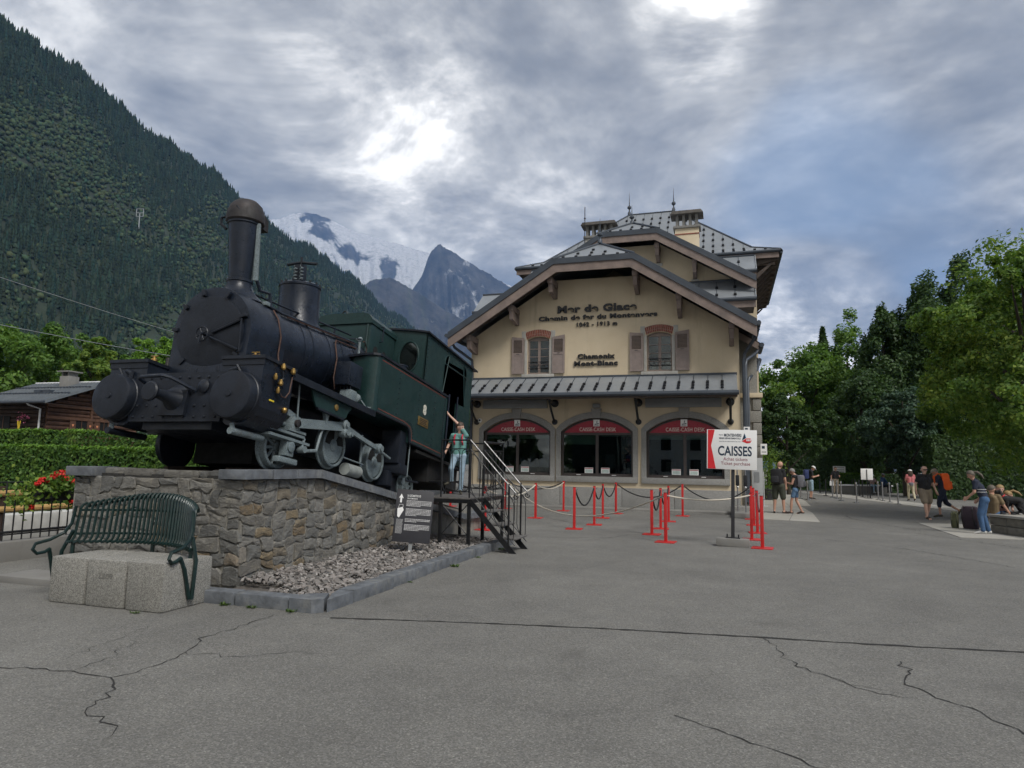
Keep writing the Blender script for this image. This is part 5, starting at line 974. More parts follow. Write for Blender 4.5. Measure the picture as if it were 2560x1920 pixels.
lp(MB().bbox((1.252, .20, -.01), (1.262, .30, .012), .003), 'yellow_tag', M('yellow_mark', (.65, .50, .03), .5)); lp(MB().sphere((1.265, .53, -.06), .04, 12, 8), 'brass_knob', BRASS)
# front beam, buffer, coupling bar
fb = lp(MB().box((-.74, -.035, -.33), (.74, .02, .33)), 'buffer_beam', LBF, smooth=False)
for k in range(9):
    lp(MB().sphere((-.62+k*.155, -.035, .26), .022, 8, 5), 'rivet', LBF, fb)
    if k not in (3, 4, 5): lp(MB().sphere((-.62+k*.155, -.035, -.12), .02, 8, 5), 'rivet', LBF, fb)
    lp(MB().sphere((-.66+k*.165, -.035, -.27), .02, 8, 5), 'rivet', LBF, fb)
bu = lp(MB().lathe((0, -.04, -.04), [(.20, 0), (.17, .03), (.085, .16), (.06, .30), (.06, .42), (0, .42)], 20, (0, -1, 0)), 'buffer_stem', LBF); lp(MB().lathe((0, -.43, -.04), [(0, 0), (.06, 0), (.125, .03), (.128, .055), (.11, .07), (0, .075)], 28, (0, -1, 0)), 'buffer_head', LBF, bu); lp(MB().prism([(-.2, -.26), (.2, -.26), (.22, .08), (-.10, .08)], xt, -.09, -.036), 'buffer_plate', LBF, bu, smooth=False)
lp(MB().tube([(-.40, -.02, .11), (-.36, -.34, .17), (-.30, -.38, .18), (.05, -.38, .19), (.13, -.33, .18), (.30, -.02, .07)], .024, 8), 'lifting_bar', LB); lp(MB().lathe((.42, -.035, .13), [(.075, 0), (.09, .03), (.05, .06), (0, .065)], 14, (0, -1, 0)), 'lamp_iron', LBF)
# running boards and green valances
for sg_ in (-1, 1):
    rb = lp(MB().box((sg_*.62 if sg_ > 0 else -1.27, .60, .44), (1.27 if sg_ > 0 else -.62, 2.95, .49)), 'running_board', LBF, smooth=False); lp(MB().box((sg_*1.235 if sg_ > 0 else -1.27, .60, .39), (1.27 if sg_ > 0 else -1.235, 2.95, .44)), 'edge_angle', LBF, rb, smooth=False)
    va_ = lp(MB().prism([(1.15, .44), (1.19, .36), (1.26, .25), (1.33, .18), (2.10, .17), (2.16, .20), (2.19, .27), (2.26, .34), (2.34, .44)], yx, sg_*1.18, sg_*1.21), 'valance', LG, smooth=False); lp(MB().lathe((sg_*1.21, 1.84, .29), [(0, 0), (.05, 0), (.05, .012), (.035, .02), (0, .02)], 18, (sg_, 0, 0)), 'brass_boss', BRASS, va_); lp(MB().prism([(1.35, .18), (1.36, .15), (2.08, .14), (2.10, .17)], yx, sg_*1.175, sg_*1.225), 'bottom_angle', LBF, va_, smooth=False)
lp(MB().bbox((.80, 2.34, .80), (1.06, 2.74, 1.19), .012), 'lubricator_box', LB)
pu = lp(MB().bbox((.86, 2.42, .53), (1.08, 2.62, .74), .03), 'mechanical_pump', LST)
for k in range(4): lp(MB().cyl((.84+k*.06, 2.48, .74), (.84+k*.06, 2.46, .82), .012, n=6), 'pump_pipe', LBF, pu)
lp(MB().lathe((1.05, 2.70, .64), [(0, 0), (.06, 0), (.075, .03), (.075, .07), (.04, .09), (0, .09)], 14, (0, -1, 0)), 'pump_wheel', LST, pu); lp(MB().tube([(1.1, 2.72, .62), (1.16, 2.80, .52), (1.2, 2.88, .53)], .014, 6), 'pump_crank', LST, pu); lp(MB().tube([(1.0, 2.62, .66), (1.02, 2.68, .66)], .03, 8), 'pump_shaft', LST, pu)
# side tanks
def rnd(poly, i, r, n=5):    # round corner i of an outline
    a, b, c = Vector(poly[i-1]), Vector(poly[i]), Vector(poly[(i+1) % len(poly)]); u = (a-b).normalized(); w = (c-b).normalized(); p, q = b+u*r, b+w*r; return [tuple((p*(1-t)**2+b*2*t*(1-t)+q*t*t)) for t in [k/n for k in range(n+1)]]
for sg_ in (-1, 1):
    ol = [(3.0, 1.47), (5.97, 1.51), (5.95, .19), (4.37, .22), (4.36, .50), (3.0, .50)]
    ol2 = ol[:4]+rnd(ol, 4, .26)+ol[5:]
    tk = lp(MB().prism(ol2, yx, sg_*1.0, sg_*1.25), 'side_tank', LG, smooth=False)
    cn = [(sg_*.70, 2.99), (sg_*1.00, 2.90), (sg_*1.13, 2.90), (sg_*1.21, 2.935), (sg_*1.245, 3.0), (sg_*1.249, 3.1), (sg_*.70, 3.1)]
    lp(MB().prism(cn, lambda u, v, w: (u, v, w), .50, 1.465), 'tank_front', LG, tk, smooth=True); lp(MB().box((sg_*.62 if sg_ > 0 else -1.0, 3.05, .5), (1.0 if sg_ > 0 else -.62, 5.9, 1.46)), 'tank_body', LG, tk, smooth=False)
    lp(MB().prism([(sg_*.60, 2.96), (sg_*.98, 2.87), (sg_*1.15, 2.87), (sg_*1.25, 2.93), (sg_*1.275, 3.02), (sg_*1.275, 5.98), (sg_*.60, 5.98)], lambda u, v, w: (u, v, w+(.012*(v-3)/3)), 1.465, 1.505), 'tank_top', LBF, tk, smooth=False)
    ln = [(3.0, 1.41), (5.85, 1.44)]; lp(MB().prism([(3.02, 1.405), (5.86, 1.44), (5.86, 1.452), (3.02, 1.417)], yx, sg_*1.2505, sg_*1.2525), 'lining', REDL, tk, smooth=False)
    inner = [(p[0]+(.07 if p[0] > 4.2 else 0), p[1]+.05) for p in rnd(ol, 4, .30)]; path = [(5.86, .26), (4.47, .285), *inner, (3.05, .56)]
    for a, b in zip(path, path[1:]):
        d = (Vector(b)-Vector(a)); n_ = Vector((-d.y, d.x)).normalized()*.006
        if d.length > .003: lp(MB().prism([tuple(Vector(a)-n_), tuple(Vector(b)-n_), tuple(Vector(b)+n_), tuple(Vector(a)+n_)], yx, sg_*1.2505, sg_*1.2525), 'lining', REDL, tk, smooth=False)
    edge = [(5.95, .19), (4.37, .22), *rnd(ol, 4, .26), (3.0, .5)]; lp(MB().tube([(sg_*1.245, p[0], p[1]) for p in edge], .022, 6), 'tank_edge', LBF, tk)
    if sg_ > 0:
        rv = MB().sphere((0, 0, 0), .013, 6, 4).mesh('rivet', LBF)
        rows = [(3.75, .62, 1.38, 9), (4.62, .62, 1.38, 9), (5.35, .35, 1.35, 9), (5.86, .28, 1.40, 26)]
        for s_, t0, t1, n in rows:
            for k in range(n): link('rivet', rv, tk, (1.252, s_-.02*(t1-t0), t0+(t1-t0)*k/(n-1)))
        for k in range(9): a = k/8; q = rnd(ol, 4, .26, 8)[k]; link('rivet', rv, tk, (1.252, q[0]+.10, q[1]+.09))
        for k in range(9): link('rivet', rv, tk, (.86+.035*k if False else .74, 2.975, .66+k*.085))
    lp(MB().lathe((sg_*.95, 4.26, 1.50), [(.13, 0), (.13, .16), (.145, .165), (.145, .185), (0, .19)], 20), 'filler_cap', LB, tk)
me = fit_text(text_mesh('number', '8', .26, .006, PALE8, bold=.012), .13); link('number', me, LO, (1.258, 4.88, .87), (R(90), 0, R(90)))
pl = lp(MB().bbox((1.251, 4.63, .625), (1.262, 5.09, .79), .004), 'builder_plate', BRASS)
for k in range(4): lp(MB().box((1.2625, 4.68+.02*(k % 2), .65+k*.032), (1.2645, 5.04-.03*(k % 3), .664+k*.032)), 'plate_text', RUST, pl, smooth=False)
# firebox cover with roof in front of the cab
fc = lp(MB().bbox((-.60, 3.68, 1.55), (.56, 4.68, 2.40), .05), 'firebox_cover', LG); lp(MB().prism([(-.62, 2.36), (.58, 2.36), (.58, 2.44), (.50, 2.54), (.38, 2.57), (-.42, 2.57), (-.54, 2.54), (-.62, 2.44)], xt, 3.65, 4.70), 'cover_lid', LG, fc, smooth=False)
for s_ in (3.93, 4.27): lp(MB().lathe((.562, s_, 1.89), [(0, 0), (.085, 0), (.085, .004), (0, .004)], 18, (1, 0, 0)), 'vent_hole', VOID, fc)
lp(MB().tube([(.60, 3.98, 2.38), (.66, 3.98, 2.38), (.66, 3.98, 2.08), (.60, 3.98, 2.08)], .014, 6), 'grab_rail', LB, fc); lp(MB().tube([(.5, 3.66, 2.34), (.5, 3.66, 1.8)], .016, 6), 'edge_pipe', LG, fc); lp(MB().tube([(-.12+.05*math.cos(t*PI/6), 3.8, 2.62+.06*math.sin(t*PI/6)) for t in range(12)], .014, 5, True), 'lifting_ring', LBF, fc)
wc = lp(MB().tube([(.75, 3.05, 1.50), (.75, 3.03, 1.76), (.70, 2.98, 1.80)], .022, 7), 'water_valve', LST); lp(MB().tube([(.68, 3.18, 1.50), (.68, 3.16, 1.84)], .018, 7), 'valve_stem', LST, wc); lp(MB().sphere((.75, 3.03, 1.80), .045), 'valve_cap', LST, wc); lp(MB().sphere((.68, 3.16, 1.86), .04), 'valve_cap', LST, wc); lp(MB().tube([(.72, 3.2, 1.82), (.66, 3.35, 1.88), (.62, 3.5, 1.80), (.60, 3.55, 1.5)], .011, 6), 'copper_pipe', COPPER, wc); lp(MB().tube([(.80, 3.0, 1.80), (.6, 2.95, 1.80)], .012, 6), 'valve_bar', LBF, wc)
# cab
cabR = [(x_, 2.60-.10*(x_/1.25)**2) for x_ in [1.25-2.5*k/12 for k in range(13)]]
def oval(cx, cz, rx, rz, n=20): return [(cx+rx*math.cos(2*PI*k/n), cz+rz*math.sin(2*PI*k/n)) for k in range(n)]
lp(MB().prism([(-1.25, 1.45), (1.25, 1.45)]+cabR, xt, 4.70, 4.735, [oval(.88, 2.0, .205, .31)[::-1], oval(-.88, 2.0, .205, .31)[::-1]]), 'cab_front', LG, smooth=False)
for sg_ in (-1, 1):
    ri = lp(MB().tube([(sg_*.88+.215*math.cos(t*PI/12), 4.695, 2.0+.32*math.sin(t*PI/12)) for t in range(24)], .018, 6, True), 'window_ring', LG); lp(MB().prism(oval(sg_*.88, 2.0, .205, .31), xt, 4.712, 4.717), 'window_pane', PANE, ri, smooth=False)
    op = [(5.65, 1.50), (6.93, 1.50), (6.93, 2.40), (5.65, 2.36)]; o2 = op[:2]+rnd(op, 2, .22)+rnd(op, 3, .22)
    sd2 = lp(MB().prism([(4.70, 1.49), (5.98, 1.49), (5.98, 1.5), (5.65, 1.5)]+rnd(op, 3, .22)+rnd(op, 2, .22)+[(6.93, 1.5), (6.47, 1.47), (6.47, .16), (7.30, .16), (7.30, 2.50), (4.70, 2.50)], yx, sg_*1.22, sg_*1.25), 'cab_side', LG, smooth=False)
    lp(MB().tube([(sg_*1.25, 5.655, 1.5)]+[(sg_*1.25, p[0], p[1]) for p in rnd(op, 3, .22)+rnd(op, 2, .22)]+[(sg_*1.25, 6.925, 1.5)], .016, 6), 'opening_beading', LG, sd2)
    lp(MB().prism([(6.49, .20), (7.28, .20), (7.28, 1.42), (6.49, 1.45)], yx, sg_*1.251, sg_*1.262), 'rear_panel', LG, sd2, smooth=False); lp(MB().tube([(sg_*1.27, 6.47, .3), (sg_*1.27, 6.47, 1.62)], .017, 7), 'grab_post', LB, sd2); lp(MB().tube([(sg_*1.27, 6.0, .2), (sg_*1.27, 6.0, 1.56)], .02, 7), 'tank_post', LB, sd2)
    if sg_ > 0:
        for k in range(12): link('rivet', rv, sd2, (1.252, 4.78, 1.55+k*.078))
        for k in range(14): link('rivet', rv, sd2, (1.252, 4.9+k*.17, 2.44))
rf = MB(); xs_ = [1.30-2.6*k/14 for k in range(15)]; rf.prism([(x_, 2.635-.11*(x_/1.25)**2) for x_ in xs_]+[(x_, 2.60-.11*(x_/1.25)**2) for x_ in xs_[::-1]], xt, 4.66, 7.52); lp(rf, 'cab_roof', LBF)
lp(MB().box((-1.22, 4.74, .10), (1.22, 7.25, .16)), 'cab_floor', VOID, smooth=False); lp(MB().box((-1.20, 7.20, .16), (1.20, 7.28, 2.5)), 'cab_rear', LG, smooth=False); lp(MB().box((-.9, 4.75, .2), (.9, 5.2, 1.9)), 'backhead', VOID, smooth=False)
for x_ in (-.4, .1, .5): lp(MB().cyl((x_, 5.1, 1.4), (x_, 5.35, 1.4), .06), 'gauge', BRASS)
# wheels and motion
def wheel(x, s, t, r, spoked, sg_, face):
    w = lp(MB().lathe((x, s, t), [(r*.80, -.12), (r+.03, -.12), (r+.03, -.095), (r, -.085), (r-.006, .0), (r*.93, .012), (r*.88, .012), (r*.86, -.02), (r*.80, -.02)], 40, (sg_, 0, 0), cap=False), 'wheel', LST if face else LBF)
    if not spoked:
        lp(MB().lathe((x, s, t), [(0, -.02), (r*.87, -.02), (r*.87, -.10), (0, -.10)], 36, (sg_, 0, 0)), 'wheel_disc', LST if face else LBF, w); lp(MB().lathe((x, s, t), [(.0, .01), (.06, .01), (.09, -.015), (.09, -.03), (0, -.03)], 20, (sg_, 0, 0)), 'hub', LST if face else LBF, w)
        for a0, a1 in ((95, 175), (8, 62)):
            A = [(s+r*k_*math.cos(R(a)), t+r*k_*math.sin(R(a))) for k_, rg_ in ((.82, range(a0, a1+1, 8)), (.34, range(a1, a0-1, -8))) for a in rg_]; lp(MB().prism(A, yx, x+sg_*-.018, x+sg_*-.014), 'wheel_recess', VOID, w, smooth=False)
    else:
        for k in range(10): a = k*2*PI/10+.2; lp(MB().tube([(x-sg_*.05, s+.05*math.cos(a), t+.05*math.sin(a)), (x-sg_*.05, s+r*.84*math.cos(a), t+r*.84*math.sin(a))], .022, 6), 'spoke', LST if face else LBF, w)
        lp(MB().lathe((x, s, t), [(0, 0), (.07, 0), (.07, -.1), (0, -.1)], 16, (sg_, 0, 0)), 'hub', LST if face else LBF, w)
for sg_ in (-1, 1):
    f_ = sg_ > 0; wheel(sg_*.95, 2.34, -.22, .335, False, sg_, f_); wheel(sg_*.95, 3.70, -.26, .32, False, sg_, f_); wheel(sg_*.92, .98, -.47, .31, f_, sg_, f_); wheel(sg_*.82, 5.35, -.50, .24, True, sg_, f_)
m_ = LST
lp(MB().bbox((.98, .92, -.60), (1.10, 1.10, -.34), .012), 'axle_box', m_); lp(MB().lathe((1.10, 1.01, -.47), [(0, 0), (.075, 0), (.075, .02), (.05, .03), (0, .03)], 20, (1, 0, 0)), 'axle_cap', m_); lp(MB().bbox((.98, .80, -.70), (1.10, 1.22, -.62), .02), 'spring_hanger', m_)
pr_ = lp(MB().cyl((.98, .60, -.13), (.98, 1.0, -.16), .035), 'piston_rod', m_); lp(MB().cyl((.98, .62, -.13), (.98, .80, -.14), .075, n=16), 'gland', m_, pr_); lp(MB().bbox((.93, .95, -.24), (1.12, 1.15, -.04), .02), 'crosshead', m_, pr_)
for z, s0, s1 in ((-.29, .48, 1.28), (-.37, .50, 1.42), (-.235, .9, 1.3)): lp(MB().box((.93, s0, z-.018), (1.12, s1, z+.018), Matrix.Translation((0, 0, 0))), 'slide_bar', m_, smooth=False)
lp(MB().prism([(.62, .10), (1.20, -.02), (1.24, -.09), (.62, .0)], yx, 1.02, 1.07), 'motion_bracket', m_, smooth=False); lp(MB().tube([(1.12, .98, .42), (1.12, 1.06, -.22)], .014, 6), 'hanging_link', m_); lp(MB().cyl((.98, 1.04, -.13), (1.16, 1.04, -.13), .055, n=14), 'crosshead_pin', RUST)
lp(MB().prism([(1.06, -.19), (2.22, .0), (2.24, .14), (1.08, -.05)], yx, 1.10, 1.16), 'rocking_beam', m_, smooth=False); lp(MB().prism([(1.62, .20), (1.78, .20), (1.70, -.0)], yx, 1.12, 1.17), 'beam_bracket', m_, smooth=False)
lp(MB().prism([(2.2, .05), (3.42, -.11), (3.42, -.03), (2.22, .09)], yx, 1.10, 1.15), 'coupling_rod', m_, smooth=False); lp(MB().prism([(2.18, .10), (3.26, -.06), (3.30, .0), (2.26, .17)], yx, 1.03, 1.08), 'radius_rod', m_, smooth=False)
for s_, t_, r_ in ((2.22, .10, .075), (2.24, -.02, .075), (2.38, -.03, .05), (3.40, -.07, .085)): lp(MB().lathe((1.10, s_, t_), [(0, 0), (r_, 0), (r_, .09), (r_*.6, .11), (r_*.6, .13), (0, .13)], 18, (1, 0, 0)), 'rod_bearing', m_)
lp(MB().tube([(1.12, 3.45, -.08), (1.12, 3.9, -.16)], .025, 8), 'crank_extension', m_); lp(MB().tube([(1.12, 1.72, .0), (1.12, 1.66, -.16), (1.12, 1.60, -.42)], .022, 7), 'brake_lever', m_); lp(MB().tube([(1.12, 1.60, -.42), (1.12, 1.28, -.48)], .025, 7), 'brake_rod', m_); lp(MB().cyl((1.05, 1.27, -.46), (1.16, 1.27, -.46), .05, n=12), 'brake_pin', m_); lp(MB().tube([(1.1, 1.25, -.46), (1.1, 1.30, -.30)], .022, 7), 'brake_link', m_)
lp(MB().cyl((.95, 2.72, -.52), (.95, 3.14, -.52), .10, n=18), 'brake_cylinder', M('streaked_grey', (.24, .26, .25), .55, var=.3, scale=6, dirt=((.14, .09, .06), .6))); lp(MB().tube([(1.0, 2.55, -.36), (1.0, 3.2, -.38)], .014, 6), 'brake_pipe', m_); lp(MB().tube([(1.0, 3.1, -.36), (1.0, 3.06, .1)], .022, 6), 'frame_stay', m_)
lp(MB().bbox((.80, 4.12, -.20), (1.18, 4.42, .40), .01), 'ash_box', LBF); lp(MB().bbox((.78, 4.16, -.38), (1.20, 4.52, -.20), .01), 'step_box', LBF); lp(MB().tube([(1.2, 4.5, .3), (1.2, 4.5, -.4)], .012, 6), 'step_bar', LST)
lp(MB().bbox((.78, 4.05, -.62), (1.05, 4.25, -.35), .02), 'brake_hanger', LBF); lp(MB().lathe((1.0, 4.62, -.48), [(0, 0), (.07, 0), (.07, .08), (0, .08)], 14, (1, 0, 0)), 'damper_boss', LST); lp(MB().tube([(1.0, 4.6, -.44), (1.0, 5.4, -.40)], .022, 7), 'damper_rod', LBF); lp(MB().prism([(4.28, -.45), (4.45, -.45), (4.5, -.68), (4.3, -.70)], yx, .9, 1.0), 'spring_plate', LBF, smooth=False)
lp(MB().box((-1.1, 5.6, -.35), (1.1, 7.2, .12)), 'rear_frame', VOID, smooth=False)
# ================================================================ VEGETATION
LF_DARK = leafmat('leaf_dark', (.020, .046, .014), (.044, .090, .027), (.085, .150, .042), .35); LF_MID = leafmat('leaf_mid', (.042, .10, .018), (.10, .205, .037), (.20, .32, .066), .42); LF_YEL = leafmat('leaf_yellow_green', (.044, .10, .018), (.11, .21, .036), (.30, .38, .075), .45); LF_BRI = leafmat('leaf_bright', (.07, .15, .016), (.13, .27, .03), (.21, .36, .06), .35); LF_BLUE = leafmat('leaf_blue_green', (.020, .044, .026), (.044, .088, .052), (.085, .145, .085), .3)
HED = leafmat('hedge_leaf', (.022, .060, .010), (.055, .130, .020), (.14, .23, .035), .3, 1.5); BARK = M('bark', (.055, .045, .035), .95, var=.35, scale=8, bump=.8, bscale=18)
def leaf_mesh(name, pts, nrm, size, mat, seed, asp=.6, rnd=.75):
    rg = np.random.default_rng(seed); n = len(pts); d = rg.normal(size=(n, 3))*rnd+nrm; d /= np.linalg.norm(d, axis=1, keepdims=True)+1e-9
    r = rg.normal(size=(n, 3)); a = np.cross(d, r); a /= np.linalg.norm(a, axis=1, keepdims=True)+1e-9; b = np.cross(d, a); s = (size*rg.uniform(.6, 1.35, (n, 1)))
    a *= s; b *= s*asp; fold = d*s*.18
    V = np.stack([pts-a, pts+b*.9+fold, pts+a, pts-b*.9+fold], 1).reshape(-1, 3); F = np.arange(n*4).reshape(-1, 4)
    me = bpy.data.meshes.new(name); me.vertices.add(len(V)); me.vertices.foreach_set('co', V.ravel()); me.loops.add(n*4); me.loops.foreach_set('vertex_index', F.ravel()); me.polygons.add(n); me.polygons.foreach_set('loop_start', np.arange(0, n*4, 4)); me.update(calc_edges=True); me.materials.append(mat); return me
def crown_pts(cx, cz, rx, rz, n, nclump, seed, ry=None, shell=.55, cs=.22, cone=0.):
    rg = np.random.default_rng(seed); ry = ry or rx; u = rg.normal(size=(nclump, 3)); u /= np.linalg.norm(u, axis=1, keepdims=True); rad = rg.uniform(shell, 1., (nclump, 1))**.6
    lump = 1+.22*np.sin(u[:, :1]*5+seed)+.18*np.sin(u[:, 2:]*7+seed*2); cc = u*rad*lump*np.array([rx, ry, rz]); k = rg.integers(0, nclump, n); rr = cs*(rx+rz)/2*rg.uniform(.55, 1.25, nclump)
    v = rg.normal(size=(n, 3)); v /= np.linalg.norm(v, axis=1, keepdims=True); p = cc[k]+v*(rr[k, None]*rg.random((n, 1))**.45)*np.array([1, 1, .8]); nr = v*.6+np.array([0, 0, .5])+u[k]*.4
    if cone: p[:, :2] *= np.clip(1.12-cone*(p[:, 2:]/rz+1)/2, .12, 2)
    return p+np.array([0, 0, cz]), nr
def tree(name, label, px, dist, ytop, ybot, hwpx, mat, n, leaf, seed, nclump=90, group='trees around the forecourt', trunk=True, cs=.22, cone=0.):
    base = at_dist(px, 1200, dist); x, y = base.x, base.y; zt = at_dist(px, ytop, dist).z; zb = at_dist(px, ybot, dist).z; rx = hwpx/1700*dist*1.02; rz = (zt-zb)/2; cz = (zt+zb)/2
    t = thing(name, label, 'tree', (x, y, 0), group=group); n = int(n*2.1); leaf = leaf*.64; p, nr = crown_pts(0, cz, rx*.88, rz*.90, n, nclump, seed, cs=cs, cone=cone)
    link('crown', leaf_mesh('crown', p, nr, leaf, mat, seed), t)
    if trunk:
        rg = random.Random(seed); r0_ = max(.10, rz*.045); mb = MB().tube([(0, 0, -.1), (rg.uniform(-.1, .1), rg.uniform(-.1, .1), zb*.5+.3), (rg.uniform(-.2, .2), 0, cz), (0, 0, zt-rz*.35)], [r0_*1.4, r0_, r0_*.7, r0_*.2], 9); mb.build('trunk', BARK, t, True)
        for k in range(6):
            a = rg.uniform(0, 6.28); h = zb+(cz-zb)*rg.uniform(.0, 1.0); e = Vector((math.cos(a)*rx*.7, math.sin(a)*rx*.7, h+rz*.6)); MB().tube([(0, 0, h-.2), e*.5+Vector((0, 0, h*.5)), e], [r0_*.55, r0_*.35, r0_*.1], 6).build('limb', BARK, t, True)
    return t
tree('round_tree', 'clipped round tree standing right of the station building', 1972, 46, 990, 1168, 96, LF_DARK, 15000, .15, 3, 190, cs=.13)
tree('broadleaf_tree', 'pale green tree just behind the station corner', 1925, 62, 935, 1195, 80, LF_YEL, 8000, .22, 5)
tree('broadleaf_tree', 'tall green tree rising behind the round tree', 2020, 66, 838, 1195, 105, LF_MID, 15000, .24, 6, 150)
tree('broadleaf_tree', 'green tree with a rounded top left of the dark tall trees', 2130, 68, 812, 1195, 110, LF_MID, 15000, .24, 7, 150, cone=.4)
tree('broadleaf_tree', 'dark tree with a stepped outline in the middle of the wood edge', 2225, 60, 760, 1195, 120, LF_DARK, 15000, .22, 8, 150, cone=.75)
tree('broadleaf_tree', 'narrow dark tree left of the tallest one', 2285, 63, 735, 1195, 100, LF_DARK, 12000, .22, 11, 130, cone=.8)
tree('broadleaf_tree', 'tallest dark tree at the wood edge', 2350, 62, 660, 1195, 140, LF_DARK, 18000, .23, 9, 170, cone=.7)
tree('broadleaf_tree', 'dark tree behind the near maple', 2455, 64, 655, 1195, 140, LF_DARK, 16000, .23, 10, 160, cone=.6)
tree('broadleaf_tree', 'dark tree at the right edge behind the maple', 2570, 62, 690, 1195, 130, LF_DARK, 10000, .24, 12)
tree('shrub_tree', 'blue green shrub tree low in front of the dark trees', 2265, 50, 950, 1200, 72, LF_BLUE, 9000, .17, 13, 110)
tree('shrub_tree', 'dark bushy tree behind the seated people', 2160, 54, 930, 1205, 85, LF_DARK, 9000, .19, 14, 110)
mp = tree('maple_tree', 'near maple with yellow green leaves at the right edge', 2590, 27, 612, 1150, 255, LF_YEL, 32000, .11, 15, 320, cs=.12, cone=.3)
tree('maple_tree', 'second maple filling the lower right edge', 2690, 31, 560, 1150, 260, LF_YEL, 9000, .14, 16, 140)
sp_ = at_dist(2070, 1200, 70); t = thing('spruce_tree', 'single dark spruce tip poking above the green trees', 'tree', (sp_.x, sp_.y, 0), group='trees around the forecourt'); zt = at_dist(2071, 818, 70).z
rg2 = np.random.default_rng(3); hh = rg2.random(2600)**.7; rr2 = (1-hh)*2.6*rg2.random(2600)**.4; aa = rg2.random(2600)*6.28; P_ = np.stack([rr2*np.cos(aa), rr2*np.sin(aa), zt*(.35+.65*hh)-rr2*.25], 1); link('crown', leaf_mesh('crown', P_, np.stack([np.cos(aa), np.sin(aa), 0*aa+.4], 1), .26, LF_DARK, 5, .3), t); MB().cyl((0, 0, 0), (0, 0, zt*.97), .2, .02).build('trunk', BARK, t, True)
# left side trees near the chalet
tree('broadleaf_tree', 'bright yellow green round tree left of the smokebox', 392, 62, 838, 985, 78, LF_BRI, 9000, .2, 21, 110, 'trees by the chalet')
for i, (px, d, yt, yb, hw, m_, lb) in enumerate(((40, 70, 800, 1060, 75, LF_MID, 'dark green tree at the left edge above the chalet roof'), (130, 78, 815, 1060, 80, LF_MID, 'dense green tree behind the chalet ridge'), (212, 66, 862, 1010, 58, LF_YEL, 'pale leafy tree between the chalet and the bright round tree'), (290, 74, 880, 1000, 55, LF_MID, 'bushy tree right above the chalet chimney'), (-60, 60, 770, 1080, 90, LF_MID, 'tall tree just outside the left edge'), (250, 90, 850, 1000, 70, LF_BLUE, 'blue green tree behind the pale leafy tree'), (470, 80, 880, 1060, 70, LF_MID, 'green tree behind the bright round tree'))):
    tree('broadleaf_tree', lb, px, d, yt, yb, hw, m_, 6500, .26, 30+i, 80, 'trees by the chalet')
side_ = ('left edge', 'chalet roof', 'bright round tree', 'smokebox', 'boiler', 'steam dome', 'cab', 'station')
for i in range(16):
    px = -180+i*95; d = 150+30*(i % 3); yt = 905+25*math.sin(i*1.7)+max(0, px-350)*.09
    tree('broadleaf_tree', '%s tree, %s at the mountain foot beyond the %s' % (('dark green', 'mid green', 'blue green')[i % 3], ('first of two', 'second of two')[i % 2], side_[i//2]), px, d, yt, 1150, 75, (LF_DARK, LF_MID, LF_BLUE)[i % 3], 2200, .75, 60+i, 60, 'belt of trees at the mountain foot', trunk=True, cs=.25)
def hedge(name, label, x0, x1, y0, y1, ztop, n, leaf, seed, mat=HED, group='clipped hedges', rl=0., rr3=0., zt1=None):
    zt1 = ztop if zt1 is None else zt1; rg = np.random.default_rng(seed); t = thing(name, label, 'hedge', ((x0+x1)/2, (y0+y1)/2, 0), group=group); W_ = x1-x0; D = y1-y0; A = [W_*ztop, W_*ztop*.4, W_*D, D*ztop, D*ztop]; k = rg.choice(5, n, p=np.array(A)/sum(A)); u, v = rg.random(n), rg.random(n)
    P = np.zeros((n, 3)); Nn = np.zeros((n, 3))
    for i, (fx, nr) in enumerate(((lambda u, v: (u*W_, 0*u, v), (0, -1, .15)), (lambda u, v: (u*W_, 0*u+D, v), (0, 1, .1)), (lambda u, v: (u*W_, v*D, 0*u+1), (0, 0, 1)), (lambda u, v: (0*u, u*D, v), (-1, 0, .1)), (lambda u, v: (0*u+W_, u*D, v), (1, 0, .1)))):
        m = k == i; q = fx(u[m], v[m]); P[m, 0], P[m, 1], P[m, 2] = q; Nn[m] = nr
    top = ztop+(zt1-ztop)*P[:, 0]/W_
    if rl: top = np.where(P[:, 0] < rl, top*(.55+.45*np.sqrt(np.clip(1-((rl-P[:, 0])/rl)**2, 0, 1))), top)
    P[:, 2] *= top; P += rg.normal(0, .028, (n, 3)); P[:, 0] += x0-(x0+x1)/2; P[:, 1] += y0-(y0+y1)/2
    link('foliage', leaf_mesh('foliage', P, Nn, leaf, mat, seed, .45, .38), t)
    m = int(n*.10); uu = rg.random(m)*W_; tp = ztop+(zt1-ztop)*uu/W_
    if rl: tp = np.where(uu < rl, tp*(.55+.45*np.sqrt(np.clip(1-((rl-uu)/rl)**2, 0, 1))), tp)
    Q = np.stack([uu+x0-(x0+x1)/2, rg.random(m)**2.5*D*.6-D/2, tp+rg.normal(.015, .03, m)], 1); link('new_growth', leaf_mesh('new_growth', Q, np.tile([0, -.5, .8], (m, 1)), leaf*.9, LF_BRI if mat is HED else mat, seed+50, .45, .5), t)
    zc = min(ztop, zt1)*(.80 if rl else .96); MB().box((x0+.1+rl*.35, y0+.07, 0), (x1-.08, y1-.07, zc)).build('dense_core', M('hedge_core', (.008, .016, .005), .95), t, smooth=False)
    return t
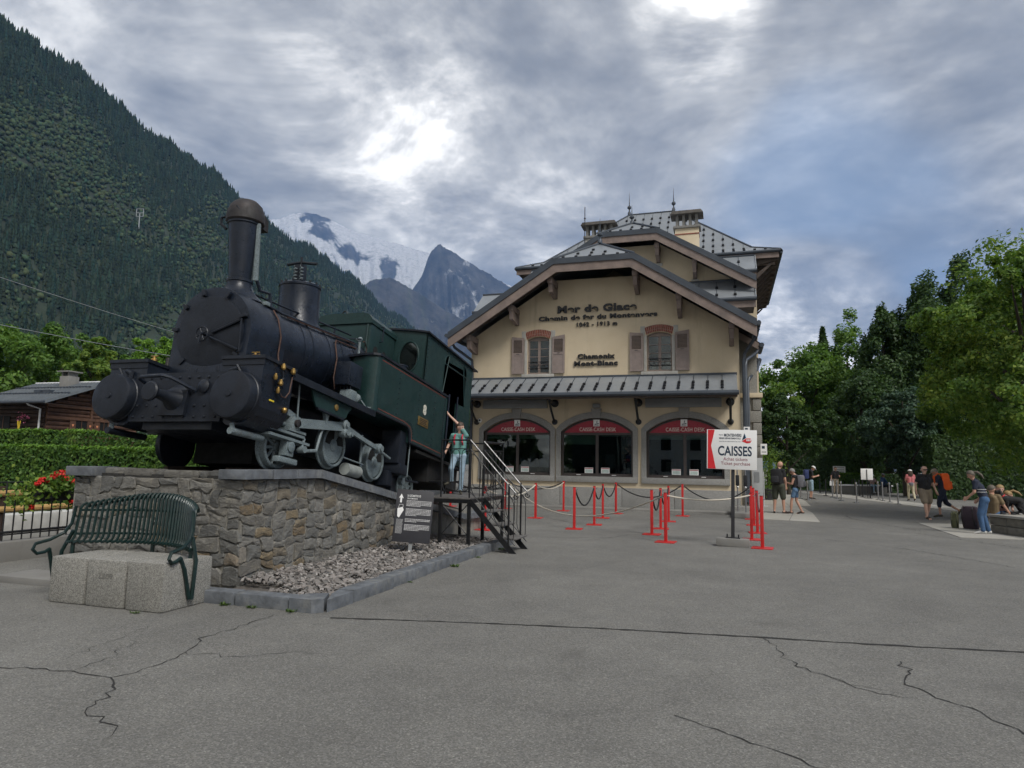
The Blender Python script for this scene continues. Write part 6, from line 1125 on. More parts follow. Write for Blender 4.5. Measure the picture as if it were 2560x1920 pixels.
hedge('hedge', 'long clipped green hedge nearest behind the pedestal', -21.5, -12.6, 14.0, 15.0, 1.84, 26000, .062, 1, zt1=1.75); hedge('hedge', 'short square clipped hedge left of the chalet down pipe', -25.2, -24.05, 18.0, 19.0, 2.43, 5000, .075, 2); hedge('hedge', 'square clipped hedge right at the chalet down pipe', -24.0, -22.95, 18.05, 19.0, 2.45, 5000, .075, 3); hedge('hedge', 'rounded clipped hedge in front of the chalet windows', -22.6, -14.5, 18.0, 19.3, 2.50, 17000, .075, 4, rl=.9, zt1=2.02)
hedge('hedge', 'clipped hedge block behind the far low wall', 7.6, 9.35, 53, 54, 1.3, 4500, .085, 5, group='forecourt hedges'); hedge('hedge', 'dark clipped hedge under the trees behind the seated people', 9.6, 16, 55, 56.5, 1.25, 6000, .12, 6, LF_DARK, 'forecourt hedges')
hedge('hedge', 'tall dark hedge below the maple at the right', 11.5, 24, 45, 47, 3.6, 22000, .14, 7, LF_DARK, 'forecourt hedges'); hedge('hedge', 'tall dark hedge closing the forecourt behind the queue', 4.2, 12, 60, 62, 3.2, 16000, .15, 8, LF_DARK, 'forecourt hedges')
grass = MB().add([(3.0, 56, .03), (14, 57, .03), (14, 70, .05), (2.2, 70, .05)], [(0, 1, 2, 3)]).build('lawn', M('lawn', (.05, .085, .022), .95, var=.35, scale=3, bump=.6, bscale=60), smooth=False); tag(grass, 'patch of lawn under the trees', kind='structure')
# ================================================================ CHALET
LOG = M('brown_log', (.085, .042, .026), .8, var=.35, scale=4, bump=.4, bscale=20, dirt=((.04, .022, .016), .6)); LOGD = M('dark_log', (.035, .02, .014), .85, var=.3, scale=4); ROOFM = M('grey_sheet_roof', (.17, .19, .205), .5, .2, var=.14, scale=1.5, dirt=((.12, .13, .14), .5)); BEAM = M('chalet_beam', (.11, .055, .033), .8, var=.3, scale=5); HEART = M('heart_orange', (.75, .30, .14), .5); WPIPE = M('white_pipe', (.62, .63, .64), .5)
CH = thing('log_chalet', 'brown log chalet with grey metal roof left of the locomotive', 'house', (-32, 26.5, 0)); XC, YC = -30.5, 24.0
MB().box((-34.3, YC+.05, 0), (XC-.06, 29.1, 4.2)).build('wall_core', LOGD, CH, smooth=False); MB().prism([(YC+.1, 4.15), (26.6, 5.05), (29.1, 4.15)], lambda u, v, w: (w, u, v), -34.3, XC-.06).build('gable_core', LOGD, CH, smooth=False)
for k in range(20):
    z = .1+k*.21; MB().cyl((-34.3, YC, z), (XC, YC, z), .11, n=8).build('log', LOGD, CH)
for k in range(24):
    z = .2+k*.21; y0, y1 = YC, 29.15
    if z > 4.05: d = (z-4.05)/.36; y0, y1 = YC+d, 29.15-d
    if y1-y0 > .3: MB().cyl((XC, y0, z), (XC, y1, z), .11, n=8).build('log', LOG, CH)
for z in (3.43, 4.0): MB().box((XC+.06, YC-.05, z-.09), (XC+.16, 29.2, z+.05)).build('beam', BEAM, CH, smooth=False)
for y_ in (26.32, 26.9): MB().box((XC+.06, y_-.06, 3.48), (XC+.15, y_+.06, 5.0)).build('stud', BEAM, CH, smooth=False)
def roofp(y0, z0, y1, z1, name): return MB().add([(-34.7, y0, z0), (-29.7, y0, z0), (-29.7, y1, z1), (-34.7, y1, z1), (-34.7, y0, z0-.12), (-29.7, y0, z0-.12), (-29.7, y1, z1-.12), (-34.7, y1, z1-.12)], [(0, 1, 2, 3), (7, 6, 5, 4), (0, 4, 5, 1), (1, 5, 6, 2), (2, 6, 7, 3), (3, 7, 4, 0)]).build(name, ROOFM, CH, smooth=False)
rf1 = roofp(23.3, 4.12, 26.6, 5.35, 'roof'); roofp(29.9, 4.12, 26.6, 5.35, 'roof'); MB().tube([(-34.7, 26.6, 5.37), (-29.7, 26.6, 5.37)], .05, 6).build('ridge_cap', WPIPE, rf1); MB().box((-29.75, 23.3, 3.98), (-29.68, 26.6, 4.0)).build('verge', LOGD, rf1, smooth=False)
for k in range(24):
    x_ = -34.6+k*.21; MB().tube([(x_, 23.28, 4.135), (x_, 26.58, 5.365)], .018, 5).build('roof_rib', ROOFM, rf1)
    for q in (.35, .68): MB().box((x_-.05, 23.3+3.3*q-.05, 4.14+1.23*q), (x_+.05, 23.3+3.3*q+.05, 4.20+1.23*q)).build('snow_stop', ZDARK, rf1, smooth=False)
for a, b in ((-32.2, -31.75), (-31.6, -31.2)): MB().box((a, 24.6, 4.62), (b, 24.9, 4.78)).build('roof_light', ZDARK, rf1, smooth=False)
chm = MB().bbox((-32.1, 25.8, 4.8), (-31.5, 26.4, 5.62), .02).build('chimney', CONC, rf1); MB().box((-32.2, 25.7, 5.82), (-31.4, 26.5, 5.88)).build('chimney_cap', CONC, rf1, smooth=False)
for x_ in (-32.05, -31.65): MB().box((x_, 25.85, 5.62), (x_+.1, 26.35, 5.82)).build('chimney_pier', CONC, rf1, smooth=False)
for y0, y1 in ((25.50, 26.10), (26.85, 27.30)):
    w = MB().box((XC+.08, y0, 2.85), (XC+.12, y1, 3.34)).build('window', VOID, CH, smooth=False); MB().box((XC+.125, (y0+y1)/2-.012, 2.85), (XC+.14, (y0+y1)/2+.012, 3.34)).build('glazing_bar', BEAM, w, smooth=False); MB().box((XC+.11, y0, 2.79), (XC+.25, y1, 2.845)).build('window_box', M('white_box', (.6, .6, .58), .6), w, smooth=False)
    for s0, s1 in ((y0-.33, y0-.02), (y1+.02, y1+.33)):
        sh_ = MB().box((XC+.10, s0, 2.84), (XC+.14, s1, 3.34)).build('shutter', BEAM, CH, smooth=False); c = (s0+s1)/2; MB().prism([(c, 3.02), (c+.055, 3.10), (c+.045, 3.15), (c+.015, 3.15), (c, 3.125), (c-.015, 3.15), (c-.045, 3.15), (c-.055, 3.10)], lambda u, v, w: (w, u, v), XC+.142, XC+.15).build('heart', HEART, sh_, smooth=False)
MB().prism([(26.60, 4.36), (26.66, 4.45), (26.64, 4.5), (26.6, 4.47), (26.56, 4.5), (26.54, 4.45)], lambda u, v, w: (w, u, v), XC+.142, XC+.15).build('heart', HEART, CH, smooth=False)
fw_ = MB().box((-33.45, YC-.14, 2.8), (-32.6, YC-.10, 3.45)).build('window', VOID, CH, smooth=False); MB().box((-33.5, YC-.16, 2.75), (-32.55, YC-.10, 2.82)).build('sill', BEAM, fw_, smooth=False); MB().box((-33.03, YC-.15, 2.8), (-33.0, YC-.12, 3.45)).build('glazing_bar', BEAM, fw_, smooth=False)
MB().tube([(-30.95, 23.35, 4.05), (-30.95, 23.45, 3.95), (-30.68, YC-.16, 3.78), (-30.68, YC-.16, 0)], .045, 7).build('down_pipe', WPIPE, CH); MB().tube([(-34.7, 23.25, 4.06), (-29.75, 23.25, 4.06)], .06, 7).build('gutter', ZDARK, CH)
HB = thing('hanging_basket', 'hanging basket with pink flowers and yellow ribbon on the chalet front', 'flower basket', (-31.5, 23.7, 2.7)); MB().lathe((-31.5, 23.7, 3.16), [(.05, 0), (.16, .06), (.18, .14), (0, .14)], 12).build('basket', LOGD, HB)
rgb_ = np.random.default_rng(8); q = rgb_.normal(0, .1, (60, 3)); link('flowers', leaf_mesh('flowers', q+np.array([0, 0, .66]), q, .05, M('pink_flower', (.5, .12, .22), .6), 3, .9), HB)
MB().prism([(-31.62, 3.2), (-31.56, 3.2), (-31.47, 2.75), (-31.52, 2.72)], xz(0), 23.5, 23.52).build('ribbon', M('yellow_ribbon', (.6, .42, .02), .6), HB, smooth=False); MB().prism([(-31.40, 3.2), (-31.45, 3.2), (-31.52, 2.75), (-31.47, 2.72)], xz(0), 23.5, 23.52).build('ribbon', M('yellow_ribbon'), HB, smooth=False)
# ================================================================ FENCE, FLOWER BOX, LOW WALL ON THE LEFT
LW = tag(MB().bbox((-10.5, 2.0, -.05), (-10.22, 13.2, .29), .02).build('low_wall', CONC, at=(-10.36, 7.5, 0)), 'low concrete wall below the black railing at the left', 'wall')
FE = thing('iron_fence', 'black iron railing on the low wall at the left edge', 'fence', (-10.35, 7.5, .29)); k = 0; y_ = 3.0
while y_ < 12.6: MB().tube([(-10.36, y_, .30), (-10.36, y_, 1.17)], .011, 6).build('bar', IRON, FE); y_ += .15
for z, r_ in ((1.17, .010), (.42, .02), (.385, .012)): MB().tube([(-10.36, 2.95, z), (-10.36, 12.6, z)], r_, 6).build('rail', IRON, FE)
FB = thing('flower_box', 'black flower box of red geraniums hung on the railing', 'flower box', (-10.25, 8.27, .87)); MB().bbox((-10.34, 7.93, .87), (-10.12, 8.60, 1.03), .015).build('box', M('black_plastic', (.012, .012, .013), .5), FB)
rg4 = np.random.default_rng(12); n = 1500; q = np.stack([rg4.normal(.02, .11, n), rg4.normal(0, .30, n), rg4.normal(.22, .10, n)], 1); q[:, 2] -= np.where(np.abs(q[:, 1]) > .32, .12, 0)*rg4.random(n)*2; link('foliage', leaf_mesh('foliage', q, rg4.normal(size=(n, 3))*.5+np.array([.4, -.3, .6]), .033, LF_YEL, 4, .8), FB)
GER = M('geranium_red', (.62, .025, .02), .6, var=.25, scale=30)
for i, (dy, dz, r_) in enumerate(((-.02, .44, .055), (.10, .45, .06), (-.05, .38, .05), (.14, .35, .05), (-.26, .34, .045), (-.33, .28, .035), (.33, .30, .05), (.38, .22, .045), (.02, .12, .03), (.30, -.02, .04), (-.36, -.08, .045), (.22, .33, .035), (-.15, .30, .035))):
    v = rg4.normal(size=(46, 3)); v /= np.linalg.norm(v, axis=1, keepdims=True); o = link('flower_head', leaf_mesh('flower_head', v*r_*np.array([1, 1, .7]), v, .02, GER, i, .9), FB, (.10+nrng(-.05, .05), dy, dz))
WB = thing('log_barrier', 'yellowish round timber barrier behind the black railing', 'barrier', (-11.6, 9.2, 0)); TIMB = M('yellow_timber', (.42, .27, .10), .7, var=.2, scale=6)
for z in (.93, .66): MB().cyl((-11.7, 6.5, z), (-11.7, 10.6, z), .055, n=10).build('rail', TIMB, WB)
for y_ in (6.7, 8.6, 10.4): MB().cyl((-11.75, y_, 0), (-11.75, y_, 1.05), .06, n=8).build('post', LOGD, WB)
for i, y_ in enumerate((8.0, 9.2, 10.4)): tag(MB().bbox((-12.9, y_, 0), (-12.5, y_+1.1, .5), .05).build('concrete_barrier', M('white_block', (.45, .45, .43), .8, var=.15), at=(-12.7, y_+.55, 0)), ('pale concrete block behind the railing, left one', 'pale concrete block behind the railing, middle one', 'pale concrete block behind the railing, right one')[i], 'barrier', 'concrete blocks beside the track')
tag(MB().bbox((-8.75, 6.42, -.03), (-7.1, 6.95, .085), .02).build('stone_slab', CONC, at=(-7.9, 6.7, 0)), 'flat worn stone slab left of the granite blocks', 'slab')
tag(MB().box((-13.05, 15.2, 0), (-12.97, 15.28, 2.0)).build('white_stake', WPIPE, at=(-13, 15.24, 0), smooth=False), 'thin white stake at the end of the long hedge', 'post')
# overhead cables, pylon
for i, (a, b, lb) in enumerate((((-160, 640, 26), (700, 890, 95), 'upper overhead cable crossing the mountainside on the left'), ((-160, 780, 26), (700, 915, 95), 'lower overhead cable crossing the mountainside on the left'))):
    A, Bq = at_dist(*a), at_dist(*b); tag(MB().tube([A.lerp(Bq, k/16)-Vector((0, 0, .5*(1-(k/8-1)**2))) for k in range(17)], [.012+.02*k/16 for k in range(17)], 6).build('overhead_cable', M('pale_cable', (.30, .32, .33), .6), at=tuple(A)), lb, 'cable', 'overhead cables')
ui = int((382+1400)/2800*(NU-1)); best = min(range(NV), key=lambda j: abs((hp[ui, j, 2]-EYE)/np.hypot(*hp[ui, j, :2])-(lambda d: d.z/math.hypot(d.x, d.y))(px_dir(382, 585)))); pb = Vector(hp[ui, best]); hs_ = np.hypot(pb.x, pb.y)*46/1700
PY_ = thing('cableway_pylon', 'slender cableway pylon standing among the trees of the mountainside', 'pylon', tuple(pb)); PMT = M('galvanised', (.35, .37, .38), .5, .4)
MB().cyl(pb, pb+Vector((0, 0, hs_*.78)), hs_*.03, hs_*.025).build('mast', PMT, PY_)
for dz in (.62, .80, 1.0): MB().tube([pb+rt*hs_*.17*k+Vector((0, 0, hs_*dz)) for k in (-1, 1)], hs_*.02, 6).build('crossarm', PMT, PY_)
for k in (-1, 1): MB().tube([pb+rt*hs_*.17*k+Vector((0, 0, hs_*.62)), pb+rt*hs_*.17*k+Vector((0, 0, hs_))], hs_*.018, 6).build('side_post', PMT, PY_)
# dark platform roof behind the locomotive
SR = thing('platform_shelter', 'dark timber platform roof behind the boiler and dome', 'shelter', (-13.5, 24, 0))
q0 = at_dist(668, 800, 25); 
for sx in (-1, 1): MB().add([(-13.2, 19, 6.35), (-13.2, 34, 6.35), (-13.2+sx*2.6, 34, 5.25), (-13.2+sx*2.6, 19, 5.25), (-13.2, 19, 6.2), (-13.2, 34, 6.2), (-13.2+sx*2.6, 34, 5.1), (-13.2+sx*2.6, 19, 5.1)], [(0, 1, 2, 3), (7, 6, 5, 4), (0, 3, 7, 4), (3, 2, 6, 7), (2, 1, 5, 6)]).build('roof', M('shelter_roof', (.05, .05, .052), .7), SR, smooth=False)
for y_ in (20, 24, 28, 32): MB().box((-13.35, y_-.1, 0), (-13.05, y_+.1, 6.1)).build('post', LOGD, SR, smooth=False); MB().box((-15.6, y_-.06, 5.0), (-10.8, y_+.06, 5.15)).build('tie_beam', LOGD, SR, smooth=False)
# ================================================================ RIGHT FORECOURT FURNITURE
WALLST = M('weathered_plank', (.16, .15, .125), .9, var=.35, scale=5, bump=.6, bscale=14)
SW = thing('seat_wall', 'low seat wall of weathered planks with a pale top at the right edge', 'wall', (6.62, 21.08, 0), (0, 0, math.atan2(.36, .93)))
for z0, z1 in ((.02, .21), (.225, .42)):
    for a, b in ((-1.75, -1.12), (-1.11, -.55), (-.54, 0)): MB().bbox((0, a, z0), (.2, b, z1), .012).build('plank', WALLST, SW, True)
    for a, b in ((.21, 1.3), (1.31, 2.6), (2.61, 4.0)): MB().bbox((a, -.2, z0), (b, 0, z1), .012).build('plank', WALLST, SW, True)
MB().box((.1, -1.74, 0), (4.0, -.1, .41)).build('core', CONC, SW, True, smooth=False); MB().bbox((-.06, -1.82, .43), (4.05, .06, .495), .012).build('top_slab', SLAB, SW, True)
FW2 = thing('far_seat_wall', 'far low seat wall with white top behind the queue posts', 'wall', (8.6, 51, 0)); ang = math.atan2(1.36, 3.13)
mt = Matrix.Translation((7.05, 49.9, 0)) @ Matrix.Rotation(ang, 4, 'Z')
for k in range(3): MB().bbox((k*1.3+.01, 0, 0), (k*1.3+1.29, .7, .54), .012, mt).build('stone_block', CONC, FW2)
MB().bbox((-.05, -.06, .54), (3.95, .76, .62), .012, mt).build('top_slab', WHITEP, FW2)
def ground_at(px, py):
    d = px_dir(px, py); t = -EYE/d.z; return (d.x*t, d.y*t)
s1 = thing('direction_sign', 'small white sign with three arrow lines behind the hedge block', 'sign', (*at_dist(2100, 1230, 54).xy, 0)); x_, y_ = s1.location.x, s1.location.y
MB().bbox((x_-.40, y_-.02, 1.32), (x_+.40, y_+.0, 1.85), .04).build('panel', WHITEP, s1); MB().box((x_-.03, y_, 0), (x_+.03, y_+.04, 1.6)).build('pole', STEEL, s1, smooth=False)
for k in range(3): MB().box((x_-.30, y_-.026, 1.42+k*.15), (x_+.24, y_-.021, 1.46+k*.15)).build('print_line', GREYP, s1, smooth=False); MB().prism([(x_+.26, 1.41+k*.15), (x_+.33, 1.44+k*.15), (x_+.26, 1.47+k*.15)], xz(0), y_-.026, y_-.021).build('print_arrow', BLK, s1, smooth=False)
s2 = thing('blank_sign', 'blank white sign back on a thin dark post', 'sign', (*at_dist(2169, 1230, 44).xy, 0)); x_, y_ = s2.location.x, s2.location.y
MB().bbox((x_-.31, y_, 1.05), (x_+.31, y_+.02, 1.68), .01).build('panel', WHITEP, s2); MB().box((x_-.018, y_-.03, 0), (x_+.018, y_-.0, 1.63)).build('post', BLKP, s2, smooth=False); MB().lathe((x_, y_, 0), [(0, 0), (.2, 0), (.2, .03), (0, .04)], 14).build('base', BLKP, s2)
gx, gy = ground_at(1920, 1250); pl_ = thing('plant_tub', 'dark plant tub with a leafy bush beside the man with the black backpack', 'planter', (gx, gy, 0)); MB().lathe((gx, gy, 0), [(.26, 0), (.32, .5), (.34, .52), (.30, .54), (0, .54)], 18).build('tub', M('dark_tub', (.03, .03, .033), .6), pl_); n = 1800; q = rg4.normal(size=(n, 3))*np.array([.38, .38, .62])+np.array([0, 0, 1.45]); link('bush', leaf_mesh('bush', q, rg4.normal(size=(n, 3)), .07, LF_YEL, 9, .35), pl_); MB().tube([(gx, gy, .5), (gx, gy, 1.4)], .03, 6).build('stem', BARK, pl_)
gx, gy = ground_at(1902, 1243); lb_ = thing('litter_bin', 'dark blue green litter bin beside the station wall', 'bin', (gx, gy, 0)); MB().bbox((gx-.2, gy-.2, 0), (gx+.2, gy+.2, .95), .03).build('body', M('bin_green', (.012, .035, .045), .5), lb_); MB().bbox((gx-.22, gy-.22, .95), (gx+.22, gy+.22, 1.02), .02).build('lid', WHITEP, lb_)
gx, gy = ground_at(1911, 1266); th = thing('thin_pole', 'thin pale pole on a flat foot left of the man with the black backpack', 'post', (gx, gy, 0)); MB().cyl((gx, gy, .01), (gx, gy, 1.45), .018).build('pole', WPIPE, th); MB().bbox((gx-.14, gy-.1, 0), (gx+.14, gy+.1, .02), .004).build('foot', WPIPE, th)
cb_ = thing('grey_cabinet', 'tall pale grey cabinet against the station side wall', 'cabinet', (1.05, 26.3, 0)); MB().bbox((.90, 26.0, 0), (1.28, 26.9, 1.95), .015).build('body', M('cabinet_grey', (.36, .37, .37), .55, var=.06), cb_); MB().box((.99, 25.985, 1.1), (1.16, 25.998, 1.45)).build('plate', GREYP, cb_, smooth=False)
cs_ = thing('concrete_step', 'small concrete step block at the station corner', 'step', (.55, 23.6, 0)); MB().bbox((.2, 23.0, 0), (1.05, 24.4, .16), .02).build('lower_block', CONC, cs_); MB().bbox((.15, 24.4, 0), (.9, 25.4, .28), .02).build('upper_block', CONC, cs_)
for i, (x_, y_) in enumerate(((.38, 24.0), (.62, 23.6))):
    bp = thing('steel_bollard', ('left steel pole with round fitting by the station corner', 'right steel pole with round fitting by the station corner')[i], 'post', (x_, y_, .16), group='steel poles at the station corner'); MB().cyl((x_, y_, .16), (x_, y_, 1.75), .022).build('pole', STEEL, bp); MB().bbox((x_-.06, y_-.05, 1.0), (x_+.06, y_+.05, 1.35), .02).build('fitting', IRON, bp); MB().sphere((x_, y_-.05, .95), .04).build('knob', CHR, bp)
for nm, lb, (x_, y_, z_), (w_, h_) in (('poster', 'small white notice with a picture fixed by the down pipe', (.76, 25.52, 2.93), (.21, .22)), ('poster', 'white notice on the stone pier right of the ticket sign', (1.40, 27.3, 2.30), (.23, .40))):
    po = thing(nm, lb, 'notice', (x_, y_, z_), group='white notices at the station corner'); MB().box((x_-w_/2, y_, z_-h_/2), (x_+w_/2, y_+.012, z_+h_/2)).build('sheet', WHITEP, po, smooth=False); MB().box((x_-w_*.3, y_-.004, z_+h_*.05), (x_+w_*.15, y_-.001, z_+h_*.3)).build('picture', NAVY, po, smooth=False); MB().box((x_-w_*.35, y_-.004, z_-h_*.3), (x_+w_*.35, y_-.001, z_-h_*.22)).build('caption', GREYP, po, smooth=False); MB().box((x_-.012, y_+.012, z_-h_/2), (x_+.012, y_+.05, z_+h_/2)).build('bracket', IRON, po, smooth=False)
# what stands across the road behind the viewer and is mirrored in the cash desk windows
for i, (x_, y_, m_) in enumerate(((-26, -30, LF_DARK), (-17, -36, LF_MID), (6, -33, LF_DARK), (15, -31, LF_DARK))):
    t = thing('roadside_tree', 'roadside tree behind the viewer, %s of four, mirrored in the cash desk glass' % ('leftmost', 'second', 'third', 'rightmost')[i], 'tree', (x_, y_, 0), group='roadside trees mirrored in the windows'); p, nr = crown_pts(0, 4.6, 3.8, 3.6, 2600, 60, 90+i); link('crown', leaf_mesh('crown', p, nr, .42, m_, 90+i), t); MB().cyl((0, 0, 0), (0, 0, 4.5), .22, .1).build('trunk', BARK, t, True)
RH = thing('roadside_house', 'white house across the road behind the viewer, mirrored in the cash desk glass', 'house', (-6, -34, 0)); WW = M('white_render', (.62, .62, .60), .85, var=.08)
MB().prism([(-12, 0), (1, 0), (1, 5.2), (-5.5, 8.6), (-12, 5.2)], xz(0), -42, -34).build('wall', WW, RH, smooth=False)
for sx in (-1, 1): MB().add([(-5.5, -33, 8.9), (-5.5, -43, 8.9), (-5.5+sx*7.6, -43, 4.95), (-5.5+sx*7.6, -33, 4.95), (-5.5, -33, 8.7), (-5.5, -43, 8.7), (-5.5+sx*7.6, -43, 4.75), (-5.5+sx*7.6, -33, 4.75)], [(0, 1, 2, 3), (7, 6, 5, 4), (0, 3, 7, 4), (3, 2, 6, 7), (2, 1, 5, 6)]).build('roof', SOFF, RH, smooth=False)
for x_ in (-10.2, -6.9, -3.4, -.8):
    for z_ in (1.0, 3.6): MB().box((x_-.6, -33.99, z_), (x_+.6, -33.95, z_+1.5)).build('window', VOID, RH, smooth=False)
# ================================================================ PEOPLE
SKIN = M('skin', (.46, .26, .185), .55, var=.08, scale=12); SKIN2 = M('skin_pale', (.55, .34, .26), .55, var=.08, scale=12)
def cloth(name, c, var=.12): return M('cloth_'+name, c, .85, var=var, scale=10, bump=.25, bscale=60)
def capsule(mb, a, b, ra, rb, n=10):
    a, b = Vector(a), Vector(b); d = b-a; L_ = d.length; d = d/L_ if L_ > 1e-5 else Vector((0, 0, 1)); A = [R(x) for x in (3, 30, 60)]
    mb.lathe(a, [(ra*math.sin(t), -ra*math.cos(t)) for t in A]+[(ra, 0), (rb, L_)]+[(rb*math.sin(t), L_+rb*math.cos(t)) for t in A[::-1]], n, d)
BASE = dict(pel=(0, 0, .96), chest=(0, 0, 1.27), neck=(0, .0, 1.47), head=(0, .03, 1.62), face=(0, 1, 0))
for sd, k in (('L', -1), ('R', 1)): BASE.update({'sh'+sd: (k*.175, 0, 1.42), 'el'+sd: (k*.225, -.02, 1.13), 'wr'+sd: (k*.235, .05, .90), 'hip'+sd: (k*.095, 0, .93), 'kn'+sd: (k*.105, .02, .51), 'an'+sd: (k*.105, -.02, .09), 'to'+sd: (k*.125, .15, .035)})
def human(label, loc, rotz, h, J, st, vox=.016, z=0., name='person'):
    """st: shirt, bottom, shoe, skin mats; sleeve 0..1, leg 0..1 (share of leg covered), hair (mat, style), hat (mat)"""
    k = h/1.75; D = {a: Vector(b) for a, b in BASE.items()}; D.update({a: Vector(b) for a, b in J.items()}); slim = st.get('slim', 1.); face = D['face'].normalized()
    S = []; SHI, BOT, SHO, SKI = 0, 1, 2, 3
    def seg(a, b, ra, rb, t): S.append((Vector(a), Vector(b), ra, rb, t))
    sh = (D['shR']-D['shL']); side = sh.normalized(); pel, ch, nk = D['pel'], D['chest'], D['neck']; hips = (D['hipR']-D['hipL']).normalized()
    for q in (-1, 1):
        seg(pel+hips*.065*q+Vector((0, 0, .03)), ch+side*.075*q, .105*slim, .115*slim, SHI); seg(ch+side*.075*q, nk+side*.07*q-Vector((0, 0, .08)), .115*slim, .075, SHI)
    seg(D['shL'], D['shR'], .068, .068, SHI); seg(nk-Vector((0, 0, .06)), nk+Vector((0, 0, .005)), .062, .055, SHI if not st.get('tank') else SKI); seg(nk, D['head']-Vector((0, 0, .06)), .052, .05, SKI)
    if st.get('belly'): seg(pel+Vector((0, .05, .10)), pel+Vector((0, .05, .16)), .11, .11, SHI)
    seg(D['hipL'], D['hipR'], .105*slim, .105*slim, BOT); seg(D['hipL']+Vector((0, -.02, -.03)), D['hipR']+Vector((0, -.02, -.03)), .10*slim, .10*slim, BOT)
    hd = D['head']; upv = (hd-nk).normalized(); fr = (face-upv*face.dot(upv)).normalized(); sx = fr.cross(upv)
    seg(hd-fr*.012+upv*.03, hd-fr*.012-upv*.005, .092, .088, SKI); seg(hd+fr*.022-upv*.05, hd+fr*.035-upv*.075, .062, .05, SKI); seg(hd+fr*.085+upv*.005, hd+fr*.105-upv*.02, .012, .016, SKI); seg(hd+fr*.075+sx*.03+upv*.03, hd+fr*.075-sx*.03+upv*.03, .016, .016, SKI)
    for q in (-1, 1): seg(hd+sx*.09*q-fr*.01+upv*.015, hd+sx*.092*q-fr*.015-upv*.02, .016, .013, SKI)
    for sd, q in (('L', -1), ('R', 1)):
        a, e, w = D['sh'+sd], D['el'+sd], D['wr'+sd]; f = st.get('sleeve', .6)
        if st.get('tank'): seg(a, e, .05*slim, .04, SKI)
        elif f >= 1: seg(a, e, .062, .05, SHI); seg(e, w, .05, .04, SHI)
        else: m = a.lerp(e, f); seg(a, m, .064, .062, SHI); seg(m, e, .046, .040, SKI)
        if f < 1 or st.get('tank'): seg(e, w, .040, .028, SKI)
        hv = D.get('hd'+sd); dirv = ((hv-w) if hv is not None else (w-e)).normalized(); oth = dirv.cross(side if abs(dirv.dot(side)) < .8 else Vector((0, 0, 1))).normalized(); c2 = dirv.cross(oth).normalized()
        pal = w+dirv*.075; seg(w, pal, .026, .032, SKI); seg(w+oth*.018, pal+oth*.022, .02, .022, SKI); seg(w-oth*.018, pal-oth*.022, .02, .022, SKI)
        for i, (o_, l_) in enumerate(((-.030, .055), (-.010, .068), (.012, .064), (.032, .048))): b0 = pal+oth*o_; b1 = b0+dirv*l_*.55+c2*.008; seg(b0, b1, .0105, .010, SKI); seg(b1, b1+dirv*l_*.45+c2*.022, .010, .008, SKI)
        t0 = w+dirv*.025-oth*.028; seg(t0, t0+dirv*.035-oth*.03, .013, .011, SKI); seg(t0+dirv*.035-oth*.03, t0+dirv*.065-oth*.032, .011, .009, SKI)
        hp_, kn, an, to = D['hip'+sd], D['kn'+sd], D['an'+sd], D['to'+sd]; g = st.get('leg', .5); lo = st.get('loose', 1.)
        if g >= 1: seg(hp_, kn, .092*slim*lo, .066*lo, BOT); seg(kn, an+Vector((0, 0, .03)), .064*lo, .05*lo, BOT)
        elif g > .5: seg(hp_, kn, .092*slim*lo, .066*lo, BOT); m = kn.lerp(an, (g-.5)*2); seg(kn, m, .066*lo, .058*lo, BOT); seg(m, an, .046, .034, SKI)
        else: m = hp_.lerp(kn, g*2); seg(hp_, m, .092*slim*lo, .084*lo, BOT); seg(m, kn, .066*slim, .052, SKI); c_ = kn.lerp(an, .3); seg(kn, c_, .050, .056, SKI); seg(c_, an, .056, .034, SKI)
        heel = an+(an-to)*.28; heel.z = min(an.z-.03, heel.z) if an.z < .2 else heel.z; seg(heel, an.lerp(to, .5), .036, .036, SHO); seg(an.lerp(to, .4), to, .040, .032, SHO); seg(an, heel, .036, .036, SHO if not st.get('sandal') else SKI)
        seg(to, to+(to-an).normalized()*.03+Vector((0, 0, -.003)), .032, .026, SHO if not st.get('sandal') else SKI)
    mb = MB()
    for a, b, ra, rb, t in S: capsule(mb, a, b, ra, rb)
    me = bpy.data.meshes.new('tmp'); me.from_pydata(mb.v, [], mb.f); ob = bpy.data.objects.new('tmp', me); md = ob.modifiers.new('r', 'REMESH'); md.mode = 'VOXEL'; md.voxel_size = vox; sm = ob.modifiers.new('s', 'SMOOTH'); sm.iterations = 4; sm.factor = .5
    dg = tmp_graph(ob); m2 = bpy.data.meshes.new_from_object(ob.evaluated_get(dg)); bpy.data.objects.remove(ob)
    n = len(m2.polygons); cen = np.empty(n*3); m2.polygons.foreach_get('center', cen); cen = cen.reshape(-1, 3); best = np.full(n, 9.); idx = np.zeros(n, int)
    for a, b, ra, rb, t in S:
        a_, d = np.array(a), np.array(b-a); l2 = max(1e-9, d @ d); u = np.clip(((cen-a_) @ d)/l2, 0, 1); dist = np.linalg.norm(cen-a_-u[:, None]*d, axis=1)-(ra+(rb-ra)*u); m = dist < best; best[m] = dist[m]; idx[m] = t
    m2.materials.clear()
    for mm in (st['shirt'], st['bottom'], st['shoe'], st.get('skin', SKIN)): m2.materials.append(mm)
    m2.polygons.foreach_set('material_index', idx.tolist()); m2.polygons.foreach_set('use_smooth', [True]*n); m2.name = 'body'; m2.update()
    root = thing(name, label, 'person', (*loc, z), (0, 0, rotz)); root.scale = (k, k, k); link('body', m2, root)
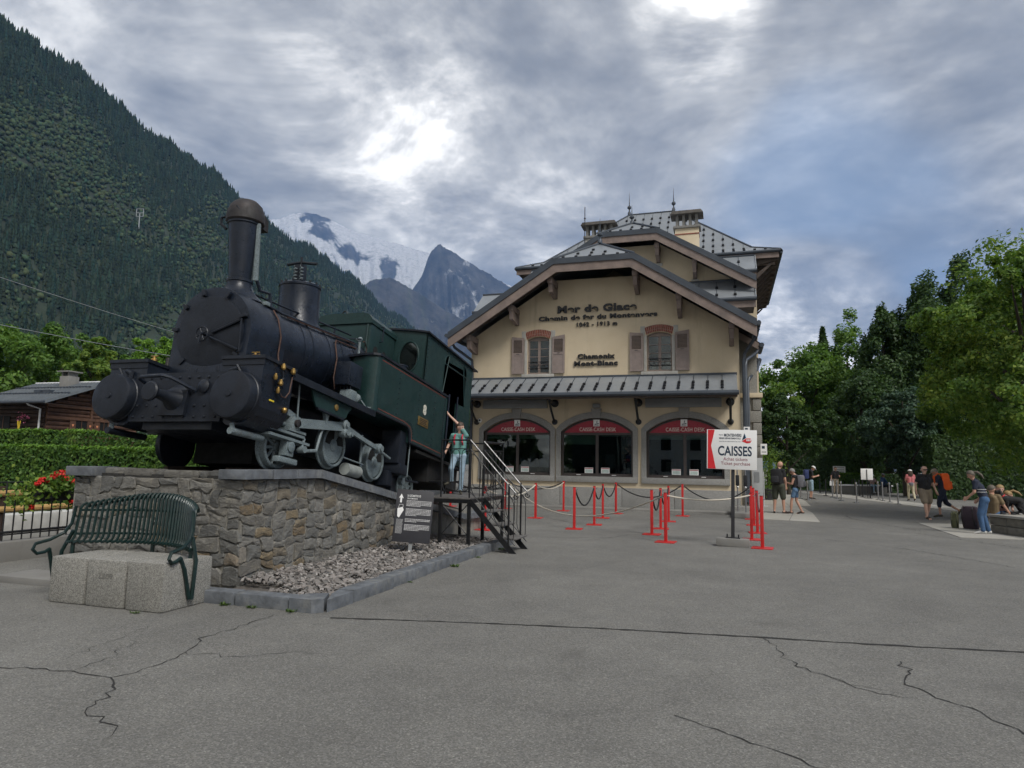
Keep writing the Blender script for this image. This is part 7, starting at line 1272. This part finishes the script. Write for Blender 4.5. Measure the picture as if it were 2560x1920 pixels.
    if 'hair' in st:
        hm_, stl = st['hair']; mb = MB()
        def shell(cut, r=.104, back=0.):
            vs = []; fs = []; U, V = 16, 9
            for j in range(V+1):
                for i in range(U):
                    az = 2*PI*i/U; lim = cut+(1.15 if math.sin(az) < .3 else .0)*max(0, .3-math.sin(az))*.75+back*max(0, -math.sin(az)); th = lim*j/V; p = hd-fr*.012+upv*.022+(sx*math.cos(az)+fr*math.sin(az))*r*math.sin(th)*(1.0 if math.sin(az) < 0 else 1.0)+upv*r*1.05*math.cos(th); vs.append(p)
            fs = [(j*U+i, j*U+(i+1) % U, (j+1)*U+(i+1) % U, (j+1)*U+i) for j in range(V) for i in range(U)]; mb.add(vs, fs)
        if stl == 'short': shell(1.15)
        elif stl == 'fringe': shell(1.05, .008); mb.v = []; mb.f = []; mb.mi = []; [mb.tube([hd+(sx*math.cos(a)+fr*math.sin(a))*.095-upv*.0, hd+(sx*math.cos(a)+fr*math.sin(a))*.098-upv*.04], .02, 6) for a in [PI+.2+j*.28 for j in range(10)]]
        elif stl == 'bob': shell(1.2, .108, .55)
        elif stl in ('long', 'pony'):
            shell(1.2, .106, .3)
            if stl == 'long':
                for a in np.linspace(-1.1, 1.1, 7): d_ = -fr*math.cos(a)+sx*math.sin(a); mb.tube([hd+d_*.085+upv*.02, hd+d_*.105-upv*.10, hd+d_*.10-upv*.24], [.035, .04, .02], 7)
            else: mb.tube([hd-fr*.10+upv*.03, hd-fr*.17+upv*.0, hd-fr*.21-upv*.12, hd-fr*.20-upv*.24], [.03, .035, .03, .008], 8)
        if mb.v: link('hair', mb.mesh('hair', hm_), root)
    if 'hat' in st:
        hm_ = st['hat']; mb = MB().lathe(hd-fr*.012+upv*.045, [(.112, 0), (.112, .02), (.10, .055), (.065, .085), (0, .095)], 16, upv); mb.prism([(-.085, .07), (-.06, .16), (0, .185), (.06, .16), (.085, .07)], lambda u, v, w: tuple(hd+sx*u+fr*v+upv*(w+.052-v*.12)), 0, .012); link('cap', mb.mesh('cap', hm_), root)
    if st.get('shades'): link('sunglasses', MB().tube([hd+fr*.088+sx*.075*q+upv*.02 for q in (-1, -.5, 0, .5, 1)], .017, 6).mesh('sunglasses', BLK), root)
    else:
        ey = MB()
        for q in (-1, 1): ey.sphere(hd+fr*.088+sx*.032*q+upv*.013, .0085, 8, 6)
        link('eyes', ey.mesh('eyes', BLK), root)
    return root, (lambda p: root.location+Matrix.Rotation(rotz, 3, 'Z') @ (Vector(p)*k))
def backpack(label, wp, rotz, size, mat, mat2, tilt=0., group='backpacks'):
    w, d, h = size; t = thing('backpack', label, 'backpack', tuple(wp), (tilt, 0, rotz), group=group); MB().bbox((-w/2, -d, 0), (w/2, 0, h), min(w, d)*.30).build('body', mat, t, True); MB().bbox((-w*.36, -d-.05, h*.08), (w*.36, -d+.03, h*.52), .03).build('pocket', mat2, t, True); MB().bbox((-w*.40, -d*.92, h*.82), (w*.40, -.01, h*1.02), .05).build('lid', mat, t, True)
    for q in (-1, 1): MB().tube([(q*w*.28, -.02, h*.95), (q*w*.30, .08, h*1.02), (q*w*.32, .20, h*.90), (q*w*.34, .21, h*.55), (q*w*.36, .06, h*.2), (q*w*.36, -.02, h*.12)], .018, 6).build('strap', mat2, t, True)
    return t
C_BLK = cloth('black', (.014, .014, .016)); C_NAVY = cloth('navy', (.014, .02, .04)); C_KHA = cloth('khaki', (.22, .18, .13)); C_OLI = cloth('olive', (.045, .05, .035)); C_DEN = cloth('denim', (.10, .18, .30), .2); C_DENL = cloth('light_denim', (.26, .36, .44), .2); C_JEAN = cloth('jeans_blue', (.045, .10, .20), .25); C_TEAL = cloth('teal', (.12, .27, .25)); C_PINK = cloth('pink', (.52, .16, .17)); C_CRM = cloth('cream', (.48, .43, .30)); C_GREY = cloth('grey', (.13, .13, .15)); C_WHI = cloth('white', (.65, .65, .64)); C_BEI = cloth('beige', (.28, .23, .17)); C_BRN = cloth('brown_khaki', (.15, .11, .06)); C_ORA = M('orange_cover', (.90, .13, .012), .6, var=.08, scale=9, bump=.3, bscale=12)
S_FLIP = M('flip_flop', (.05, .035, .03), .7); S_HIK = M('hiking_shoe', (.055, .05, .035), .8, var=.3); S_WHI = M('white_shoe', (.55, .55, .53), .6); H_GRY = M('grey_hair', (.22, .21, .20), .7, var=.3, scale=40); H_BRN = M('brown_hair', (.055, .032, .02), .6, var=.3, scale=40); H_ASH = M('ash_hair', (.10, .085, .065), .65, var=.35, scale=40); H_BLO = M('blond_hair', (.30, .20, .09), .6, var=.3, scale=40)
# man with black backpack, seen from behind
r_, f_ = human('bald man with black T-shirt and dark shorts seen from behind beside the station', (1.80, 26.15), R(-22), 1.86, dict(head=(.05, .06, 1.61), face=(.55, .8, -.45), anL=(-.15, -.02, .09), knL=(-.13, .02, .51), toL=(-.2, .13, .035), anR=(.15, .03, .09), knR=(.13, .04, .51), toR=(.22, .17, .035), elL=(-.20, .08, 1.14), wrL=(-.12, .28, 1.12)), dict(shirt=C_BLK, bottom=C_OLI, shoe=S_FLIP, leg=.46, loose=1.15, slim=1.12, sandal=1), .014)
backpack('large black backpack on the bald man beside the station', f_((0, -.12, 1.00)), R(-22), (.34, .22, .50), M('pack_black', (.012, .012, .014), .7, bump=.3), M('pack_black2', (.03, .03, .034), .7))
r_, f_ = human('woman in black tank top and denim shorts looking at a phone with the bald man', (2.36, 26.2), R(72), 1.62, dict(head=(0, .10, 1.60), face=(0, .8, -.6), elL=(-.20, .08, 1.14), wrL=(-.08, .30, 1.18), elR=(.20, .08, 1.14), wrR=(.06, .32, 1.18), anL=(-.10, .16, .09), knL=(-.1, .13, .51), toL=(-.1, .33, .035), anR=(.1, -.20, .10), knR=(.1, .0, .52), toR=(.12, -.03, .04)), dict(shirt=C_BLK, bottom=C_DEN, shoe=S_FLIP, tank=1, leg=.30, slim=.95, hair=(H_GRY, 'bob'), sandal=1), .014)
backpack('grey rucksack on the woman in denim shorts', f_((0, -.11, 1.02)), R(72), (.30, .20, .42), M('pack_grey', (.16, .16, .18), .7, bump=.3), M('pack_grey2', (.09, .09, .10), .7))
r_, f_ = human('man in white cap and light denim shorts reading a phone near the belt posts', (4.37, 39.95), R(-78), 1.80, dict(head=(0, .14, 1.58), neck=(0, .05, 1.46), face=(0, .75, -.65), elL=(-.2, .05, 1.13), wrL=(-.06, .33, 1.20), elR=(.2, .05, 1.13), wrR=(.06, .33, 1.20)), dict(shirt=C_BLK, bottom=C_DENL, shoe=S_FLIP, leg=.56, loose=1.15, hair=(H_BRN, 'short'), hat=C_WHI), .018)
backpack('blue backpack on the man reading a phone', f_((0, -.11, 1.05)), R(-78), (.32, .24, .48), M('pack_blue', (.02, .035, .12), .7), M('pack_blue2', (.012, .02, .06), .7))
r_, f_ = human('person in black top and beige trousers carrying a white bag among the far belt posts', (6.9, 49.3), R(195), 1.78, dict(elR=(.27, -.02, 1.14), wrR=(.30, .1, .92), wrL=(-.12, .30, 1.12), elL=(-.22, .08, 1.14)), dict(shirt=C_BLK, bottom=C_BEI, shoe=S_HIK, leg=1, loose=1.1, hair=(H_BRN, 'short')), .02)
b_ = f_((.31, .12, .55)); t = thing('carrier_bag', 'white bag held by the person in beige trousers', 'bag', tuple(b_)); MB().prism([(-.12, 0), (.12, 0), (.10, .30), (-.10, .30)], xz(0), -.05, .05).build('bag_body', WHITEP, t, True, smooth=False); MB().tube([(-.07, 0, .30), (-.05, 0, .40), (.05, 0, .40), (.07, 0, .30)], .008, 5).build('handle', WHITEP, t, True)
SIT = dict(pel=(0, -.02, .50), chest=(0, .0, .82), neck=(0, .02, 1.02), head=(0, .05, 1.17), shL=(-.175, 0, .97), shR=(.175, 0, .97), hipL=(-.095, 0, .50), hipR=(.095, 0, .50), knL=(-.12, .42, .50), knR=(.12, .42, .50), anL=(-.12, .40, .09), anR=(.12, .42, .09), toL=(-.13, .56, .035), toR=(.13, .58, .035), elL=(-.24, .12, .74), elR=(.24, .12, .74), wrL=(-.14, .34, .66), wrR=(.14, .34, .66))
human('seated person in blue jacket and cap on the far low wall', (9.95, 50.7), R(-70), 1.75, SIT, dict(shirt=cloth('blue', (.025, .06, .15)), bottom=C_NAVY, shoe=S_HIK, sleeve=1, leg=1, hat=cloth('cap_grey', (.3, .32, .36)), hair=(H_BRN, 'short')), .02, .10); human('seated person in white cap and pale pink top on the far low wall', (9.35, 51.0), R(-160), 1.68, SIT, dict(shirt=cloth('pale_pink', (.5, .36, .36)), bottom=C_DENL, shoe=S_WHI, leg=1, hat=C_WHI, hair=(H_BLO, 'short')), .02, .10)
r_, f_ = human('woman in pink T-shirt and cream trousers walking away', (9.43, 41.3), R(4), 1.66, dict(anL=(-.1, .10, .09), knL=(-.1, .10, .51), toL=(-.11, .27, .035), anR=(.11, -.22, .14), knR=(.1, -.02, .51), toR=(.12, -.06, .05), elL=(-.25, .05, 1.15), wrL=(-.16, .2, 1.05)), dict(shirt=C_PINK, bottom=C_CRM, shoe=S_FLIP, leg=1, loose=1.1, hair=(H_BRN, 'long'), hat=C_WHI), .018)
link('tied_jacket', MB().lathe((0, 0, .86), [(.14, 0), (.165, .08), (.15, .16), (.13, .18)], 14, cap=False).mesh('tied_jacket', C_GREY), r_)
human('bald man with sunglasses, black T-shirt and khaki shorts walking towards the camera', (6.28, 25.73), R(196), 1.76, dict(anR=(.10, .22, .10), knR=(.11, .19, .51), toR=(.12, .38, .05), anL=(-.10, -.14, .10), knL=(-.11, .03, .52), toL=(-.12, .02, .035), elL=(-.28, .0, 1.14), wrL=(-.31, .10, .92), elR=(.28, -.03, 1.14), wrR=(.30, .03, .91)), dict(shirt=C_BLK, bottom=C_KHA, shoe=S_FLIP, leg=.40, loose=1.25, slim=1.18, belly=1, sandal=1, shades=1, skin=SKIN2, hair=(H_GRY, 'fringe')), .014)
r_, f_ = human('hiker in navy with cap and grey boots striding to the left', (7.20, 27.35), R(84), 1.74, dict(pel=(0, .0, .93), chest=(0, .06, 1.24), neck=(0, .12, 1.43), head=(0, .19, 1.55), face=(0, .9, -.35), shL=(-.175, .09, 1.38), shR=(.175, .09, 1.38), anL=(-.1, .10, .09), knL=(-.1, .12, .50), toL=(-.1, .27, .035), anR=(.1, -.52, .24), knR=(.1, -.12, .50), toR=(.1, -.44, .08), elL=(-.2, .2, 1.13), wrL=(-.1, .38, 1.1), elR=(.2, .2, 1.13), wrR=(.1, .38, 1.1)), dict(shirt=C_NAVY, bottom=C_NAVY, shoe=S_HIK, leg=.62, loose=1.2, slim=1.05, hat=cloth('cap_khaki', (.26, .23, .18)), hair=(H_GRY, 'short')), .014)
backpack('bright orange rain covered backpack on the striding hiker', f_((0, -.02, .93)), R(84), (.34, .25, .58), C_ORA, C_ORA, R(-5))
r_, f_ = human('woman in striped navy polo and blue jeans bending by the seat wall', (6.30, 20.56), R(68), 1.66, dict(pel=(0, -.05, .96), chest=(0, .04, 1.26), neck=(0, .13, 1.45), head=(0, .21, 1.58), face=(.15, .9, -.38), shL=(-.175, .10, 1.40), shR=(.175, .10, 1.40), hipL=(-.095, -.06, .94), hipR=(.095, -.06, .94), knL=(-.10, .05, .52), anL=(-.1, .0, .09), toL=(-.11, .17, .035), knR=(.10, .0, .52), anR=(.1, -.10, .09), toR=(.11, .07, .035), elR=(.28, -.06, 1.14), wrR=(.20, .10, .92), hdR=(.19, .16, .84), elL=(-.22, .14, 1.12), wrL=(-.14, .30, .98)), dict(shirt=C_NAVY, bottom=C_JEAN, shoe=S_WHI, leg=1, loose=1.18, hair=(H_ASH, 'pony')), .012)
st_ = link('shirt_stripes', MB().tube([(0+.2*math.cos(t*PI/10), .03+.145*math.sin(t*PI/10), 1.20) for t in range(20)], .006, 5, True).tube([(0+.2*math.cos(t*PI/10), .015+.14*math.sin(t*PI/10), 1.13) for t in range(20)], .006, 5, True).mesh('shirt_stripes', C_WHI), r_)
human('woman in pale pink strap top with sunglasses on her head, seated on the seat wall', (6.98, 21.42), R(186), 1.68, {**SIT, 'face': (.1, 1, -.2), 'elR': (.30, .05, .74), 'wrR': (.36, .14, .52)}, dict(shirt=cloth('strap_pink', (.5, .30, .28)), bottom=C_BLK, shoe=S_WHI, tank=1, leg=1, skin=SKIN2, hair=(H_BLO, 'bob')), .014, .01)
human('person in khaki brown sleeves leaning a hand on the seat wall', (6.74, 21.22), R(-50), 1.70, {**SIT, 'elR': (.26, .05, .74), 'wrR': (.34, .16, .52), 'chest': (.02, -.05, .82), 'neck': (.04, -.1, 1.0), 'head': (.04, -.06, 1.15)}, dict(shirt=C_BRN, bottom=C_JEAN, shoe=S_HIK, sleeve=.75, leg=1, hair=(H_ASH, 'short')), .014, .01)
human('woman in black with blond brown hair leaning over the dog at the right edge', (7.50, 21.35), R(72), 1.66, {**SIT, 'chest': (0, .12, .80), 'neck': (0, .25, .95), 'head': (0, .34, 1.03), 'face': (0, .9, -.4), 'shL': (-.175, .2, .92), 'shR': (.175, .2, .92), 'elL': (-.2, .40, .72), 'wrL': (-.14, .60, .70), 'elR': (.2, .38, .72), 'wrR': (.12, .58, .72)}, dict(shirt=C_BLK, bottom=C_BLK, shoe=S_HIK, sleeve=1, leg=1, hair=(H_BLO, 'pony')), .014, .01)
backpack('dark plum rucksack standing on the paving by the seat wall', Vector((6.42, 22.0, 0)), R(150), (.38, .28, .62), M('pack_plum', (.035, .022, .032), .75, bump=.3), M('pack_plum2', (.02, .016, .02), .75)); backpack('olive green bag standing left of the plum rucksack', Vector((6.10, 22.15, 0)), R(160), (.18, .18, .46), M('pack_olive', (.08, .085, .04), .8), M('pack_olive2', (.05, .055, .03), .8))
# child on the landing, arm raised to the cab handrail
r_, f_ = human('child in teal T-shirt and light jeans climbing into the cab, one arm raised', (-5.15, 12.92), R(192), 1.45, dict(face=(-.9, .42, -.05), head=(-.02, .03, 1.63), shL=(-.16, .0, 1.43), shR=(.16, .0, 1.42), elL=(-.02, .08, 1.66), wrL=(.24, .06, 1.90), hdL=(.31, .05, 1.98), elR=(.27, -.08, 1.20), wrR=(.30, .10, 1.06), knR=(.16, .12, .62), anR=(.17, .02, .30), toR=(.28, .12, .25), anL=(-.06, .0, .09), knL=(-.08, .02, .51), toL=(-.10, .15, .035)), dict(shirt=C_TEAL, bottom=C_DENL, shoe=S_HIK, sleeve=.55, leg=1, loose=1.05, slim=.92, skin=SKIN2, hair=(H_BRN, 'bob')), .011, .952)
bp_ = backpack('child backpack with red and blue straps worn by the child on the landing', f_((0, -.09, 1.04)), R(192), (.24, .14, .34), M('pack_child_blue', (.02, .05, .22), .6), M('pack_child_red', (.5, .03, .06), .6))
st = thing('cab_step', 'dark metal step plate below the cab doorway beside the landing', 'step', (-5.55, 13.0, 1.05)); MB().bbox((-5.75, 12.8, 1.18), (-5.22, 13.3, 1.21), .006).build('plate', STI, st); MB().tube([(-5.5, 13.05, .95), (-5.5, 13.05, 1.18)], .02, 6).build('bracket', STI, st)
# dog on the seat wall
def dog(label, loc, rotz, k):
    mb = MB(); S = [((0, -.22, .50), (0, .16, .52), .115, .135, 0), ((0, .16, .52), (0, .26, .56), .13, .11, 0), ((0, .24, .58), (0, .36, .74), .085, .075, 0), ((0, .36, .76), (0, .42, .76), .082, .075, 0), ((0, .42, .74), (0, .56, .71), .05, .036, 0), ((0, -.22, .50), (0, -.26, .47), .11, .10, 0), ((0, -.32, .52), (0, -.48, .62), .03, .018, 0), ((0, .27, .47), (0, .30, .56), .075, .05, 1)]
    for q in (-1, 1): S += [((q*.085, .16, .45), (q*.085, .15, .24), .055, .034, 0), ((q*.085, .15, .24), (q*.085, .16, .04), .032, .028, 0), ((q*.085, .15, .03), (q*.085, .20, .025), .032, .026, 1), ((q*.085, -.24, .45), (q*.09, -.16, .27), .075, .045, 0), ((q*.09, -.16, .27), (q*.09, -.27, .17), .04, .03, 0), ((q*.09, -.27, .17), (q*.09, -.25, .04), .028, .027, 0), ((q*.09, -.25, .03), (q*.09, -.20, .025), .03, .026, 1), ((q*.06, .36, .82), (q*.09, .34, .77), .028, .02, 0)]
    for a, b, ra, rb, t in S: capsule(mb, a, b, ra, rb)
    me = bpy.data.meshes.new('tmp'); me.from_pydata(mb.v, [], mb.f); ob = bpy.data.objects.new('tmp', me); md = ob.modifiers.new('r', 'REMESH'); md.mode = 'VOXEL'; md.voxel_size = .014; sm = ob.modifiers.new('s', 'SMOOTH'); sm.iterations = 4
    dg = tmp_graph(ob); m2 = bpy.data.meshes.new_from_object(ob.evaluated_get(dg)); bpy.data.objects.remove(ob); n = len(m2.polygons); cen = np.empty(n*3); m2.polygons.foreach_get('center', cen); cen = cen.reshape(-1, 3); best = np.full(n, 9.); idx = np.zeros(n, int)
    for a, b, ra, rb, t in S:
        a_, d = np.array(a), np.array(b)-np.array(a); u = np.clip(((cen-a_) @ d)/max(1e-9, d @ d), 0, 1); ds = np.linalg.norm(cen-a_-u[:, None]*d, axis=1)-(ra+(rb-ra)*u); m = ds < best; best[m] = ds[m]; idx[m] = t
    m2.materials.clear(); m2.materials.append(M('dog_black', (.012, .012, .013), .8, bump=.5, bscale=80)); m2.materials.append(M('dog_white', (.5, .49, .47), .8, bump=.4)); m2.polygons.foreach_set('material_index', idx.tolist()); m2.polygons.foreach_set('use_smooth', [True]*n); m2.update(); m2.name = 'body'
    t = thing('dog', label, 'dog', loc, (0, 0, rotz)); t.scale = (k, k, k); link('body', m2, t); link('collar', MB().lathe((0, .27, .62), [(.092, 0), (.096, .015), (.092, .03)], 14, (0, .6, .8), cap=False).mesh('collar', RS), t)
dog('black dog with white chest and paws standing on the seat wall', (7.16, 21.12, .495), R(80), .74)
bpy.data.scenes.remove(TMP)
for o in bpy.data.objects:
    if '_o' in o: del o['_o']
